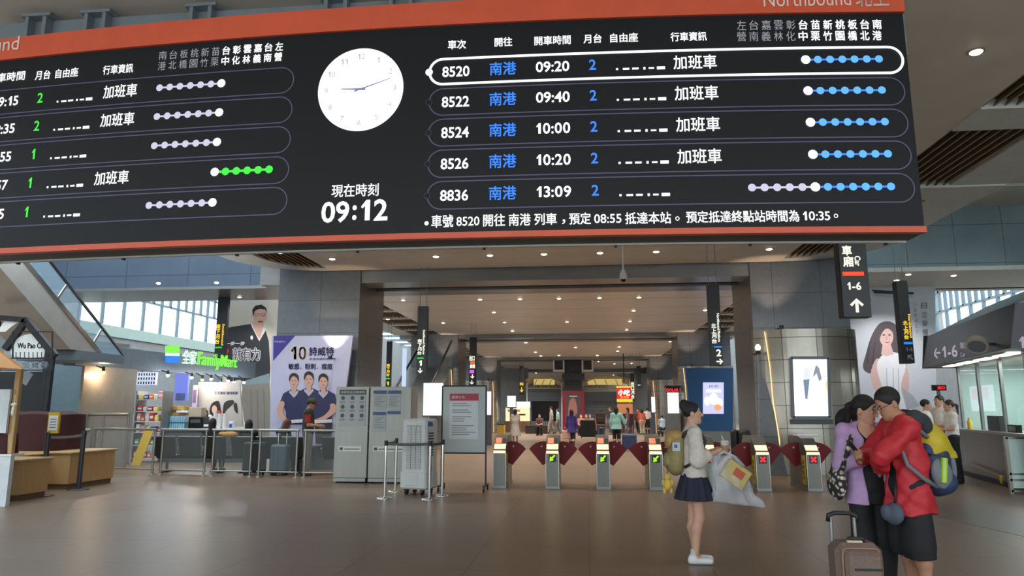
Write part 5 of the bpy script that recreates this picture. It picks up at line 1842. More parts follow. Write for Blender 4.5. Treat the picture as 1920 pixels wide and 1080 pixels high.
# lower wall below the bright left window
m = MB(); m.box2((-22, 30, 0), (-13.5, 30.2, 3.9), M_wallgrey)
for k in range(4):
    m.box2((-20 + 1.9 * k, 29.9, 3.4 + 0.0 * k), (-18.5 + 1.9 * k, 30.0, 3.6), M_steel_dark)
struct('wall_left_lower', m)

# big escalator along the left wall
M_soff = mat('escalator_steel', (190, 186, 180), rough=0.3, metal=0.55, var=0.06, scale=3, bump=0.15)
ex = -12.7
low, up = PX(236, 672, ex), PX(90, 485, ex)
dirv = (up - low).normalized()
far_up = low + dirv * 14
t_ = thing('escalator', 'long escalator with glass balustrade and steel underside rising at the far left', 'escalator', (low.x, low.y, low.z - 1.0))
def ep(mb, name):
    o = mb.build(name, t_); o.location = -t_.location; return o
perp = Vector((0, dirv.z, -dirv.y)) * (1 if dirv.y * 1 < 0 else -1)
perp = Vector((0, -dirv.z, dirv.y)); perp = perp if perp.z < 0 else -perp
BALH, TR = 0.52, 1.35
ZCUT = 3.02
def cl(k, side=0.0):
    """lower end of the strip at distance k below the handrail, cut level with the landing"""
    p0 = low + perp * k + Vector((side, 0, 0))
    return p0 + dirv * max(0.0, (ZCUT - p0.z) / dirv.z)
def fu(k, side=0.0):
    return far_up + perp * k + Vector((side, 0, 0))
for side in (0.0, -1.5):
    m = MB(); m.tube([cl(0, side), fu(0, side)], 0.035, M_black); ep(m, 'handrail')
    m = MB(); m.prism([cl(0.04, side), fu(0.04, side), fu(BALH, side), cl(BALH, side)], (-0.015, 0, 0), glass('escalator_glass', (170, 195, 210), 0.3)); ep(m, 'glass_balustrade')
    m = MB(); m.prism([cl(BALH - 0.02, side), fu(BALH - 0.02, side), fu(BALH + 0.07, side), cl(BALH + 0.07, side)], (0.03, 0, 0), M_chrome)
    for k in range(8):
        c_ = low + Vector((side, 0, 0)) + dirv * (1.3 + 1.7 * k)
        if (c_ + perp * BALH).z > ZCUT:
            m.bar(c_ + perp * 0.02, c_ + perp * BALH, 0.05, 0.03, M_chrome, up=(1, 0, 0))
    ep(m, 'skirt_rail')
m = MB(); m.prism([cl(BALH + 0.07), fu(BALH + 0.07), fu(BALH + 0.62), cl(BALH + 0.62)], (-1.5, 0, 0), M_soff); ep(m, 'steel_underside')
m = MB()
for k in range(40):
    c_ = low + perp * (BALH - 0.05) + dirv * (0.35 * k)
    if c_.z > ZCUT + 0.1:
        m.box((c_.x - 0.75, c_.y, c_.z), (1.4, 0.3, 0.06), M_steel_dark)
ep(m, 'steps')
m = MB(); p0 = cl(0); p1 = cl(BALH + 0.62); m.box2((ex - 1.6, p0.y - 0.1, ZCUT - 0.25), (ex + 0.1, p1.y + 0.2, ZCUT - 0.01), M_fascia); ep(m, 'landing_edge')
q0, q1 = P(92, 690, 19.5), P(150, 800, 19.5)
m = MB(); m.box2((q0.x, 19.5, 0), (q1.x, 20.2, 3.0), mat('pillar_teal', (96, 116, 124), rough=0.5, var=0.05)); struct('column_left', m)

# second escalator seen through the gap behind the left column
t_ = thing('escalator', 'escalator with dark handrails rising to the right behind the left column', 'escalator', (-8, 28, 2))
l2, u2 = P(733, 742, 27), P(792, 640, 33)
d2 = (u2 - l2)
for side in (0, 1.4):
    m = MB(); off = Vector((side, 0, 0)); m.tube([l2 + off, u2 + off], 0.05, M_black); o = m.build('handrail', t_); o.location = -t_.location
    m = MB(); m.prism([l2 + off - Vector((0, 0, 0.05)), u2 + off - Vector((0, 0, 0.05)), u2 + off - Vector((0, 0, 1.2)), l2 + off - Vector((0, 0, 1.2))], (0.03, 0, 0), MATS['escalator_glass']); o = m.build('glass_balustrade', t_); o.location = -t_.location
m = MB(); m.prism([l2 - Vector((0, 0, 1.2)), u2 - Vector((0, 0, 1.2)), u2 - Vector((0, 0, 1.9)), l2 - Vector((0, 0, 1.9))], (1.4, 0, 0), M_steel_dark); o = m.build('steel_underside', t_); o.location = -t_.location
t_ = thing('lit_column', 'slim pale blue light column beside the far left escalator', 'light column', (P(757, 725, 26).x, 26, 0))
q0, q1 = P(753, 725, 26), P(761, 653, 26)
m = MB(); m.box2((q0.x - t_.location.x, 0, q0.z), (q1.x - t_.location.x, 0.15, q1.z), glow('column_glow', (196, 214, 250), 1.0)); m.build('lit_face', t_)
m = MB(); m.box2((q0.x - t_.location.x, 0.02, 0), (q1.x - t_.location.x, 0.17, q0.z), M_frame); m.build('foot', t_)

# ------------------------------------------------------------------ wooden kiosk at the left edge
M_wood = mat('pale_wood', (186, 150, 102), rough=0.5, var=0.1, scale=5, stretch=(6, 6, 0.5))
M_burg = mat('burgundy_cloth', (62, 26, 28), rough=0.85, var=0.15, scale=4, bump=0.4)
M_marble = mat('white_marble', (206, 212, 216), rough=0.35, var=0.12, scale=3)
def wcounter(label, x0, x1, y0, y1, h=0.7):
    t_ = thing('wooden_counter', label, 'counter', ((x0 + x1) / 2, y0, 0), group='wooden kiosk counters')
    cx = (x0 + x1) / 2
    m = MB(); m.box2((x0 - cx, 0, 0.1), (x1 - cx, y1 - y0, h - 0.04), M_wood); m.box2((x0 - cx + 0.04, 0.04, 0), (x1 - cx - 0.04, y1 - y0, 0.1), mat('plinth_brown', (110, 84, 60), var=0.1)); m.build('body', t_)
    m = MB(); m.box2((x0 - cx - 0.05, -0.05, h - 0.04), (x1 - cx + 0.05, y1 - y0 + 0.05, h), M_wood, bev=0.01); m.build('worktop', t_)
wcounter('pale wooden kiosk counter nearest the left edge, beside the white marble stall', -12.5, -9.75, 11.6, 12.3)
wcounter('pale wooden kiosk counter under the burgundy cloth behind the two dark posts', -13.6, -10.2, 13.4, 14.75, 0.72)
wcounter('pale wooden kiosk counter in the recess between the two other wooden counters', -12.8, -10.75, 12.4, 13.3)
def draped(label, x0, x1, y0, y1, z0, z1, sag, name='cloth_cover'):
    m = MB()
    nx, ny = 22, 10
    V = []
    for j in range(ny + 1):
        for i in range(nx + 1):
            u, v = i / nx, j / ny
            e = min(u, 1 - u, v, 1 - v)
            zt = z1 + sag * (math.sin(u * 9) * 0.5 + math.sin(u * 17 + v * 5) * 0.25) - (0.06 if e < 0.06 else 0)
            V.append((x0 + (x1 - x0) * u, y0 + (y1 - y0) * v, zt))
    for j in range(ny):
        for i in range(nx):
            pass
    F_ = [(j * (nx + 1) + i, j * (nx + 1) + i + 1, (j + 1) * (nx + 1) + i + 1, (j + 1) * (nx + 1) + i) for j in range(ny) for i in range(nx)]
    m.add(V, F_, M_burg, True)
    rim = [j for j in range(nx + 1)] + [k * (nx + 1) + nx for k in range(1, ny + 1)] + [ny * (nx + 1) + i for i in range(nx - 1, -1, -1)] + [k * (nx + 1) for k in range(ny - 1, 0, -1)]
    n = len(rim)
    R2 = []
    cx, cy = (x0 + x1) / 2, (y0 + y1) / 2
    for k, i in enumerate(rim):
        x, y, z = V[i]
        fl = 0.03 * math.sin(k * 1.1)
        R2.append((x + (0.04 + fl) * (1 if x > cx else -1) * (abs(x - cx) > (x1 - x0) * 0.45), y + (0.04 + fl) * (1 if y > cy else -1) * (abs(y - cy) > (y1 - y0) * 0.45), z0))
    m.add([V[i] for i in rim] + R2, [(k, (k + 1) % n, n + (k + 1) % n, n + k) for k in range(n)], M_burg, True)
    m.add(R2, [tuple(range(n))], M_burg)
    tag(m.build(name), label, 'cloth')
draped('burgundy cloth draped over goods on the rear wooden kiosk counter', -13.5, -10.85, 13.6, 14.6, 0.725, 1.5, 0.03)
draped('burgundy cloth bundle on the marble stall at the left frame edge', -11.3, P(30, 840, 11.18).x, 10.98, 11.2, 0.835, 1.2, 0.05)
t_ = thing('market_stall', 'wooden stall with orange roof and white panel at the left frame edge', 'stall', (-10.4, 10.6, 0))
xr = P(19, 900, 11.0).x + 10.4
m = MB(); m.box2((-1.6, 0.36, 0), (xr, 0.44, 0.8), M_marble); m.box2((-1.6, 0.34, 0.8), (xr + 0.02, 0.62, 0.83), M_white); m.build('marble_base', t_)
pz = lambda px, py: P(px, py, 10.9) - Vector((-10.4, 10.6, 0))
for px in (26,):
    m = MB(); q = pz(px, 700); m.box2((q.x - 0.05, 0.38, 0.83), (q.x + 0.05, 0.46, pz(26, 690).z), M_wood, bev=0.01); m.build('post', t_)
m = MB()
e0, r0 = pz(39, 692), pz(8, 650)
orange = mat('orange_roof', (244, 172, 92), rough=0.5, var=0.06)
m.prism([(-1.9, -0.3, e0.z), (e0.x, -0.3, e0.z), (r0.x, 0.0, r0.z), (-1.9, 0.0, r0.z)], (0, 0.03, 0.03), orange)
m.prism([(-1.9, 0.3, e0.z), (e0.x, 0.3, e0.z), (r0.x, 0.0, r0.z), (-1.9, 0.0, r0.z)], (0, 0.03, 0.03), orange)
m.prism([(e0.x, -0.3, e0.z), (e0.x, 0.3, e0.z), (r0.x, 0.0, r0.z)], (0.02, 0, 0), orange)
m.box2((-1.9, -0.32, e0.z - 0.08), (e0.x, -0.28, e0.z), M_wood)
m.build('roof', t_)
m = MB(); q0, q1 = pz(0, 812), pz(20, 730); m.box2((-1.6, 0.3, q0.z), (q1.x, 0.34, q1.z), M_marble); m.build('white_panel', t_)
m = MB(); q = pz(34, 770); m.ell((q.x, 0.2, q.z), (0.03, 0.03, 0.09), mat('tassel_cream', (226, 216, 190), var=0)); m.ell((q.x, 0.2, q.z + 0.1), (0.05, 0.03, 0.03), MATS['tassel_cream']); m.bar((q.x, 0.2, q.z + 0.1), (q.x - 0.07, 0.28, q.z + 0.25), 0.01, 0.01, MATS['tassel_cream']); m.build('tassel', t_)
# black bakery stand with arched sign
YB = 14.85
t_ = thing('bakery_stand', 'black framed bakery stand with white arched name sign above the burgundy cloth', 'stand', (P(50, 700, YB).x, YB, 0))
def bp(mb, name, parent=None):
    o = mb.build(name, parent or t_)
    if parent is None:
        o.location = -t_.location
    return o
m = MB()
for px in (92, 100):
    q = P(px, 620, YB); m.box2((q.x - 0.05, YB, 0), (q.x + 0.05, YB + 0.1, P(px, 655, YB).z), M_black)
q = P(-10, 620, YB); m.box2((q.x - 0.05, YB, 0), (q.x + 0.05, YB + 0.1, P(px, 600, YB).z), M_black)
m.bar(P(-10, 595, YB), P(48, 600, YB), 0.1, 0.12, M_black)
m.bar(P(48, 600, YB), P(104, 668, YB), 0.1, 0.14, M_black)
m.bar(P(50, 600, YB), P(10, 655, YB), 0.1, 0.14, M_black)
bp(m, 'gable_frame')
A2 = Art(YB + 0.02)
A2.poly([(24, 668), (27, 645), (36, 632), (60, 626), (80, 632), (90, 650), (93, 668)], M_white, True)
A2.poly([(-6, 622), (10, 600), (36, 603), (22, 612), (10, 622)], M_white)
A2.text('Wu Pao Chun', 62, 648, 58, 10, M_luga, 0.5)
bp(A2.mb, 'name_sign')
m = MB()
for x0, y0, x1, y1 in ((24, 622, 98, 622), (98, 622, 98, 694), (24, 622, 24, 672), (-4, 672, 98, 672), (-4, 694, 98, 694)):
    m.bar(P(x0, y0, YB - 0.2), P(x1, y1, YB - 0.2), 0.025, 0.025, M_black, up=(0, 1, 0))
for k in range(8):
    m.bar(P(30 + 8 * k, 660, YB - 0.2), P(30 + 8 * k, 672, YB - 0.2), 0.012, 0.012, M_black, up=(0, 1, 0))
bp(m, 'wire_frame')
A2 = Art(YB); A2.text('吳寶春', 66, 684, 50, 14, M_signdim, 0.3); bp(A2.mb, 'lettering')
m = MB(); pbox(m, -10, 697, 84, 772, YB + 0.6, 0.1, mat('dark_interior', (40, 40, 44), var=0.3, scale=2)); bp(m, 'dark_backing')
m = MB(); q = P(48, 708, YB); m.box(q, (0.25, 0.02, 0.28), M_print, R=Matrix.Rotation(0.5, 3, 'Y')); bp(m, 'hanging_card')
# two dark posts with belt and a small sign
M_postd = mat('post_grey', (64, 66, 74), rough=0.4, metal=0.4, var=0.05)
q1_, q2_ = PZ(78, 930), PZ(147, 918)
ta = stanchion(q1_.x, q1_.y, 'dark grey barrier post carrying a small yellow edged sign by the kiosk', 1.14, M_postd, 0.2, 'dark barrier posts by the kiosk', True)
m = MB(); m.box2((-0.02, -0.02, 1.12), (0.2, 0.02, 1.5), M_yellow); m.box2((0.0, -0.026, 1.17), (0.18, 0.026, 1.44), M_white)
for k in range(4):
    m.box2((0.03, -0.03, 1.22 + 0.05 * k), (0.15, -0.026, 1.232 + 0.05 * k), M_hdrb)
m.build('small_sign', ta)
tb_ = stanchion(q2_.x, q2_.y, 'dark grey barrier post standing before the rear wooden counter', 1.13, M_postd, 0.2, 'dark barrier posts by the kiosk', True)
belt(tb_, q1_.x - q2_.x, q1_.y - q2_.y, 1.05, mat('belt_pale', (150, 150, 150), var=0))

# ================================================================== right side: ticket office
OA, OB = (9.05, 18.7), (8.15, 14.2)
od = Vector((OB[0] - OA[0], OB[1] - OA[1], 0)).normalized()
on = Vector((od.y, -od.x, 0)); on = on if on.x < 0 else -on
M_cnt = mat('counter_bronze', (96, 86, 78), rough=0.28, metal=0.6, var=0.15, scale=4, stretch=(3, 3, 0.3))
off = thing('ticket_office', 'dark bronze ticket office counter with glass front at the right edge', 'ticket office', (OA[0], OA[1], 0))
def op(mb, name, parent=None):
    o = mb.build(name, parent or off)
    if parent is None:
        o.location = -off.location
    return o
def of(px, py, o_=0.0):
    return PL(px, py, OA, OB) + on * o_
L_ = (Vector((*OB, 0)) - Vector((*OA, 0))).length
def oq(s, z, o_=0.0):
    v_ = Vector((*OA, 0)) + od * s + on * o_
    return Vector((v_.x, v_.y, z))
m = MB(); m.prism([oq(0, 0), oq(L_, 0), oq(L_, 1.05), oq(0, 1.05)], -on * 0.7, M_cnt); m.prism([oq(0, 0, 0.02), oq(L_, 0, 0.02), oq(L_, 0.1, 0.02), oq(0, 0.1, 0.02)], -on * 0.02, M_black); op(m, 'counter')
m = MB(); m.prism([oq(-0.1, 1.05, 0.12), oq(L_, 1.05, 0.12), oq(L_, 1.1, 0.12), oq(-0.1, 1.1, 0.12)], -on * 0.9, M_steel_dark); op(m, 'counter_top')
m = MB(); m.prism([oq(0, 1.1, -0.15), oq(L_, 1.1, -0.15), oq(L_, 2.6, -0.15), oq(0, 2.6, -0.15)], -on * 0.015, glass('office_glass', (190, 220, 215), 0.16)); op(m, 'glass_screen')
for s_ in (0.0, 1.45, 2.9, 4.3):
    m = MB(); a_ = oq(s_, 1.1, -0.13); m.bar(a_, a_ + Vector((0, 0, 1.5)), 0.06, 0.06, M_steel_dark, up=(1, 0, 0)); op(m, 'mullion')
m = MB(); m.prism([oq(-0.6, 2.62, 0.5), oq(L_ + 1, 2.62, 0.5), oq(L_ + 1, 3.42, 0.35), oq(-0.6, 3.42, 0.35)], -on * 0.8, mat('office_fascia', (78, 74, 84), rough=0.4, var=0.06)); fs_ = op(m, 'fascia')
m = MB(); m.prism([oq(-0.62, 2.6, 0.5), oq(-0.62, 3.45, 0.4), oq(-0.62, 3.45, -0.4), oq(-0.62, 2.6, -0.3)], -od * 0.06, M_sign); op(m, 'end_panel')
m = MB(); m.prism([oq(-0.6, 3.42, 0.3), oq(L_ + 1, 3.42, 0.3), oq(L_ + 1, 3.95, -0.6), oq(1.0, 3.95, -0.6)], -on * 0.5, M_teal); op(m, 'canopy_roof')
M_pale = glow('sign_pale_lilac', (176, 168, 182), 0.8)  # lettering made to glow so it reads brighter
def otext(mb, s, x0, x1, yt0, yb0, yt1, yb1, mm, weight=0.0):
    A3, B3 = of(x0, yb0, 0.52), of(x1, yb1, 0.52)
    A3, B3 = PL(x0, yb0, oq(0, 0, 0.52).xy, oq(1, 0, 0.52).xy), PL(x1, yb1, oq(0, 0, 0.52).xy, oq(1, 0, 0.52).xy)
    hA = PL(x0, yt0, oq(0, 0, 0.52).xy, oq(1, 0, 0.52).xy).z - A3.z
    hB = PL(x1, yt1, oq(0, 0, 0.52).xy, oq(1, 0, 0.52).xy).z - B3.z
    vs, fs, gx0, gx1, gy0, gy1 = glyphs(s, weight)
    mb.add([A3 + (B3 - A3) * ((x - gx0) / (gx1 - gx0)) + Vector((0, 0, (y - gy0) / (gy1 - gy0) * (hA + (hB - hA) * (x - gx0) / (gx1 - gx0)))) for x, y in vs], fs, mm)
m = MB()
otext(m, '←', 1752, 1764, 652, 674, 650, 672, M_pale, 0.02)
otext(m, '1-6', 1768, 1796, 649, 671, 645, 669, M_pale, 0.02)
otext(m, '車廂', 1801, 1816, 642, 655, 640, 653, M_pale, 0.0)
otext(m, 'Car', 1801, 1810, 661, 669, 660, 668, M_pale, 0.0)
otext(m, '1', 1912, 1922, 632, 654, 630, 652, M_pale, 0.02)
op(m, 'sign_lettering')
for s_ in (1.2, 3.2):
    ld = bpy.data.lights.new('office_fill', 'AREA'); ld.shape = 'RECTANGLE'; ld.size = 1.6; ld.size_y = 0.4; ld.energy = 70; ld.color = (0.9, 1.0, 0.97)
    lo = bpy.data.objects.new('office_fill', ld); COL.objects.link(lo); lo.location = oq(s_, 2.57, -1.2)  # unseen area lamps added to brighten the office interior
M_tube = glow('office_tube', (255, 245, 240), 1.5)
for k, s_ in enumerate((0.25, 1.4, 2.6, 3.8)):
    m = MB(); a_ = oq(s_, 2.6, 0.15); m.bar(a_, oq(s_ + 0.85, 2.6, 0.15), 0.22, 0.04, M_tube); op(m, 'light_tube')
m = MB(); m.prism([oq(0, 0, -2.5), oq(L_, 0, -2.5), oq(L_, 2.6, -2.5), oq(0, 2.6, -2.5)], -on * 0.1, mat('office_back', (110, 126, 126), rough=0.5, var=0.25, scale=1.3)); op(m, 'back_wall')
m = MB(); m.prism([oq(-0.2, 2.6, 0.3), oq(L_, 2.6, 0.3), oq(L_, 2.6, -2.5), oq(-0.2, 2.6, -2.5)], (0, 0, 0.06), M_ceil); op(m, 'soffit')
m = MB(); m.prism([oq(-0.05, 0, -0.15), oq(-0.05, 0, -2.5), oq(-0.05, 2.6, -2.5), oq(-0.05, 2.6, -0.15)], -od * 0.05, glass('office_side', (190, 225, 215), 0.35)); op(m, 'side_glass')
# convex round mirror on the fascia
q = PL(1832, 646, oq(0, 0, 0.75).xy, oq(1, 0, 0.75).xy)
t_ = thing('round_mirror', 'tilted round mirror with pale rim on the ticket office fascia', 'mirror', tuple(q))
axis = Vector((-0.45, -0.55, -0.75)).normalized()
m = MB(); m.cyl(-axis * 0.05, axis * 0.05, 0.19, mat('mirror_rim', (196, 186, 174), var=0.03), n=32); m.build('rim', t_)
m = MB(); m.cyl(axis * 0.05, axis * 0.06, 0.15, M_print, n=32); m.build('mirror_face', t_)
m = MB(); m.bar((0, 0, 0), -on * 0.45, 0.05, 0.05, M_black); m.build('bracket', t_)
# things inside and on the counter
def onbox(name, label, cat, s0, s1, z0, z1, o_, d, mt, part=None):
    base = oq((s0 + s1) / 2, z0, o_)
    t_ = thing(name, label, cat, tuple(base))
    m = MB(); m.prism([oq(s0, z0, o_) - base, oq(s1, z0, o_) - base, oq(s1, z1, o_) - base, oq(s0, z1, o_) - base], -on * d, mt); m.build('body', t_)
    if part:
        w_, h_ = s1 - s0, z1 - z0
        m = MB(); m.prism([oq(s0 + w_ * 0.12, z0 + h_ * part[1], o_ + 0.006) - base, oq(s1 - w_ * 0.12, z0 + h_ * part[1], o_ + 0.006) - base, oq(s1 - w_ * 0.12, z0 + h_ * part[2], o_ + 0.006) - base, oq(s0 + w_ * 0.12, z0 + h_ * part[2], o_ + 0.006) - base], -on * 0.004, part[3]); m.build(part[0], t_)
    return t_
def srange(px, o_):
    q_ = PL(px, 780, oq(0, 0, o_).xy, oq(1, 0, o_).xy)
    return (q_ - oq(0, q_.z, o_)).dot(od)
s0, s1 = srange(1823, -2.3), srange(1863, -2.3)
la = onbox('lit_advert', 'glowing pink and white advert inside the ticket office', 'lit panel', s0, s1, 1.5, 2.3, -2.3, 0.08, glow('advert_white', (235, 235, 250), 1.0), ('pink_print', 0.45, 0.9, glow('advert_pink', (240, 170, 220), 1.0)))
m = MB(); m.box2((-0.04, 0.05, -1.5), (0.04, 0.12, 0.0), M_steel_dark); m.build('stand', la)
for a_, b_, lab in ((1845, 1868, 'dark monitor standing on the ticket office counter'), (1881, 1899, 'small dark box at the right of the ticket office counter')):
    s0, s1 = srange(a_, 0.0), srange(b_, 0.0)
    onbox('counter_monitor' if a_ == 1845 else 'card_box', lab, 'monitor' if a_ == 1845 else 'box', s0, s1, 1.1, 1.42 if a_ == 1845 else 1.25, -0.05, 0.08, M_hdr if a_ == 1845 else M_luga, ('screen' if a_ == 1845 else 'lid', 0.1, 0.9, M_blackgl))
s0 = srange(1812, 0.05)
m = MB(); m.lathe((0, 0, 0), [(0.05, 0), (0.05, 0.18), (0.03, 0.2), (0.03, 0.26)], M_yellow, n=14); tag(m.build('pump_bottle', loc=tuple(oq(s0, 1.1, 0.0))), 'yellow labelled bottle on the left end of the office counter', 'bottle')
# red led sign beside the office
t_ = thing('led_sign', 'small red led sign on the grey panel left of the ticket office', 'led sign', tuple(P(1762, 727, 21.5)))
m = MB(); m.box((0, 0.05, 0), (0.38, 0.06, 0.16), M_black); m.build('housing', t_)
A2 = Art(21.49); A2.text('出口', 1765, 727, 13, 6, M_ledr, 0.3); o = A2.mb.build('lettering', t_); o.location = -t_.location
m = MB(); m.box2((-0.04, 0.08, -P(1762, 727, 21.5).z), (0.04, 0.14, 0), M_steel_dark); m.build('post', t_)
# pale sliding door beside the counter at the frame edge
t_ = thing('glass_gate', 'pale glass gate with steel rails at the right frame edge', 'gate', tuple(PZ(1912, 926)))
q = PZ(1912, 926)
m = MB(); m.box2((-0.1, 0, 0.1), (1.2, 0.03, 1.0), mat('frosted_glass', (206, 232, 226), rough=0.4, emit=0.0, var=0.04)); m.build('glass_leaf', t_)
m = MB()
for z in (0.05, 0.25, 0.36, 1.02):
    m.box2((-0.14, -0.01, z - 0.02), (1.2, 0.04, z + 0.02), M_steel)
m.box2((-0.16, -0.01, 0), (-0.1, 0.05, 1.05), M_steel)
m.build('rails', t_)
# yellow tape tied across the counter
m = MB(); m.tube([oq(0.9, 0.32, 0.06), oq(2.0, 0.25, 0.08), oq(3.0, 0.2, 0.06)], 0.012, M_yellow, n=6); m.ell(oq(2.9, 0.14, 0.07), (0.03, 0.05, 0.09), M_yellow); tag(m.build('yellow_tape'), 'thin yellow tape tied low across the ticket office counter', 'tape')
# ================================================================== people: smooth implicit bodies
class Sdf:
    def __init__(self, lo, hi, vox):
        self.lo = np.array(lo, float)
        self.vox = vox
        self.n = np.ceil((np.array(hi, float) - self.lo) / vox).astype(int) + 1
        self.ax = [self.lo[i] + vox * np.arange(self.n[i]) for i in range(3)]
        self.f = np.full(tuple(self.n), 0.5, np.float32)

    def win(self, lo, hi, pad):
        sl = []
        for i in range(3):
            a = int(max(0, math.floor((lo[i] - pad - self.lo[i]) / self.vox)))
            b = int(min(self.n[i], math.ceil((hi[i] + pad - self.lo[i]) / self.vox) + 1))
            if b <= a:
                return None, None
            sl.append(slice(a, b))
        X = self.ax[0][sl[0]][:, None, None].astype(np.float32)
        Y = self.ax[1][sl[1]][None, :, None].astype(np.float32)
        Z = self.ax[2][sl[2]][None, None, :].astype(np.float32)
        return tuple(sl), (X, Y, Z)

    def put(self, sl, d, k, op):
        g = self.f[sl]
        if op == 'u':
            h = np.maximum(k - np.abs(g - d), 0) / k
            self.f[sl] = np.minimum(g, d) - h * h * k * 0.25
        else:
            d = -d
            h = np.maximum(k - np.abs(g - d), 0) / k
            self.f[sl] = np.maximum(g, d) + h * h * k * 0.25

    def cap(self, a, b, ra, rb=None, k=0.02, op='u'):
        a, b = np.array(a, float), np.array(b, float)
        rb = ra if rb is None else rb
        R = max(ra, rb)
        sl, g = self.win(np.minimum(a, b), np.maximum(a, b), R + k + 2 * self.vox)
        if sl is None:
            return self
        X, Y, Z = g
        d = b - a
        L2 = float(d @ d) + 1e-9
        t = np.clip(((X - a[0]) * d[0] + (Y - a[1]) * d[1] + (Z - a[2]) * d[2]) / L2, 0, 1)
        dist = np.sqrt((X - a[0] - t * d[0]) ** 2 + (Y - a[1] - t * d[1]) ** 2 + (Z - a[2] - t * d[2]) ** 2) - (ra + (rb - ra) * t)
        self.put(sl, dist.astype(np.float32), k, op)
        return self

    def ell(self, c, r, R=None, k=0.02, op='u'):
        c, r = np.array(c, float), np.array(r, float)
        m = max(r)
        sl, g = self.win(c - m, c + m, k + 2 * self.vox)
        if sl is None:
            return self
        X, Y, Z = g[0] - c[0], g[1] - c[1], g[2] - c[2]
        if R is not None:
            q = np.array(R, float).T
            X, Y, Z = (q[0, 0] * X + q[0, 1] * Y + q[0, 2] * Z, q[1, 0] * X + q[1, 1] * Y + q[1, 2] * Z, q[2, 0] * X + q[2, 1] * Y + q[2, 2] * Z)
        k0 = np.sqrt((X / r[0]) ** 2 + (Y / r[1]) ** 2 + (Z / r[2]) ** 2) + 1e-6
        k1 = np.sqrt((X / r[0] ** 2) ** 2 + (Y / r[1] ** 2) ** 2 + (Z / r[2] ** 2) ** 2) + 1e-6
        self.put(sl, (k0 * (k0 - 1) / k1).astype(np.float32), k, op)
        return self

    def cone(self, c0, c1, r0, r1, k=0.02, pleats=0, amp=0.0, op='u'):
        """upright elliptical frustum from centre c0 (low) to c1 (high), radii (rx, ry) each"""
        z0, z1 = c0[2], c1[2]
        m = max(*r0, *r1) + amp
        lo = (min(c0[0], c1[0]) - m, min(c0[1], c1[1]) - m, z0)
        hi = (max(c0[0], c1[0]) + m, max(c0[1], c1[1]) + m, z1)
        sl, g = self.win(lo, hi, k + 2 * self.vox)
        if sl is None:
            return self
        X, Y, Z = g
        t = np.clip((Z - z0) / (z1 - z0), 0, 1)
        rx, ry = r0[0] + (r1[0] - r0[0]) * t, r0[1] + (r1[1] - r0[1]) * t
        U, V = (X - c0[0] - (c1[0] - c0[0]) * t) / rx, (Y - c0[1] - (c1[1] - c0[1]) * t) / ry
        q = np.sqrt(U * U + V * V)
        e = (q - 1) * np.minimum(rx, ry)
        if pleats:
            e = e + amp * (1 - t) * np.sin(pleats * np.arctan2(V, U))
        dz = np.maximum(z0 - Z, Z - z1)
        self.put(sl, np.maximum(e, dz).astype(np.float32), k, op)
        return self

    def below(self, z):
        Z = self.ax[2][None, None, :].astype(np.float32)
        self.f = np.maximum(self.f, (z - Z))
        return self

    def above(self, z):
        Z = self.ax[2][None, None, :].astype(np.float32)
        self.f = np.maximum(self.f, (Z - z))
        return self

    def plane(self, p, nrm):
        n = np.array(nrm, float)
        n /= np.linalg.norm(n)
        X, Y, Z = self.ax[0][:, None, None], self.ax[1][None, :, None], self.ax[2][None, None, :]
        self.f = np.maximum(self.f, ((X - p[0]) * n[0] + (Y - p[1]) * n[1] + (Z - p[2]) * n[2]).astype(np.float32))
        return self

    def folds(self, amp, fx=30, fz=22, ph=0.0):
        X, Y, Z = self.ax[0][:, None, None], self.ax[1][None, :, None], self.ax[2][None, None, :]
        w = np.sin(fz * Z + 9 * X + ph) * np.sin(fx * X + 14 * Y - 6 * Z + ph) + 0.6 * np.sin(fx * 0.7 * Y + 12 * Z + 2 * ph)
        self.f = self.f + (amp * w).astype(np.float32)
        return self

    def mesh(self):
        f = self.f
        f[0], f[-1] = np.maximum(f[0], 1e-3), np.maximum(f[-1], 1e-3)
        f[:, 0], f[:, -1] = np.maximum(f[:, 0], 1e-3), np.maximum(f[:, -1], 1e-3)
        f[:, :, 0], f[:, :, -1] = np.maximum(f[:, :, 0], 1e-3), np.maximum(f[:, :, -1], 1e-3)
        s = f < 0
        c8 = [s[a:s.shape[0] - 1 + a, b:s.shape[1] - 1 + b, c:s.shape[2] - 1 + c] for a in (0, 1) for b in (0, 1) for c in (0, 1)]
        cnt = sum(x.astype(np.int8) for x in c8)
        act = np.argwhere((cnt > 0) & (cnt < 8))
        if len(act) == 0:
            return [], []
        idx = np.full(cnt.shape, -1, np.int32)
        idx[act[:, 0], act[:, 1], act[:, 2]] = np.arange(len(act))
        acc = np.zeros((len(act), 3))
        num = np.zeros(len(act))
        corners = [(a, b, c) for a in (0, 1) for b in (0, 1) for c in (0, 1)]
        for i, p in enumerate(corners):
            for ax in range(3):
                if p[ax]:
                    continue
                q = list(p)
                q[ax] = 1
                fa = f[act[:, 0] + p[0], act[:, 1] + p[1], act[:, 2] + p[2]]
                fb = f[act[:, 0] + q[0], act[:, 1] + q[1], act[:, 2] + q[2]]
                m = (fa < 0) != (fb < 0)
                t = np.where(m, fa / np.where(m, fa - fb, 1), 0)
                pos = np.array(p, float)[None, :].repeat(len(act), 0)
                pos[:, ax] += t
                acc[m] += pos[m]
                num += m
        V = (act + acc / num[:, None]) * self.vox + self.lo
        F_ = []
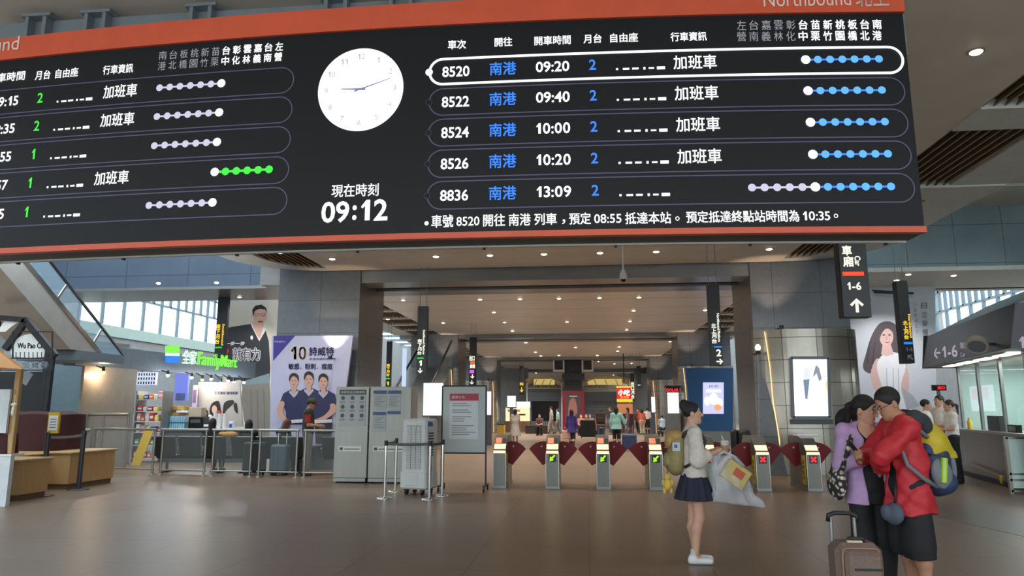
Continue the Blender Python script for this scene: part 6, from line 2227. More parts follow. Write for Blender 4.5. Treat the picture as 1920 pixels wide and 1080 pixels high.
        for ax in range(3):
            o = [1, 2, 0][ax], [2, 0, 1][ax]
            a = np.take(s, range(0, s.shape[ax] - 1), ax)
            b = np.take(s, range(1, s.shape[ax]), ax)
            e = np.argwhere(a != b)
            e = e[(e[:, o[0]] > 0) & (e[:, o[1]] > 0) & (e[:, o[0]] < s.shape[o[0]] - 1) & (e[:, o[1]] < s.shape[o[1]] - 1)]
            inside = s[e[:, 0], e[:, 1], e[:, 2]]
            q = []
            for d0, d1 in ((-1, -1), (0, -1), (0, 0), (-1, 0)):
                c = e.copy()
                c[:, o[0]] += d0
                c[:, o[1]] += d1
                q.append(idx[c[:, 0], c[:, 1], c[:, 2]])
            q = np.stack(q, 1)
            q[~inside] = q[~inside][:, ::-1]
            F_.append(q)
        F_ = np.concatenate(F_)
        F_ = F_[(F_ >= 0).all(1)]
        return V, F_

    def obj(self, name, m, parent=None):
        V, F_ = self.mesh()
        me = bpy.data.meshes.new(name)
        me.from_pydata([tuple(v) for v in V], [], [tuple(int(i) for i in q) for q in F_])
        me.polygons.foreach_set('use_smooth', [True] * len(me.polygons))
        me.materials.append(m)
        me.update()
        o = bpy.data.objects.new(name, me)
        COL.objects.link(o)
        if parent is not None:
            o.parent = parent
        return o


def RX(a):
    return np.array(Matrix.Rotation(a, 3, 'X'))
def RZ(a):
    return np.array(Matrix.Rotation(a, 3, 'Z'))
def RY(a):
    return np.array(Matrix.Rotation(a, 3, 'Y'))

SKIN = mat('skin', (206, 158, 134), rough=0.55, var=0.06, scale=12)
SKIN2 = mat('skin_tan', (178, 130, 104), rough=0.55, var=0.06, scale=12)
HAIR = mat('hair_black', (26, 22, 24), rough=0.55, var=0.3, bump=0.5, scale=40, stretch=(6, 6, 0.6))
HAIRB = mat('hair_brown', (62, 42, 36), rough=0.5, var=0.2, scale=40, stretch=(6, 6, 0.6))
EYE_D = mat('eye_dark', (28, 22, 22), rough=0.3, var=0)
EYE_W = mat('eye_white', (220, 214, 208), rough=0.3, var=0)
LIPS = mat('lips', (176, 96, 92), rough=0.5, var=0)
def cloth(name, rgb, rough=0.8, var=0.1, bump=0.15):
    return mat('cloth_' + name, rgb, rough=rough, var=var, scale=18, bump=bump)

def joints(p):
    J = dict(pelvis=(0, 0, .93), chest=(0, 0, 1.24), neck=(0, -.015, 1.42), head=(0, .012, 1.577))
    for s, n in ((-1, 'L'), (1, 'R')):
        J.update({'hip' + n: (s * .085, 0, .90), 'knee' + n: (s * .09, .015, .49), 'ankle' + n: (s * .09, -.02, .08), 'toe' + n: (s * .1, .13, .03),
                  'sho' + n: (s * .165, -.01, 1.375), 'elb' + n: (s * .215, -.03, 1.10), 'wri' + n: (s * .22, .05, .86)})
    J.update(p)
    return {k: np.array(v, float) for k, v in J.items()}

def hand(S, wr, d, pn, curl, sc=1.0, k=0.008, thumb=1):
    """palm, four unequal curled fingers and a thumb leaving the side of the palm"""
    d = d / np.linalg.norm(d)
    pn = pn - d * (pn @ d)
    pn = pn / np.linalg.norm(pn)
    sd = np.cross(d, pn) * thumb
    S.ell(wr + d * 0.045 * sc, np.array((0.038, 0.052, 0.018)) * sc, R=np.stack([sd, d, pn], 1), k=0.012)
    S.cap(wr - d * 0.03, wr + d * 0.03, 0.024 * sc, 0.026 * sc, k=0.015)
    for i, (L, off) in enumerate(((0.068, 0.028), (0.076, 0.0095), (0.070, -0.0095), (0.055, -0.027))):
        b = wr + d * (0.088 - 0.004 * abs(i - 1)) * sc + sd * off * sc
        a1, a2, a3 = curl * (0.8 + 0.1 * i), curl * (1.7 + 0.1 * i), curl * 2.3
        p0 = b
        for a, f_ in ((a1, 0.45), (a2, 0.32), (a3, 0.23)):
            p1 = p0 + (d * math.cos(a) + pn * math.sin(a)) * L * f_ * sc
            S.cap(p0, p1, 0.0092 * sc, 0.0082 * sc, k=k)
            p0 = p1
    b = wr + d * 0.03 * sc + sd * 0.032 * sc
    m_ = b + (sd * 0.6 + d * 0.65 + pn * 0.35) * 0.034 * sc
    S.cap(b, m_, 0.013 * sc, 0.011 * sc, k=0.01)
    S.cap(m_, m_ + (sd * 0.15 + d * 0.8 + pn * (0.3 + 0.4 * curl)) * 0.032 * sc, 0.010 * sc, 0.0085 * sc, k=k)

def person(label, loc, phi, h, pose=None, top=None, under=None, bottom=None, shoes=None, hair=('short', None), skin=None, head=(0, 0, 0), vox=0.0075, female=False, hands=None, face=True, socks=None, cat='person', group=None, lower=True):
    """standing figure built facing +y, then turned so that it faces the direction phi (radians from +x)"""
    sc = h / 1.70
    J = joints(pose or {})
    pts = np.array(list(J.values()))
    lo, hi = pts.min(0) - 0.22, pts.max(0) + 0.2
    hi[2] = J['head'][2] + 0.25
    lo[2] = min(-0.01, lo[2] + 0.1) if lower else lo[2]
    w = 0.93 if female else 1.0
    Rh = RZ(head[0]) @ RX(head[1]) @ RY(head[2])
    hc = J['head']
    H = lambda x, y, z: hc + Rh @ np.array((x, y, z))
    S = Sdf(lo, hi, vox)
    pel, ch, nk = J['pelvis'], J['chest'], J['neck']
    # torso
    S.ell(ch + (0, 0, .02), (.15 * w, .1, .19), k=.04).ell((pel + ch) / 2, (.125 * w, .092, .18), k=.05).ell(pel, (.155, .11, .12), k=.05)
    S.cap(J['shoL'], J['shoR'], .052, k=.04)
    S.cap(ch + (0, -.02, .13), nk, .07, .055, k=.05).cap(nk, hc + Rh @ np.array((0, -.01, -.05)), .052 * w, .048 * w, k=.025)
    for n in 'LR':
        S.cap(J['sho' + n], J['elb' + n], .046 * w, .037 * w, k=.03)
        m_ = J['elb' + n] + (J['wri' + n] - J['elb' + n]) * .3
        S.cap(J['elb' + n], m_, .037 * w, .038 * w, k=.02).cap(m_, J['wri' + n], .038 * w, .026 * w, k=.02)
        S.cap(J['hip' + n], J['knee' + n], .082, .056, k=.04)
        c_ = J['knee' + n] + (J['ankle' + n] - J['knee' + n]) * .3 + (0, -.018, 0)
        S.cap(J['knee' + n], c_, .053, .057, k=.03).cap(c_, J['ankle' + n], .056, .036, k=.03)
        S.cap(J['ankle' + n] + (0, -.03, -.035), J['toe' + n], .036, .03, k=.03)
        hd = (hands or {}).get(n, {})
        fd_ = J['wri' + n] - J['elb' + n]
        dflt = np.array((1.0 if n == 'L' else -1.0, 0, 0))
        hand(S, J['wri' + n], np.array(hd.get('dir', fd_), float), np.array(hd.get('palm', dflt), float), hd.get('curl', .35), 0.95 if female else 1.05, thumb=1 if n == 'L' else -1)
    # head
    S.ell(H(0, -.012, .03), (.073, .09, .09), R=Rh, k=.02).ell(H(0, .022, -.03), (.06, .068, .086), R=Rh, k=.03).ell(H(0, .05, -.078), (.036, .038, .034), R=Rh, k=.03)
    S.cap(H(0, .09, .004), H(0, .108, -.026), .0085, .0125, k=.012).ell(H(0, .076, -.1), (.018, .014, .014), R=Rh, k=.02)
    for s_ in (-1, 1):
        S.ell(H(s_ * .03, .1, .008), (.018, .012, .011), R=Rh, k=.012, op='s')
        S.ell(H(s_ * .073, -.008, -.012), (.010, .02, .031), R=Rh, k=.008)
    if lower:
        S.below(0.002)
    body = S.obj('person', skin or SKIN)
    tag(body, label, cat, group)
    # hair
    kind, hm = hair[0], hair[1] or HAIR
    S = Sdf(H(0, 0, 0) - 0.3, H(0, 0, 0) + 0.22, vox)
    if kind == 'long':
        S = Sdf(H(0, 0, 0) - np.array((.3, .3, .6)), H(0, 0, 0) + 0.22, vox)
    S.ell(H(0, -.02, .036), (.083, .1, .092), R=Rh, k=.02)
    if kind in ('long', 'bob'):
        Lg = -.34 if kind == 'long' else -.16
        S.cap(H(0, -.06, 0), H(0, -.085, Lg), .07, .06, k=.04)
        for s_ in (-1, 1):
            S.cap(H(s_ * .065, -.02, 0), H(s_ * .07, -.04, Lg * .9), .03, .026, k=.03)
    S.ell(H(0, .085, -.04), (.068, .075, .105), R=Rh, k=.02, op='s')
    if kind in ('short', 'cap', 'bun', 'tail'):
        S.ell(H(0, .06, -.11), (.13, .12, .105), R=Rh, k=.02, op='s')
    for s_ in (-1, 1):
        if kind != 'long' and kind != 'bob':
            S.ell(H(s_ * .08, -.005, -.015), (.02, .026, .034), R=Rh, k=.01, op='s')
    if kind == 'bun':
        S.ell(H(0, -.085, .1), (.052, .05, .052), R=Rh, k=.025).ell(H(.01, -.11, .075), (.03, .03, .03), k=.02)
    if kind == 'tail':
        S.cap(H(0, -.1, .03), H(0, -.15, -.02), .03, .03, k=.02).cap(H(0, -.15, -.02), H(0, -.13, -.2), .032, .015, k=.02)
    S.obj('hair', hm, body)
    if kind == 'cap':
        S = Sdf(H(0, 0, 0) - 0.25, H(0, 0, 0) + 0.25, vox)
        S.ell(H(0, -.012, .05), (.09, .105, .09), R=Rh, k=.02).ell(H(0, 0, -.06), (.2, .2, .1), R=Rh, k=.01, op='s').ell(H(0, .12, .045), (.065, .07, .012), R=Rh, k=.02)
        S.obj('cap', hair[2], body)
    if face:
        for s_ in (-1, 1):
            m = MB(); m.ell(H(s_ * .03, .083, .006), (.0145, .008, .0075), EYE_W, R=Matrix(Rh.tolist()), nu=10, nv=6); m.ell(H(s_ * .03, .089, .006), (.007, .004, .007), EYE_D, R=Matrix(Rh.tolist()), nu=8, nv=5); m.build('eye', body)
            m = MB(); m.ell(H(s_ * .031, .088, .026), (.019, .005, .0035), hm, R=Matrix(Rh.tolist()), nu=10, nv=5); m.build('eyebrow', body)
        m = MB(); m.ell(H(0, .089, -.058), (.02, .006, .006), LIPS, R=Matrix(Rh.tolist()), nu=10, nv=6); m.build('lips', body)

    def garment(spec, name):
        off = spec.get('off', .014)
        S = Sdf(lo, hi, max(vox, .008))
        z_ = spec.get('hem', .86)
        fl = spec.get('flare', 0.0)
        S.ell(ch + (0, 0, .02), (.152 * w + off, .102 + off, .19 + off), k=.04).ell((pel + ch) / 2, (.13 * w + off + fl * .5, .098 + off + fl * .5, .2), k=.05)
        S.cone((pel[0], pel[1], z_ - .02), ((pel + ch) / 2 + (0, 0, .08)), (.155 + off + fl, .115 + off + fl), (.135 * w + off, .1 + off), k=.03)
        S.cap(J['shoL'], J['shoR'], .054 + off, k=.04).cap(ch + (0, -.02, .11), nk - (0, 0, .055), .075 + off, .05 + off * .6, k=.04)
        t = spec.get('sleeve', .35)
        puff = spec.get('puff', 0)
        for n in 'LR':
            a, b, c_ = J['sho' + n], J['elb' + n], J['wri' + n]
            la, lb = np.linalg.norm(b - a), np.linalg.norm(c_ - b)
            L = t * (la + lb)
            ro = .05 * w + off
            if L <= la:
                S.cap(a, a + (b - a) * L / la, ro, ro * .97 + puff, k=.03)
            else:
                S.cap(a, b, ro + puff * .3, .044 * w + off + puff, k=.03).cap(b, b + (c_ - b) * (L - la) / lb, .044 * w + off + puff, .034 * w + off + puff * .7, k=.03)
        S.below(z_)
        for s_ in spec.get('sub', []):
            S.ell(*s_, k=.015, op='s')
        if spec.get('folds', .0025):
            S.folds(spec.get('folds', .0025), ph=spec.get('ph', 0))
            S.folds(spec.get('folds', .0025) * .5, 63, 47, 1.3)
        if spec.get('collar'):
            S.cap(nk + (-.0, -.03, -.02), nk + (0, -.03, .03), .075, .07, k=.02)
            S.cap(nk + (0, .02, .0), nk + (0, .03, .2), .06, .085, k=.01, op='s')
        o_ = S.obj(name, spec['m'], body)
        return o_
    if under:
        garment(under, under.get('name', 'undershirt'))
    if top:
        garment(top, top.get('name', 'shirt'))
    if bottom:
        S = Sdf(lo, hi, max(vox, .008))
        kind_ = bottom['kind']
        off = bottom.get('off', .014)
        zt = bottom.get('waist', 1.0)
        S.ell(pel + (0, 0, 0), (.158 + off, .113 + off, .13), k=.05)
        if kind_ == 'skirt':
            S.cone((pel[0], pel[1], bottom['hem']), (pel[0], pel[1], zt), (.155 + bottom.get('flare', .09), .13 + bottom.get('flare', .09)), (.14 + off, .1 + off), k=.02, pleats=14, amp=.012)
            S.below(bottom['hem'])
        else:
            zc_ = bottom.get('hem', .1)
            for n in 'LR':
                a, b, c_ = J['hip' + n], J['knee' + n], J['ankle' + n]
                wd = bottom.get('wide', 0.0)
                S.cap(a, b, .082 + off, .06 + off + wd, k=.04).cap(b, c_, .058 + off + wd, .046 + off + wd, k=.02)
            S.below(zc_)
            S.folds(.003, 22, 16)
        S.above(zt)
        S.obj({'skirt': 'skirt', 'pants': 'trousers', 'shorts': 'shorts'}[kind_], bottom['m'], body)
    if shoes is not None and lower:
        for n in 'LR':
            a, t_ = J['ankle' + n], J['toe' + n]
            S = Sdf(np.minimum(a, t_) - .12, np.maximum(a, t_) + .14, max(.006, vox * .8))
            S.cap(a + (0, -.04, -.045), t_ + (0, -.01, .005), .041, .035, k=.02).cap(a + (0, -.02, -.03), a + (0, -.015, -.005), .042, .04, k=.03)
            S.below(max(0.0, min(a[2] - .085, t_[2] - .035)))
            zb_ = max(0.0, min(a[2] - .085, t_[2] - .035))
            S.obj('shoe', shoes, body)
            if vox < .006:
                S = Sdf(np.minimum(a, t_) - .12, np.maximum(a, t_) + .14, .006)
                S.cap(a + (0, -.04, -.045), t_ + (0, -.01, .005), .045, .039, k=.02)
                S.below(zb_)
                S.above(zb_ + .022)
                S.obj('sole', mat('sole_grey', (168, 168, 170), rough=.7, var=.05), body)
            if socks is not None:
                S = Sdf(a - .12, a + .16, max(.006, vox * .8))
                S.cap(a + (0, -.012, -.01), a + (0, -.012, .05), .039, .037, k=.01)
                S.obj('sock', socks, body)
    body.location = loc
    body.rotation_euler = (0, 0, phi - math.pi / 2)
    body.scale = (sc, sc, sc)
    return body

def local_to_world(o, p):
    sc = o.scale[0]
    R = Matrix.Rotation(o.rotation_euler[2], 3, 'Z')
    return Vector(o.location) + R @ (Vector(p) * sc)

# ------------------------------------------------------------------ the girl with the backpack
C_cream = cloth('cream', (212, 202, 194), bump=0.1)
C_navy = cloth('navy', (34, 38, 58))
C_whiteshoe = mat('shoe_white', (222, 222, 224), rough=0.5, var=0.03)
g = PZ(1308, 1056)
GL = Vector((g.x, g.y, 0))
girl = person('girl with a hair bun, cream puffed sleeves and dark skirt holding a drink', GL, math.radians(2), 1.63,
              dict(shoR=(.15, .0, 1.36), shoL=(-.15, .0, 1.36), elbR=(.2, .015, 1.09), wriR=(.10, .22, 1.16), elbL=(-.2, .05, 1.1), wriL=(-.06, .24, 1.17),
                   hipR=(.075, 0, .9), hipL=(-.075, 0, .9), kneeR=(.06, .03, .48), kneeL=(-.055, -.01, .48), ankleR=(.06, -.03, .085), ankleL=(-.065, .0, .085), toeR=(.07, .13, .03), toeL=(-.08, .16, .03)),
              top=dict(m=C_cream, sleeve=.74, off=.016, puff=.03, hem=.9, flare=.015, folds=.004, name='blouse'),
              bottom=dict(kind='skirt', m=C_navy, hem=.66, waist=.99, flare=.085), shoes=C_whiteshoe, socks=cloth('sock_grey', (196, 194, 192)), hair=('bun', HAIR), head=(-.12, .0, 0), vox=.0055, female=True,
              hands={'R': dict(dir=(-.25, .9, .2), palm=(-1, 0, .1), curl=.75), 'L': dict(dir=(.25, .9, .2), palm=(1, 0, .1), curl=.7)})
def wg(x, y, z):
    return local_to_world(girl, (x, y, z))
def attach(mb, name, label, cat, at):
    o = mb.build(name, loc=tuple(at))
    return tag(o, label, cat)
# backpack (own thing): body, flap, pocket, straps
def soft(prims, m, name, parent, vox=.008, lo=None, hi=None, folds=.0, below=None):
    S = Sdf(lo, hi, vox)
    for q in prims:
        if q[0] == 'e':
            S.ell(*q[1:3], R=q[3] if len(q) > 3 else None, k=q[4] if len(q) > 4 else .03)
        elif q[0] == 'c':
            S.cap(*q[1:5], k=q[5] if len(q) > 5 else .02)
        else:
            S.ell(*q[1:3], k=.01, op='s')
    if folds:
        S.folds(folds)
    if below is not None:
        S.below(below)
    return S.obj(name, m, parent)
M_khaki = cloth('khaki', (150, 136, 92))
M_khaki2 = cloth('khaki_flap', (176, 142, 88))
bpk = thing('backpack', 'khaki backpack with tan flap worn by the girl with the hair bun', 'backpack', wg(0, -.185, .94), girl.rotation_euler[2])
soft([('e', (0, 0, .2), (.14, .085, .21)), ('e', (0, -.01, .1), (.145, .095, .13)), ('e', (0, .02, .33), (.12, .07, .12))], M_khaki, 'body', bpk, lo=(-.25, -.2, -.1), hi=(.25, .2, .55), folds=.003)
soft([('e', (0, -.005, .37), (.135, .095, .075)), ('e', (0, -.07, .31), (.11, .045, .07))], M_khaki2, 'flap', bpk, lo=(-.25, -.2, .15), hi=(.25, .2, .55), folds=.002)
soft([('e', (0, -.085, .12), (.1, .05, .09))], M_khaki, 'pocket', bpk, lo=(-.2, -.2, -.05), hi=(.2, .1, .3))
m = MB(); m.box((.13, -.015, .27), (.02, .075, .085), mat('sticker_pale', (190, 200, 206), var=0)); m.box((.141, -.02, .275), (.004, .03, .035), M_hdrb); m.build('patch', bpk)
for s_ in (-1, 1):
    m = MB()
    pth = [(s_ * .1, .055, .36), (s_ * .11, .11, .45), (s_ * .11, .2, .46), (s_ * .125, .28, .39), (s_ * .145, .29, .27), (s_ * .155, .2, .14), (s_ * .13, .06, .06)]
    sp_ = [Vector(p) for p in pth]
    m.tube([sp_[0], *[(sp_[i] + sp_[i + 1]) / 2 for i in range(len(sp_) - 1)], sp_[-1]], .016, M_black, n=8)
    m.build('strap', bpk)
pl = wg(0.1, -.30, .82)
m = MB()
M_plush = cloth('plush_yellow', (212, 178, 78), bump=0.4)
m.ell((0, 0, 0), (.045, .04, .06), M_plush); m.ell((0, 0, .075), (.035, .035, .035), M_plush)
for dx, dz in ((-.035, -.06), (.035, -.06), (-.045, .02), (.045, .02)):
    m.ell((dx, 0, dz), (.016, .016, .03), M_plush)
m.tube([(0, 0, .1), (.01, 0, .15), (.0, 0, .2)], .004, M_black, n=6)
attach(m, 'plush_charm', 'small yellow plush charm dangling from the khaki backpack', 'plush toy', pl)
# drink in her hand
t = thing('drink_cup', 'plastic cup of iced milky drink with straw in the hands of the girl', 'drink', wg(.03, .34, 1.13))
m = MB(); m.lathe((0, 0, 0), [(.03, 0), (.042, .1)], mat('milk_tea', (172, 138, 100), rough=0.3, var=0.08), n=18); m.build('drink', t)
m = MB(); m.lathe((0, 0, .1), [(.042, 0), (.045, .03), (.047, .032), (.047, .04), (.03, .05)], mat('cup_clear', (226, 222, 220), rough=0.2, var=0, alpha=0.8), n=18); m.build('lid', t)
m = MB(); m.cyl((0, 0, .12), (-.03, 0, .2), .005, C_whiteshoe, n=8); m.build('straw', t)
# transparent plastic bag with a yellow box
M_bag = mat('plastic_bag', (214, 220, 228), rough=0.18, var=0.04, alpha=0.3, spec=0.8)
kb = thing('plastic_bag', 'large see-through plastic bag hanging from the arm of the girl', 'bag', wg(.14, .2, 1.12), girl.rotation_euler[2])
S = Sdf((-.25, -.2, -.75), (.25, .75, .15), .012)
S.cone((0, .19, -.52), (0, .08, .02), (.085, .27), (.05, .1), k=.03, pleats=9, amp=.014)
S.folds(.011, 30, 14)
S.plane((0, .5, -.1), (0, .75, .45))
S.plane((0, .2, -.47), (0, -.12, -1))
S.obj('bag_film', M_bag, kb)
m = MB()
for dx in (-.03, .03):
    m.tube([(dx, .03, -.06), (dx, .04, .02), (dx * .6, .1, .05), (dx, .2, .0), (dx, .28, -.1)], [.022, .016, .014, .016, .024], M_bag, n=8)
m.build('handle', kb)
t = thing('snack_box', 'yellow box with red print lying inside the see-through plastic bag', 'box', wg(.14, .41, .94), girl.rotation_euler[2])
Rb = Matrix.Rotation(-0.62, 3, 'X')
m = MB(); m.box((0, 0, 0), (.09, .26, .2), mat('box_yellow', (196, 176, 98), rough=0.4, var=0.1), R=Rb, bev=.006); m.build('carton', t)
m = MB(); m.box(Rb @ Vector((.046, .02, .02)), (.004, .11, .08), mat('box_red', (206, 92, 70), var=0.1), R=Rb); m.box(Rb @ Vector((.046, .03, -.08)), (.004, .2, .04), M_yellow, R=Rb); m.build('red_print', t)
# ------------------------------------------------------------------ the couple
C_red = cloth('red', (190, 38, 50), rough=0.6, bump=.35)
C_dark = cloth('black', (30, 30, 34))
C_lilac = cloth('lilac', (186, 152, 196))
C_shoe = mat('shoe_dark', (38, 38, 42), rough=0.6, var=0.1)
YM = 6.15
pm = P(1702, 900, YM)
man = person('man in red jacket and dark shorts bowing his head, wearing a yellow backpack', Vector((pm.x, YM, 0)), math.radians(186), 1.76,
             dict(chest=(0, .01, 1.24), neck=(0, .03, 1.42), head=(0, .105, 1.545), shoL=(-.16, .05, 1.365), elbL=(-.21, .31, 1.15), wriL=(.0, .2, 1.03), elbR=(.2, .2, 1.14), wriR=(.05, .33, 1.12), toeL=(-.1, .13, .03)),
             under=dict(m=C_dark, name='undershirt', off=.008, sleeve=.2, hem=.9),
             top=dict(m=C_red, sleeve=.93, off=.024, hem=.72, flare=.035, folds=.009, name='jacket', sub=[((0, .2, .95), (.07, .12, .5))]),
             bottom=dict(kind='shorts', m=C_dark, hem=.40, wide=.035, off=.02), shoes=C_shoe, hair=('short', HAIR), head=(.12, -.5, 0), vox=.0055, skin=SKIN2,
             hands={'L': dict(dir=(.9, .1, .1), palm=(.1, -.9, .2), curl=.8), 'R': dict(dir=(-.5, .6, .2), palm=(-.8, -.3, .3), curl=.8)})
def wm(x, y, z):
    return local_to_world(man, (x, y, z))
# hood and glasses are the man's own
S = Sdf((-.3, -.35, 1.2), (.3, .25, 1.75), .008)
S.cap((-.09, -.05, 1.42), (.09, -.05, 1.42), .075, .075, k=.05).ell((0, -.13, 1.38), (.13, .08, .1), k=.05).ell((0, .08, 1.5), (.09, .12, .12), k=.02, op='s')
S.folds(.004)
S.obj('hood', cloth('hood_grey', (54, 56, 62)), man)
hm_ = np.array((0, .105, 1.545)); Rm = RZ(.12) @ RX(-.5)
m = MB()
for s_ in (-1, 1):
    cc = hm_ + Rm @ np.array((s_ * .032, .1, .006))
    ring = [Vector(cc + Rm @ np.array((.022 * math.cos(2 * math.pi * k / 14), 0, .017 * math.sin(2 * math.pi * k / 14)))) for k in range(15)]
    m.tube(ring, .0022, M_black, n=5)
    m.tube([Vector(hm_ + Rm @ np.array((s_ * .054, .098, .01))), Vector(hm_ + Rm @ np.array((s_ * .078, .0, .008)))], .0022, M_black, n=5)
m.build('glasses', man)
# yellow and blue backpack
M_by, M_bb, M_bg = cloth('pack_yellow', (196, 172, 34), rough=0.55), cloth('pack_blue', (44, 62, 96), rough=0.6), cloth('pack_grey', (112, 118, 126), rough=0.7)
bk = thing('backpack', 'yellow, grey and navy rucksack on the back of the man in red', 'backpack', wm(0, -.17, .87), man.rotation_euler[2])
bk.scale = (.82, .82, .86)
soft([('e', (0, -.06, .26), (.16, .14, .3)), ('e', (0, -.09, .09), (.165, .16, .12)), ('e', (0, .02, .4), (.14, .09, .14))], M_bb, 'body', bk, lo=(-.3, -.35, -.1), hi=(.3, .25, .75), folds=.003)
S = Sdf((-.3, -.4, .0), (.3, .25, .8), .008)
S.ell((0, -.05, .41), (.16, .15, .2), k=.03).cap((0, .0, .5), (0, -.2, .3), .13, .09, k=.05)
S.folds(.007, 34, 18); S.below(.31)
S.obj('top_flap', M_by, bk)
for s_ in (-1, 1):
    soft([('e', (s_ * .14, -.04, .18), (.045, .1, .14))], M_bg, 'side_pocket', bk, lo=(-.3, -.3, -.05), hi=(.3, .2, .45), folds=.003)
soft([('e', (0, -.2, .22), (.1, .05, .17))], M_bg, 'front_pocket', bk, lo=(-.25, -.35, -.05), hi=(.25, .0, .5), folds=.003)
m = MB()
m.bar((-.15, -.12, .33), (-.15, .06, .35), .05, .012, M_black); m.bar((-.06, -.24, .36), (.08, -.25, .37), .012, .02, MATS['sticker_pale']); m.build('zip', bk)
m = MB(); m.cyl((-.178, -.03, .1), (-.178, -.06, .32), .03, mat('bottle_lime', (170, 205, 70), rough=0.3, var=0.1), n=14); tag(m.build('lime_bottle', loc=None), 'lime yellow bottle in the mesh side pocket of the rucksack', 'bottle')
lb = bpy.data.objects['lime_bottle']; lb.location = bk.location; lb.rotation_euler = bk.rotation_euler; lb.scale = bk.scale
for s_ in (-1, 1):
    m = MB(); m.tube([(s_ * .12, .05, .5), (s_ * .15, .15, .58), (s_ * .16, .28, .56), (s_ * .21, .37, .42), (s_ * .25, .34, .26), (s_ * .26, .2, .14), (s_ * .18, .04, .06)], .02, M_bg, n=8); m.build('strap', bk)
m = MB(); m.ell((-.19, .14, .1), (.02, .05, .035), M_by); m.build('hip_fin', bk)

YW = 6.5
pw = P(1629, 900, YW)
woman = person('woman in lilac jacket and black trousers facing the man in red', Vector((pw.x, YW, 0)), math.radians(-84), 1.68,
               dict(elbR=(.235, .0, 1.1), wriR=(.1, .2, 1.165), elbL=(-.21, .02, 1.1), wriL=(-.06, .24, 1.17), head=(0, .04, 1.57)),
               under=dict(m=C_dark, name='black_top', off=.008, sleeve=.12, hem=.78, sub=[((0, .09, 1.42), (.085, .1, .11))]),
               top=dict(m=C_lilac, sleeve=.9, off=.026, hem=.78, flare=.03, folds=.005, name='jacket', sub=[((0, .17, 1.05), (.09, .15, .6)), ((0, .11, 1.42), (.1, .12, .15))]),
               bottom=dict(kind='pants', m=C_dark, hem=.09, wide=.02), shoes=C_shoe, hair=('tail', HAIR), head=(.6, -.3, .12), vox=.0055, female=True,
               hands={'R': dict(dir=(-.7, .6, .1), palm=(-.3, -.8, 0), curl=1.0), 'L': dict(dir=(.6, .6, .1), palm=(.5, -.8, 0), curl=.9)})
def ww(x, y, z):
    return local_to_world(woman, (x, y, z))
hm_ = np.array((0, .04, 1.57)); Rm = RZ(.6) @ RX(-.3) @ RY(.12)
m = MB()
for s_ in (-1, 1):
    cc = hm_ + Rm @ np.array((s_ * .031, .1, .006))
    m.tube([Vector(cc + Rm @ np.array((.022 * math.cos(2 * math.pi * k / 14), 0, .016 * math.sin(2 * math.pi * k / 14)))) for k in range(15)], .002, M_hdr, n=5)
m.tube([Vector(hm_ + Rm @ np.array((-.01, .103, .006))), Vector(hm_ + Rm @ np.array((.01, .103, .006)))], .002, M_hdr, n=5)
m.build('glasses', woman)
M_flor = mat('floral_cloth', (70, 66, 68), rough=0.8, var=0.0)
nt = M_flor.node_tree
vo = nt.nodes.new('ShaderNodeTexVoronoi'); vo.inputs['Scale'].default_value = 26
tcx = nt.nodes.new('ShaderNodeTexCoord'); nt.links.new(tcx.outputs['Object'], vo.inputs['Vector'])
rr = nt.nodes.new('ShaderNodeValToRGB'); rr.color_ramp.elements[0].color = lin((214, 206, 190)); rr.color_ramp.elements[1].color = lin((44, 42, 46)); rr.color_ramp.elements[0].position = .3; rr.color_ramp.elements[1].position = .5
nt.links.new(vo.outputs['Distance'], rr.inputs[0]); nt.links.new(rr.outputs[0], nt.nodes['Principled BSDF'].inputs['Base Color'])
fb = thing('floral_bag', 'black and cream floral shoulder bag at the side of the lilac jacket woman', 'bag', ww(.27, .0, .84), woman.rotation_euler[2])
soft([('e', (0, -.02, .1), (.055, .14, .14))], M_flor, 'body', fb, lo=(-.15, -.25, -.1), hi=(.15, .2, .35), folds=.004)
m = MB(); m.tube([(0, .08, .2), (-.05, .09, .33), (-.1, .075, .46), (-.135, .03, .57), (-.135, -.04, .585), (-.1, -.13, .45), (-.02, -.13, .2)], .022, M_flor, n=8); m.build('strap', fb)
npil = thing('neck_pillow', 'black neck pillow hanging behind the shoulder of the lilac jacket woman', 'neck pillow', tuple(P(1594, 790, 6.75)))
S = Sdf((-.25, -.2, -.25), (.25, .2, .25), .008)
for k in range(9):
    a0, a1 = math.radians(70 + 31 * k), math.radians(70 + 31 * (k + 1))
    S.cap((.075 * math.cos(a0), 0, .075 * math.sin(a0)), (.075 * math.cos(a1), 0, .075 * math.sin(a1)), .052, k=.02)
S.obj('cushion', C_dark, npil)
m = MB(); m.tube([(.02, 0, -.05), (.06, -.02, -.13), (.1, -.12, -.16)], .008, M_black, n=6); m.build('cord', npil)
q = wm(-.06, .4, 1.2)
t = thing('phone', 'dark phone held between the man in red and the woman in lilac', 'phone', wm(-.0, .40, 1.2), man.rotation_euler[2])
m = MB(); m.box((0, 0, 0), (.075, .008, .15), M_blackgl, R=Matrix.Rotation(-.6, 3, 'X'), bev=.004); m.build('body', t)
m = MB(); m.box((0, -.006, .003), (.066, .002, .13), M_hdr, R=Matrix.Rotation(-.6, 3, 'X')); m.build('screen', t)
wb = thing('waist_bag', 'grey waist bag hanging between the man in red and the woman', 'bag', wm(-.08, .17, .72), man.rotation_euler[2])
soft([('e', (0, 0, 0), (.1, .06, .085)), ('e', (.02, .06, .01), (.05, .03, .06))], cloth('slate', (84, 92, 108)), 'body', wb, lo=(-.2, -.2, -.2), hi=(.2, .2, .2), folds=.003)
m = MB(); m.tube([(-.02, 0, .07), (-.01, -.02, .16), (0, -.03, .26)], .01, M_black, n=6); m.build('strap', wb)

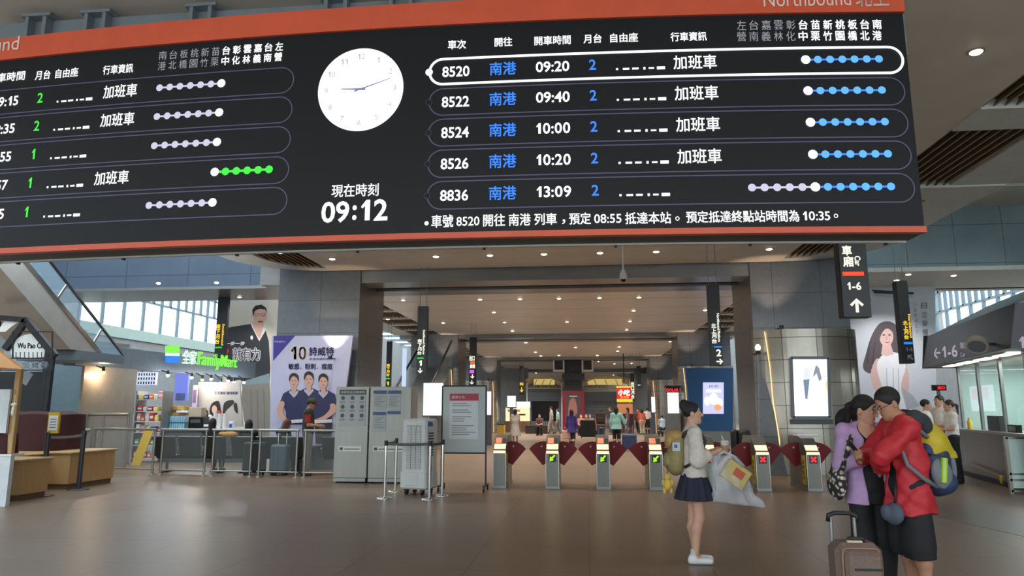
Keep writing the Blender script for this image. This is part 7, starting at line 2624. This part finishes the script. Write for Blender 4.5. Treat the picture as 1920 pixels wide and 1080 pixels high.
# brown suitcase in front
M_brown = mat('suitcase_brown', (116, 96, 86), rough=0.65, var=0.12, scale=60)
M_brown2 = mat('suitcase_trim', (150, 116, 90), rough=0.5, var=0.1)
YS = 5.35
xs0, xs1 = P(1570, 1050, YS).x, P(1660, 1050, YS).x
sw = xs1 - xs0
zt = P(1615, 1020, YS).z
t = thing('suitcase', 'brown fabric suitcase with raised trolley handle in front of the couple', 'suitcase', ((xs0 + xs1) / 2, YS, 0))
m = MB(); m.box2((-sw / 2, 0, .07), (sw / 2, .24, zt), M_brown, bev=.05); m.build('shell', t)
m = MB(); m.box2((-sw / 2 + .045, -.035, .12), (sw / 2 - .02, .02, zt - .05), M_brown, bev=.03); m.box2((-sw / 2 + .1, -.041, zt - .17), (sw / 2 - .04, -.03, zt - .155), M_black); m.build('front_pocket', t)
m = MB(); r_ = []
for k in range(33):
    a = 2 * math.pi * k / 32
    cx_, cz_ = sw / 2 - .035, (zt - .07) / 2 - .03
    r_.append((max(-cx_, min(cx_, cx_ * 1.35 * math.cos(a))), -.004, .07 + (zt - .07) / 2 + max(-cz_, min(cz_, cz_ * 1.35 * math.sin(a)))))
m.tube(r_, .007, M_brown2, n=6); m.build('piping', t)
m = MB(); m.tube([(-.06, .08, zt - .005), (-.05, .08, zt + .025), (.05, .08, zt + .025), (.06, .08, zt - .005)], .011, M_black); m.build('carry_handle', t)
m = MB(); m.box((-.02, .05, zt + .008), (.1, .03, .012), mat('tag_cream', (206, 194, 170), var=0)); m.build('name_tag', t)
zh = P(1600, 978, YS).z
m = MB()
for s_ in (-1, 1):
    m.cyl((s_ * .082 - .04, .2, zt - .03), (s_ * .082 - .04, .2, zh), .013, M_steel_dark, n=10)
m.build('trolley_tubes', t)
m = MB(); m.tube([(-.14, .2, zh - .03), (-.135, .2, zh + .015), (-.09, .2, zh + .03), (.01, .2, zh + .03), (.055, .2, zh + .015), (.06, .2, zh - .03)], .017, M_black); m.build('trolley_grip', t)
for s_ in (-1, 1):
    for yy in (.04, .2):
        m = MB(); m.cyl((s_ * (sw / 2 - .05) - .02, yy, .035), (s_ * (sw / 2 - .05) + .02, yy, .035), .035, M_black, n=12); m.box((s_ * (sw / 2 - .05), yy, .065), (.05, .05, .04), M_black); m.build('wheel', t)

# ------------------------------------------------------------------ staff at the ticket office
C_shirt = cloth('shirt_white', (226, 220, 214), bump=0.08)
def standing(px, feet_or_Y, label, phi, h, **kw):
    Y_ = feet_or_Y
    x = P(px, 800, Y_).x
    return person(label, Vector((x, Y_, 0)), math.radians(phi), h, **kw)
ARMF = dict(elbL=(-.2, .04, 1.1), wriL=(-.08, .24, 1.08), elbR=(.2, .04, 1.1), wriR=(.08, .24, 1.08))
standing(1739, 17.2, 'staff woman in white short sleeved shirt, left of the three at the ticket office', -35, 1.78, pose=ARMF, top=dict(m=C_shirt, sleeve=.33, hem=.92, off=.016), bottom=dict(kind='pants', m=C_dark, hem=.06), shoes=C_shoe, hair=('short', HAIR), head=(.3, -.1, 0), female=True)
standing(1766, 17.5, 'staff person with dark hair standing behind the two other white shirted staff', 200, 1.88, pose=ARMF, top=dict(m=C_shirt, sleeve=.4, hem=.9, off=.018), bottom=dict(kind='pants', m=C_dark, hem=.06), shoes=C_shoe, hair=('short', HAIR))
standing(1784, 16.5, 'staff woman with brown ponytail, white shirt and black trousers, facing left', 172, 1.76, pose=ARMF, top=dict(m=C_shirt, sleeve=.36, hem=.9, off=.016), bottom=dict(kind='pants', m=C_dark, hem=.04, wide=.03), shoes=C_shoe, hair=('tail', HAIRB), head=(0, -.15, 0), female=True)

# ------------------------------------------------------------------ waiting area and shop people
C_vest = cloth('vest_green', (44, 54, 46))
C_redshirt = cloth('red_shirt', (168, 44, 44))
standing(578, 16.75, 'man in red shirt, dark green vest and cap looking down behind the railing', 12, 1.83, pose=dict(ARMF, head=(0, .05, 1.56)), under=dict(m=C_redshirt, name='red_shirt', sleeve=.38, hem=.9, off=.014),
         top=dict(m=C_vest, sleeve=.0, off=.02, hem=.92, name='vest', sub=[((-.16, -.06, 1.2), (.1, .11, .5))]), bottom=dict(kind='pants', m=cloth('grey_trousers', (110, 108, 104)), hem=.06), shoes=C_shoe, hair=('cap', HAIR, cloth('cap_olive', (70, 62, 48))), head=(0, -.4, 0), skin=SKIN2)
SIT = dict(pelvis=(0, 0, .52), chest=(0, .03, .83), neck=(0, .02, 1.01), head=(0, .05, 1.167), hipL=(-.09, 0, .5), hipR=(.09, 0, .5), kneeL=(-.1, .42, .5), kneeR=(.1, .42, .5), ankleL=(-.1, .44, .08), ankleR=(.1, .44, .08), toeL=(-.1, .58, .03), toeR=(.1, .58, .03),
           shoL=(-.165, .01, .965), shoR=(.165, .01, .965), elbL=(-.21, .1, .7), wriL=(-.08, .3, .66), elbR=(.21, .1, .7), wriR=(.08, .3, .66))
def sitting(px, Y_, label, phi, h, z=0.0, **kw):
    x = P(px, 800, Y_).x
    pose = dict(SIT)
    pose.update(kw.pop('pose', {}))
    return person(label, Vector((x, Y_, z)), math.radians(phi), h, pose=pose, **kw)
sitting(397, 17.3, 'seated traveller with dark hair seen from behind, before the shop counter', 92, 1.76, top=dict(m=C_dark, sleeve=.9, hem=.5), bottom=dict(kind='pants', m=C_dark, hem=.1, waist=.62), shoes=C_shoe, hair=('bob', HAIR), face=False)
sitting(531, 17.3, 'seated traveller with reddish brown hair bowing over behind the railing', 60, 1.78, pose=dict(head=(0, .12, 1.13)), top=dict(m=C_dark, sleeve=.9, hem=.5), bottom=dict(kind='pants', m=C_dark, hem=.1, waist=.62), shoes=C_shoe, hair=('long', mat('hair_auburn', (74, 44, 38), rough=0.5, var=0.2, scale=30)), head=(0, -.4, 0), face=False)
sitting(466, 17.3, 'seated traveller in black below the large dark robe poster', 100, 1.72, top=dict(m=C_dark, sleeve=.9, hem=.5), bottom=dict(kind='pants', m=C_dark, hem=.1, waist=.62), shoes=C_shoe, hair=('bob', HAIR), face=False)
standing(383, 22.0, 'shop worker in white bending over the counter between container and cups', -60, 1.62, pose=dict(ARMF, head=(0, .09, 1.5), elbR=(.24, .1, 1.2), wriR=(.3, .34, 1.16)), top=dict(m=C_shirt, sleeve=.7, hem=.9), bottom=dict(kind='pants', m=C_dark, hem=.1), shoes=C_shoe, hair=('bob', HAIR), female=True)

# ------------------------------------------------------------------ travellers in the far hall
FV = dict(vox=.011, face=False)
C_t = lambda n, c: cloth(n, c, bump=0)
WALK = dict(kneeL=(-.09, .16, .5), ankleL=(-.09, .2, .09), toeL=(-.1, .34, .05), kneeR=(.09, -.02, .49), ankleR=(.09, -.22, .12), toeR=(.1, -.1, .03))
C_jean = C_t('jean', (72, 88, 112))
def far(px, head_y, feet_y, label, phi, h, **kw):
    Y_ = PZ(px, feet_y).y
    Y_ = min(Y_, 47.0)
    for k_, v_ in FV.items():
        kw.setdefault(k_, v_)
    return standing(px, Y_, label, phi, h, **kw)
far(966, 768, 831, 'woman in a long white dress seen from behind beyond the leftmost gate', 95, 1.58, top=dict(m=C_t('dress_white', (214, 204, 196)), sleeve=.35, hem=.5, flare=.1), bottom=dict(kind='skirt', m=C_t('dress_white', (214, 204, 196)), hem=.35, flare=.14), shoes=C_shoe, hair=('bob', HAIRB), female=True)
far(1034, 757, 812, 'man in grey shirt and cap walking left past the shop front', 175, 1.74, pose=WALK, top=dict(m=C_t('tee_grey', (170, 166, 160)), sleeve=.35, hem=.86), bottom=dict(kind='pants', m=C_t('pant_stone', (160, 158, 150)), hem=.3), shoes=C_shoe, hair=('cap', HAIR, C_dark))
far(1046, 764, 812, 'person in pale teal shirt walking behind the man in grey', 178, 1.6, pose=WALK, top=dict(m=C_t('tee_teal', (130, 190, 186)), sleeve=.35, hem=.84), bottom=dict(kind='pants', m=C_t('pant_grey', (96, 104, 106)), hem=.1), shoes=C_shoe, hair=('short', HAIR))
vio = far(1072, 768, 842, 'woman in violet coat walking in front of the red framed poster', 80, 1.56, pose=WALK, top=dict(m=C_t('violet', (66, 56, 128)), sleeve=.9, hem=.7, flare=.05), bottom=dict(kind='pants', m=C_dark, hem=.1), shoes=C_shoe, hair=('bob', HAIR), female=True)
far(1127, 771, 838, 'traveller with dark brown backpack seen from behind beyond the gates', 90, 1.56, top=dict(m=C_t('blush', (220, 178, 160)), sleeve=.5, hem=.84), bottom=dict(kind='pants', m=C_jean, hem=.1), shoes=C_shoe, hair=('bob', HAIR), female=True)
teal = far(1156, 765, 842, 'woman in mint jacket with long ponytail pulling a blue suitcase', 86, 1.66, pose=dict(elbR=(.3, .02, 1.14), wriR=(.36, .0, .95)), top=dict(m=C_t('mint', (150, 198, 192)), sleeve=.85, hem=.8, flare=.06, off=.03), bottom=dict(kind='pants', m=C_dark, hem=.1), shoes=C_shoe, hair=('long', HAIR), female=True)
far(1145, 764, 815, 'man in dark clothes standing behind the mint jacket woman', 200, 1.7, top=dict(m=C_dark, sleeve=.6, hem=.84), bottom=dict(kind='pants', m=C_jean, hem=.1), shoes=C_shoe, hair=('short', HAIR))
far(1177, 764, 815, 'person in purple grey top under the red and yellow shop sign', 170, 1.68, top=dict(m=C_t('mauve', (104, 84, 98)), sleeve=.6, hem=.82), bottom=dict(kind='pants', m=C_jean, hem=.1), shoes=C_shoe, hair=('bob', HAIR), female=True)
far(1197, 764, 813, 'person in dark red walking left of the two white shirted walkers', 250, 1.62, pose=WALK, top=dict(m=C_t('maroon', (120, 52, 58)), sleeve=.8, hem=.82), bottom=dict(kind='pants', m=C_dark, hem=.1), shoes=C_shoe, hair=('short', HAIR))
far(1204, 765, 815, 'person in orange red top close behind the one in dark red', 90, 1.6, top=dict(m=C_t('coral', (198, 96, 74)), sleeve=.8, hem=.7), bottom=dict(kind='pants', m=C_t('sage', (160, 170, 140)), hem=.1), shoes=C_shoe, hair=('bob', HAIR), female=True)
far(1214, 765, 812, 'man in white shirt and black trousers in the right of the far hall', 95, 1.66, top=dict(m=C_shirt, sleeve=.5, hem=.88), bottom=dict(kind='pants', m=C_dark, hem=.1), shoes=C_shoe, hair=('short', HAIR))
sitting(1242, 42.0, 'person in pale blue shirt sitting on the floor edge at the right', 100, 1.66, top=dict(m=C_t('pale_blue', (160, 176, 196)), sleeve=.5, hem=.5), bottom=dict(kind='pants', m=C_dark, hem=.1, waist=.62), shoes=C_shoe, hair=('short', HAIR), **FV)
far(1346, 762, 830, 'man in dark jacket standing before the deep blue display wall', 120, 1.66, top=dict(m=C_t('coat_dark', (52, 48, 48)), sleeve=.9, hem=.78), bottom=dict(kind='pants', m=C_jean, hem=.1), shoes=C_shoe, hair=('short', HAIR))
for px, col, lab in ((1012, (92, 66, 72), 'seated traveller in dusky pink left of the man in grey'), (1090, (190, 120, 96), 'seated traveller in orange beside the red framed poster'), (1100, (84, 70, 76), 'seated traveller in dark stripes, left of a pair beside the black suitcase'), (1107, (120, 100, 110), 'seated traveller in pale stripes, right of a pair beside the black suitcase')):
    YQ = 44.0 + (1.0 if px == 1107 else 0)
    sitting(px, YQ, lab, 260, 1.68, top=dict(m=C_t('seat_%d' % px, col), sleeve=.5, hem=.5), bottom=dict(kind='pants', m=C_dark, hem=.1, waist=.62), shoes=C_shoe, hair=('bob' if px % 2 else 'short', HAIR), **FV)
    xx = P(px, 800, YQ).x
    st = thing('stool', 'dark stool under the seated traveller at %s' % {1012: 'the left shop front', 1090: 'the red framed poster', 1100: 'the black suitcase, left', 1107: 'the black suitcase, right'}[px], 'stool', (xx, YQ, 0), group='stools in the far hall')
    m = MB(); m.box2((-.2, -.2, .36), (.2, .2, .41), M_bench); m.build('seat', st)
    m = MB(); m.box2((-.17, -.17, 0), (.17, .17, .36), M_black); m.build('base', st)
# luggage of the far travellers
q = teal.location
suitcase('suitcase', 1181, q.y - 1.2, .55, .62, .3, mat('suitcase_navy', (46, 58, 96), rough=0.4, var=0.1), 'blue suitcase standing beside the third gate, pulled by the mint jacket woman', .35)
suitcase('suitcase', 1105, 40.0, .95, 1.0, .4, M_luga, 'big black suitcase in front of the seated pair beyond the gates')
t = thing('backpack', 'dark brown backpack on the traveller left of the mint jacket woman', 'backpack', (P(1127, 800, 30).x, PZ(1127, 838).y - .22, .95))
m = MB(); m.box2((-.2, -.1, 0), (.2, .1, .5), cloth('pack_brown', (62, 46, 40)), bev=.06); m.build('body', t)
m = MB(); m.box2((-.14, -.14, .06), (.14, -.09, .28), MATS['cloth_pack_brown'], bev=.03); m.build('pocket', t)
t = thing('tote_bag', 'pink tote bag in the hand of the woman in violet coat', 'bag', local_to_world(vio, (-.26, .02, .42)))
m = MB(); m.box2((-.18, -.06, 0), (.18, .06, .34), C_t('tote_pink', (224, 172, 160)), bev=.03); m.build('body', t)
m = MB(); m.tube([(-.1, 0, .33), (-.06, 0, .46), (.06, 0, .46), (.1, 0, .33)], .012, MATS['cloth_tote_pink'], n=6); m.build('handle', t)
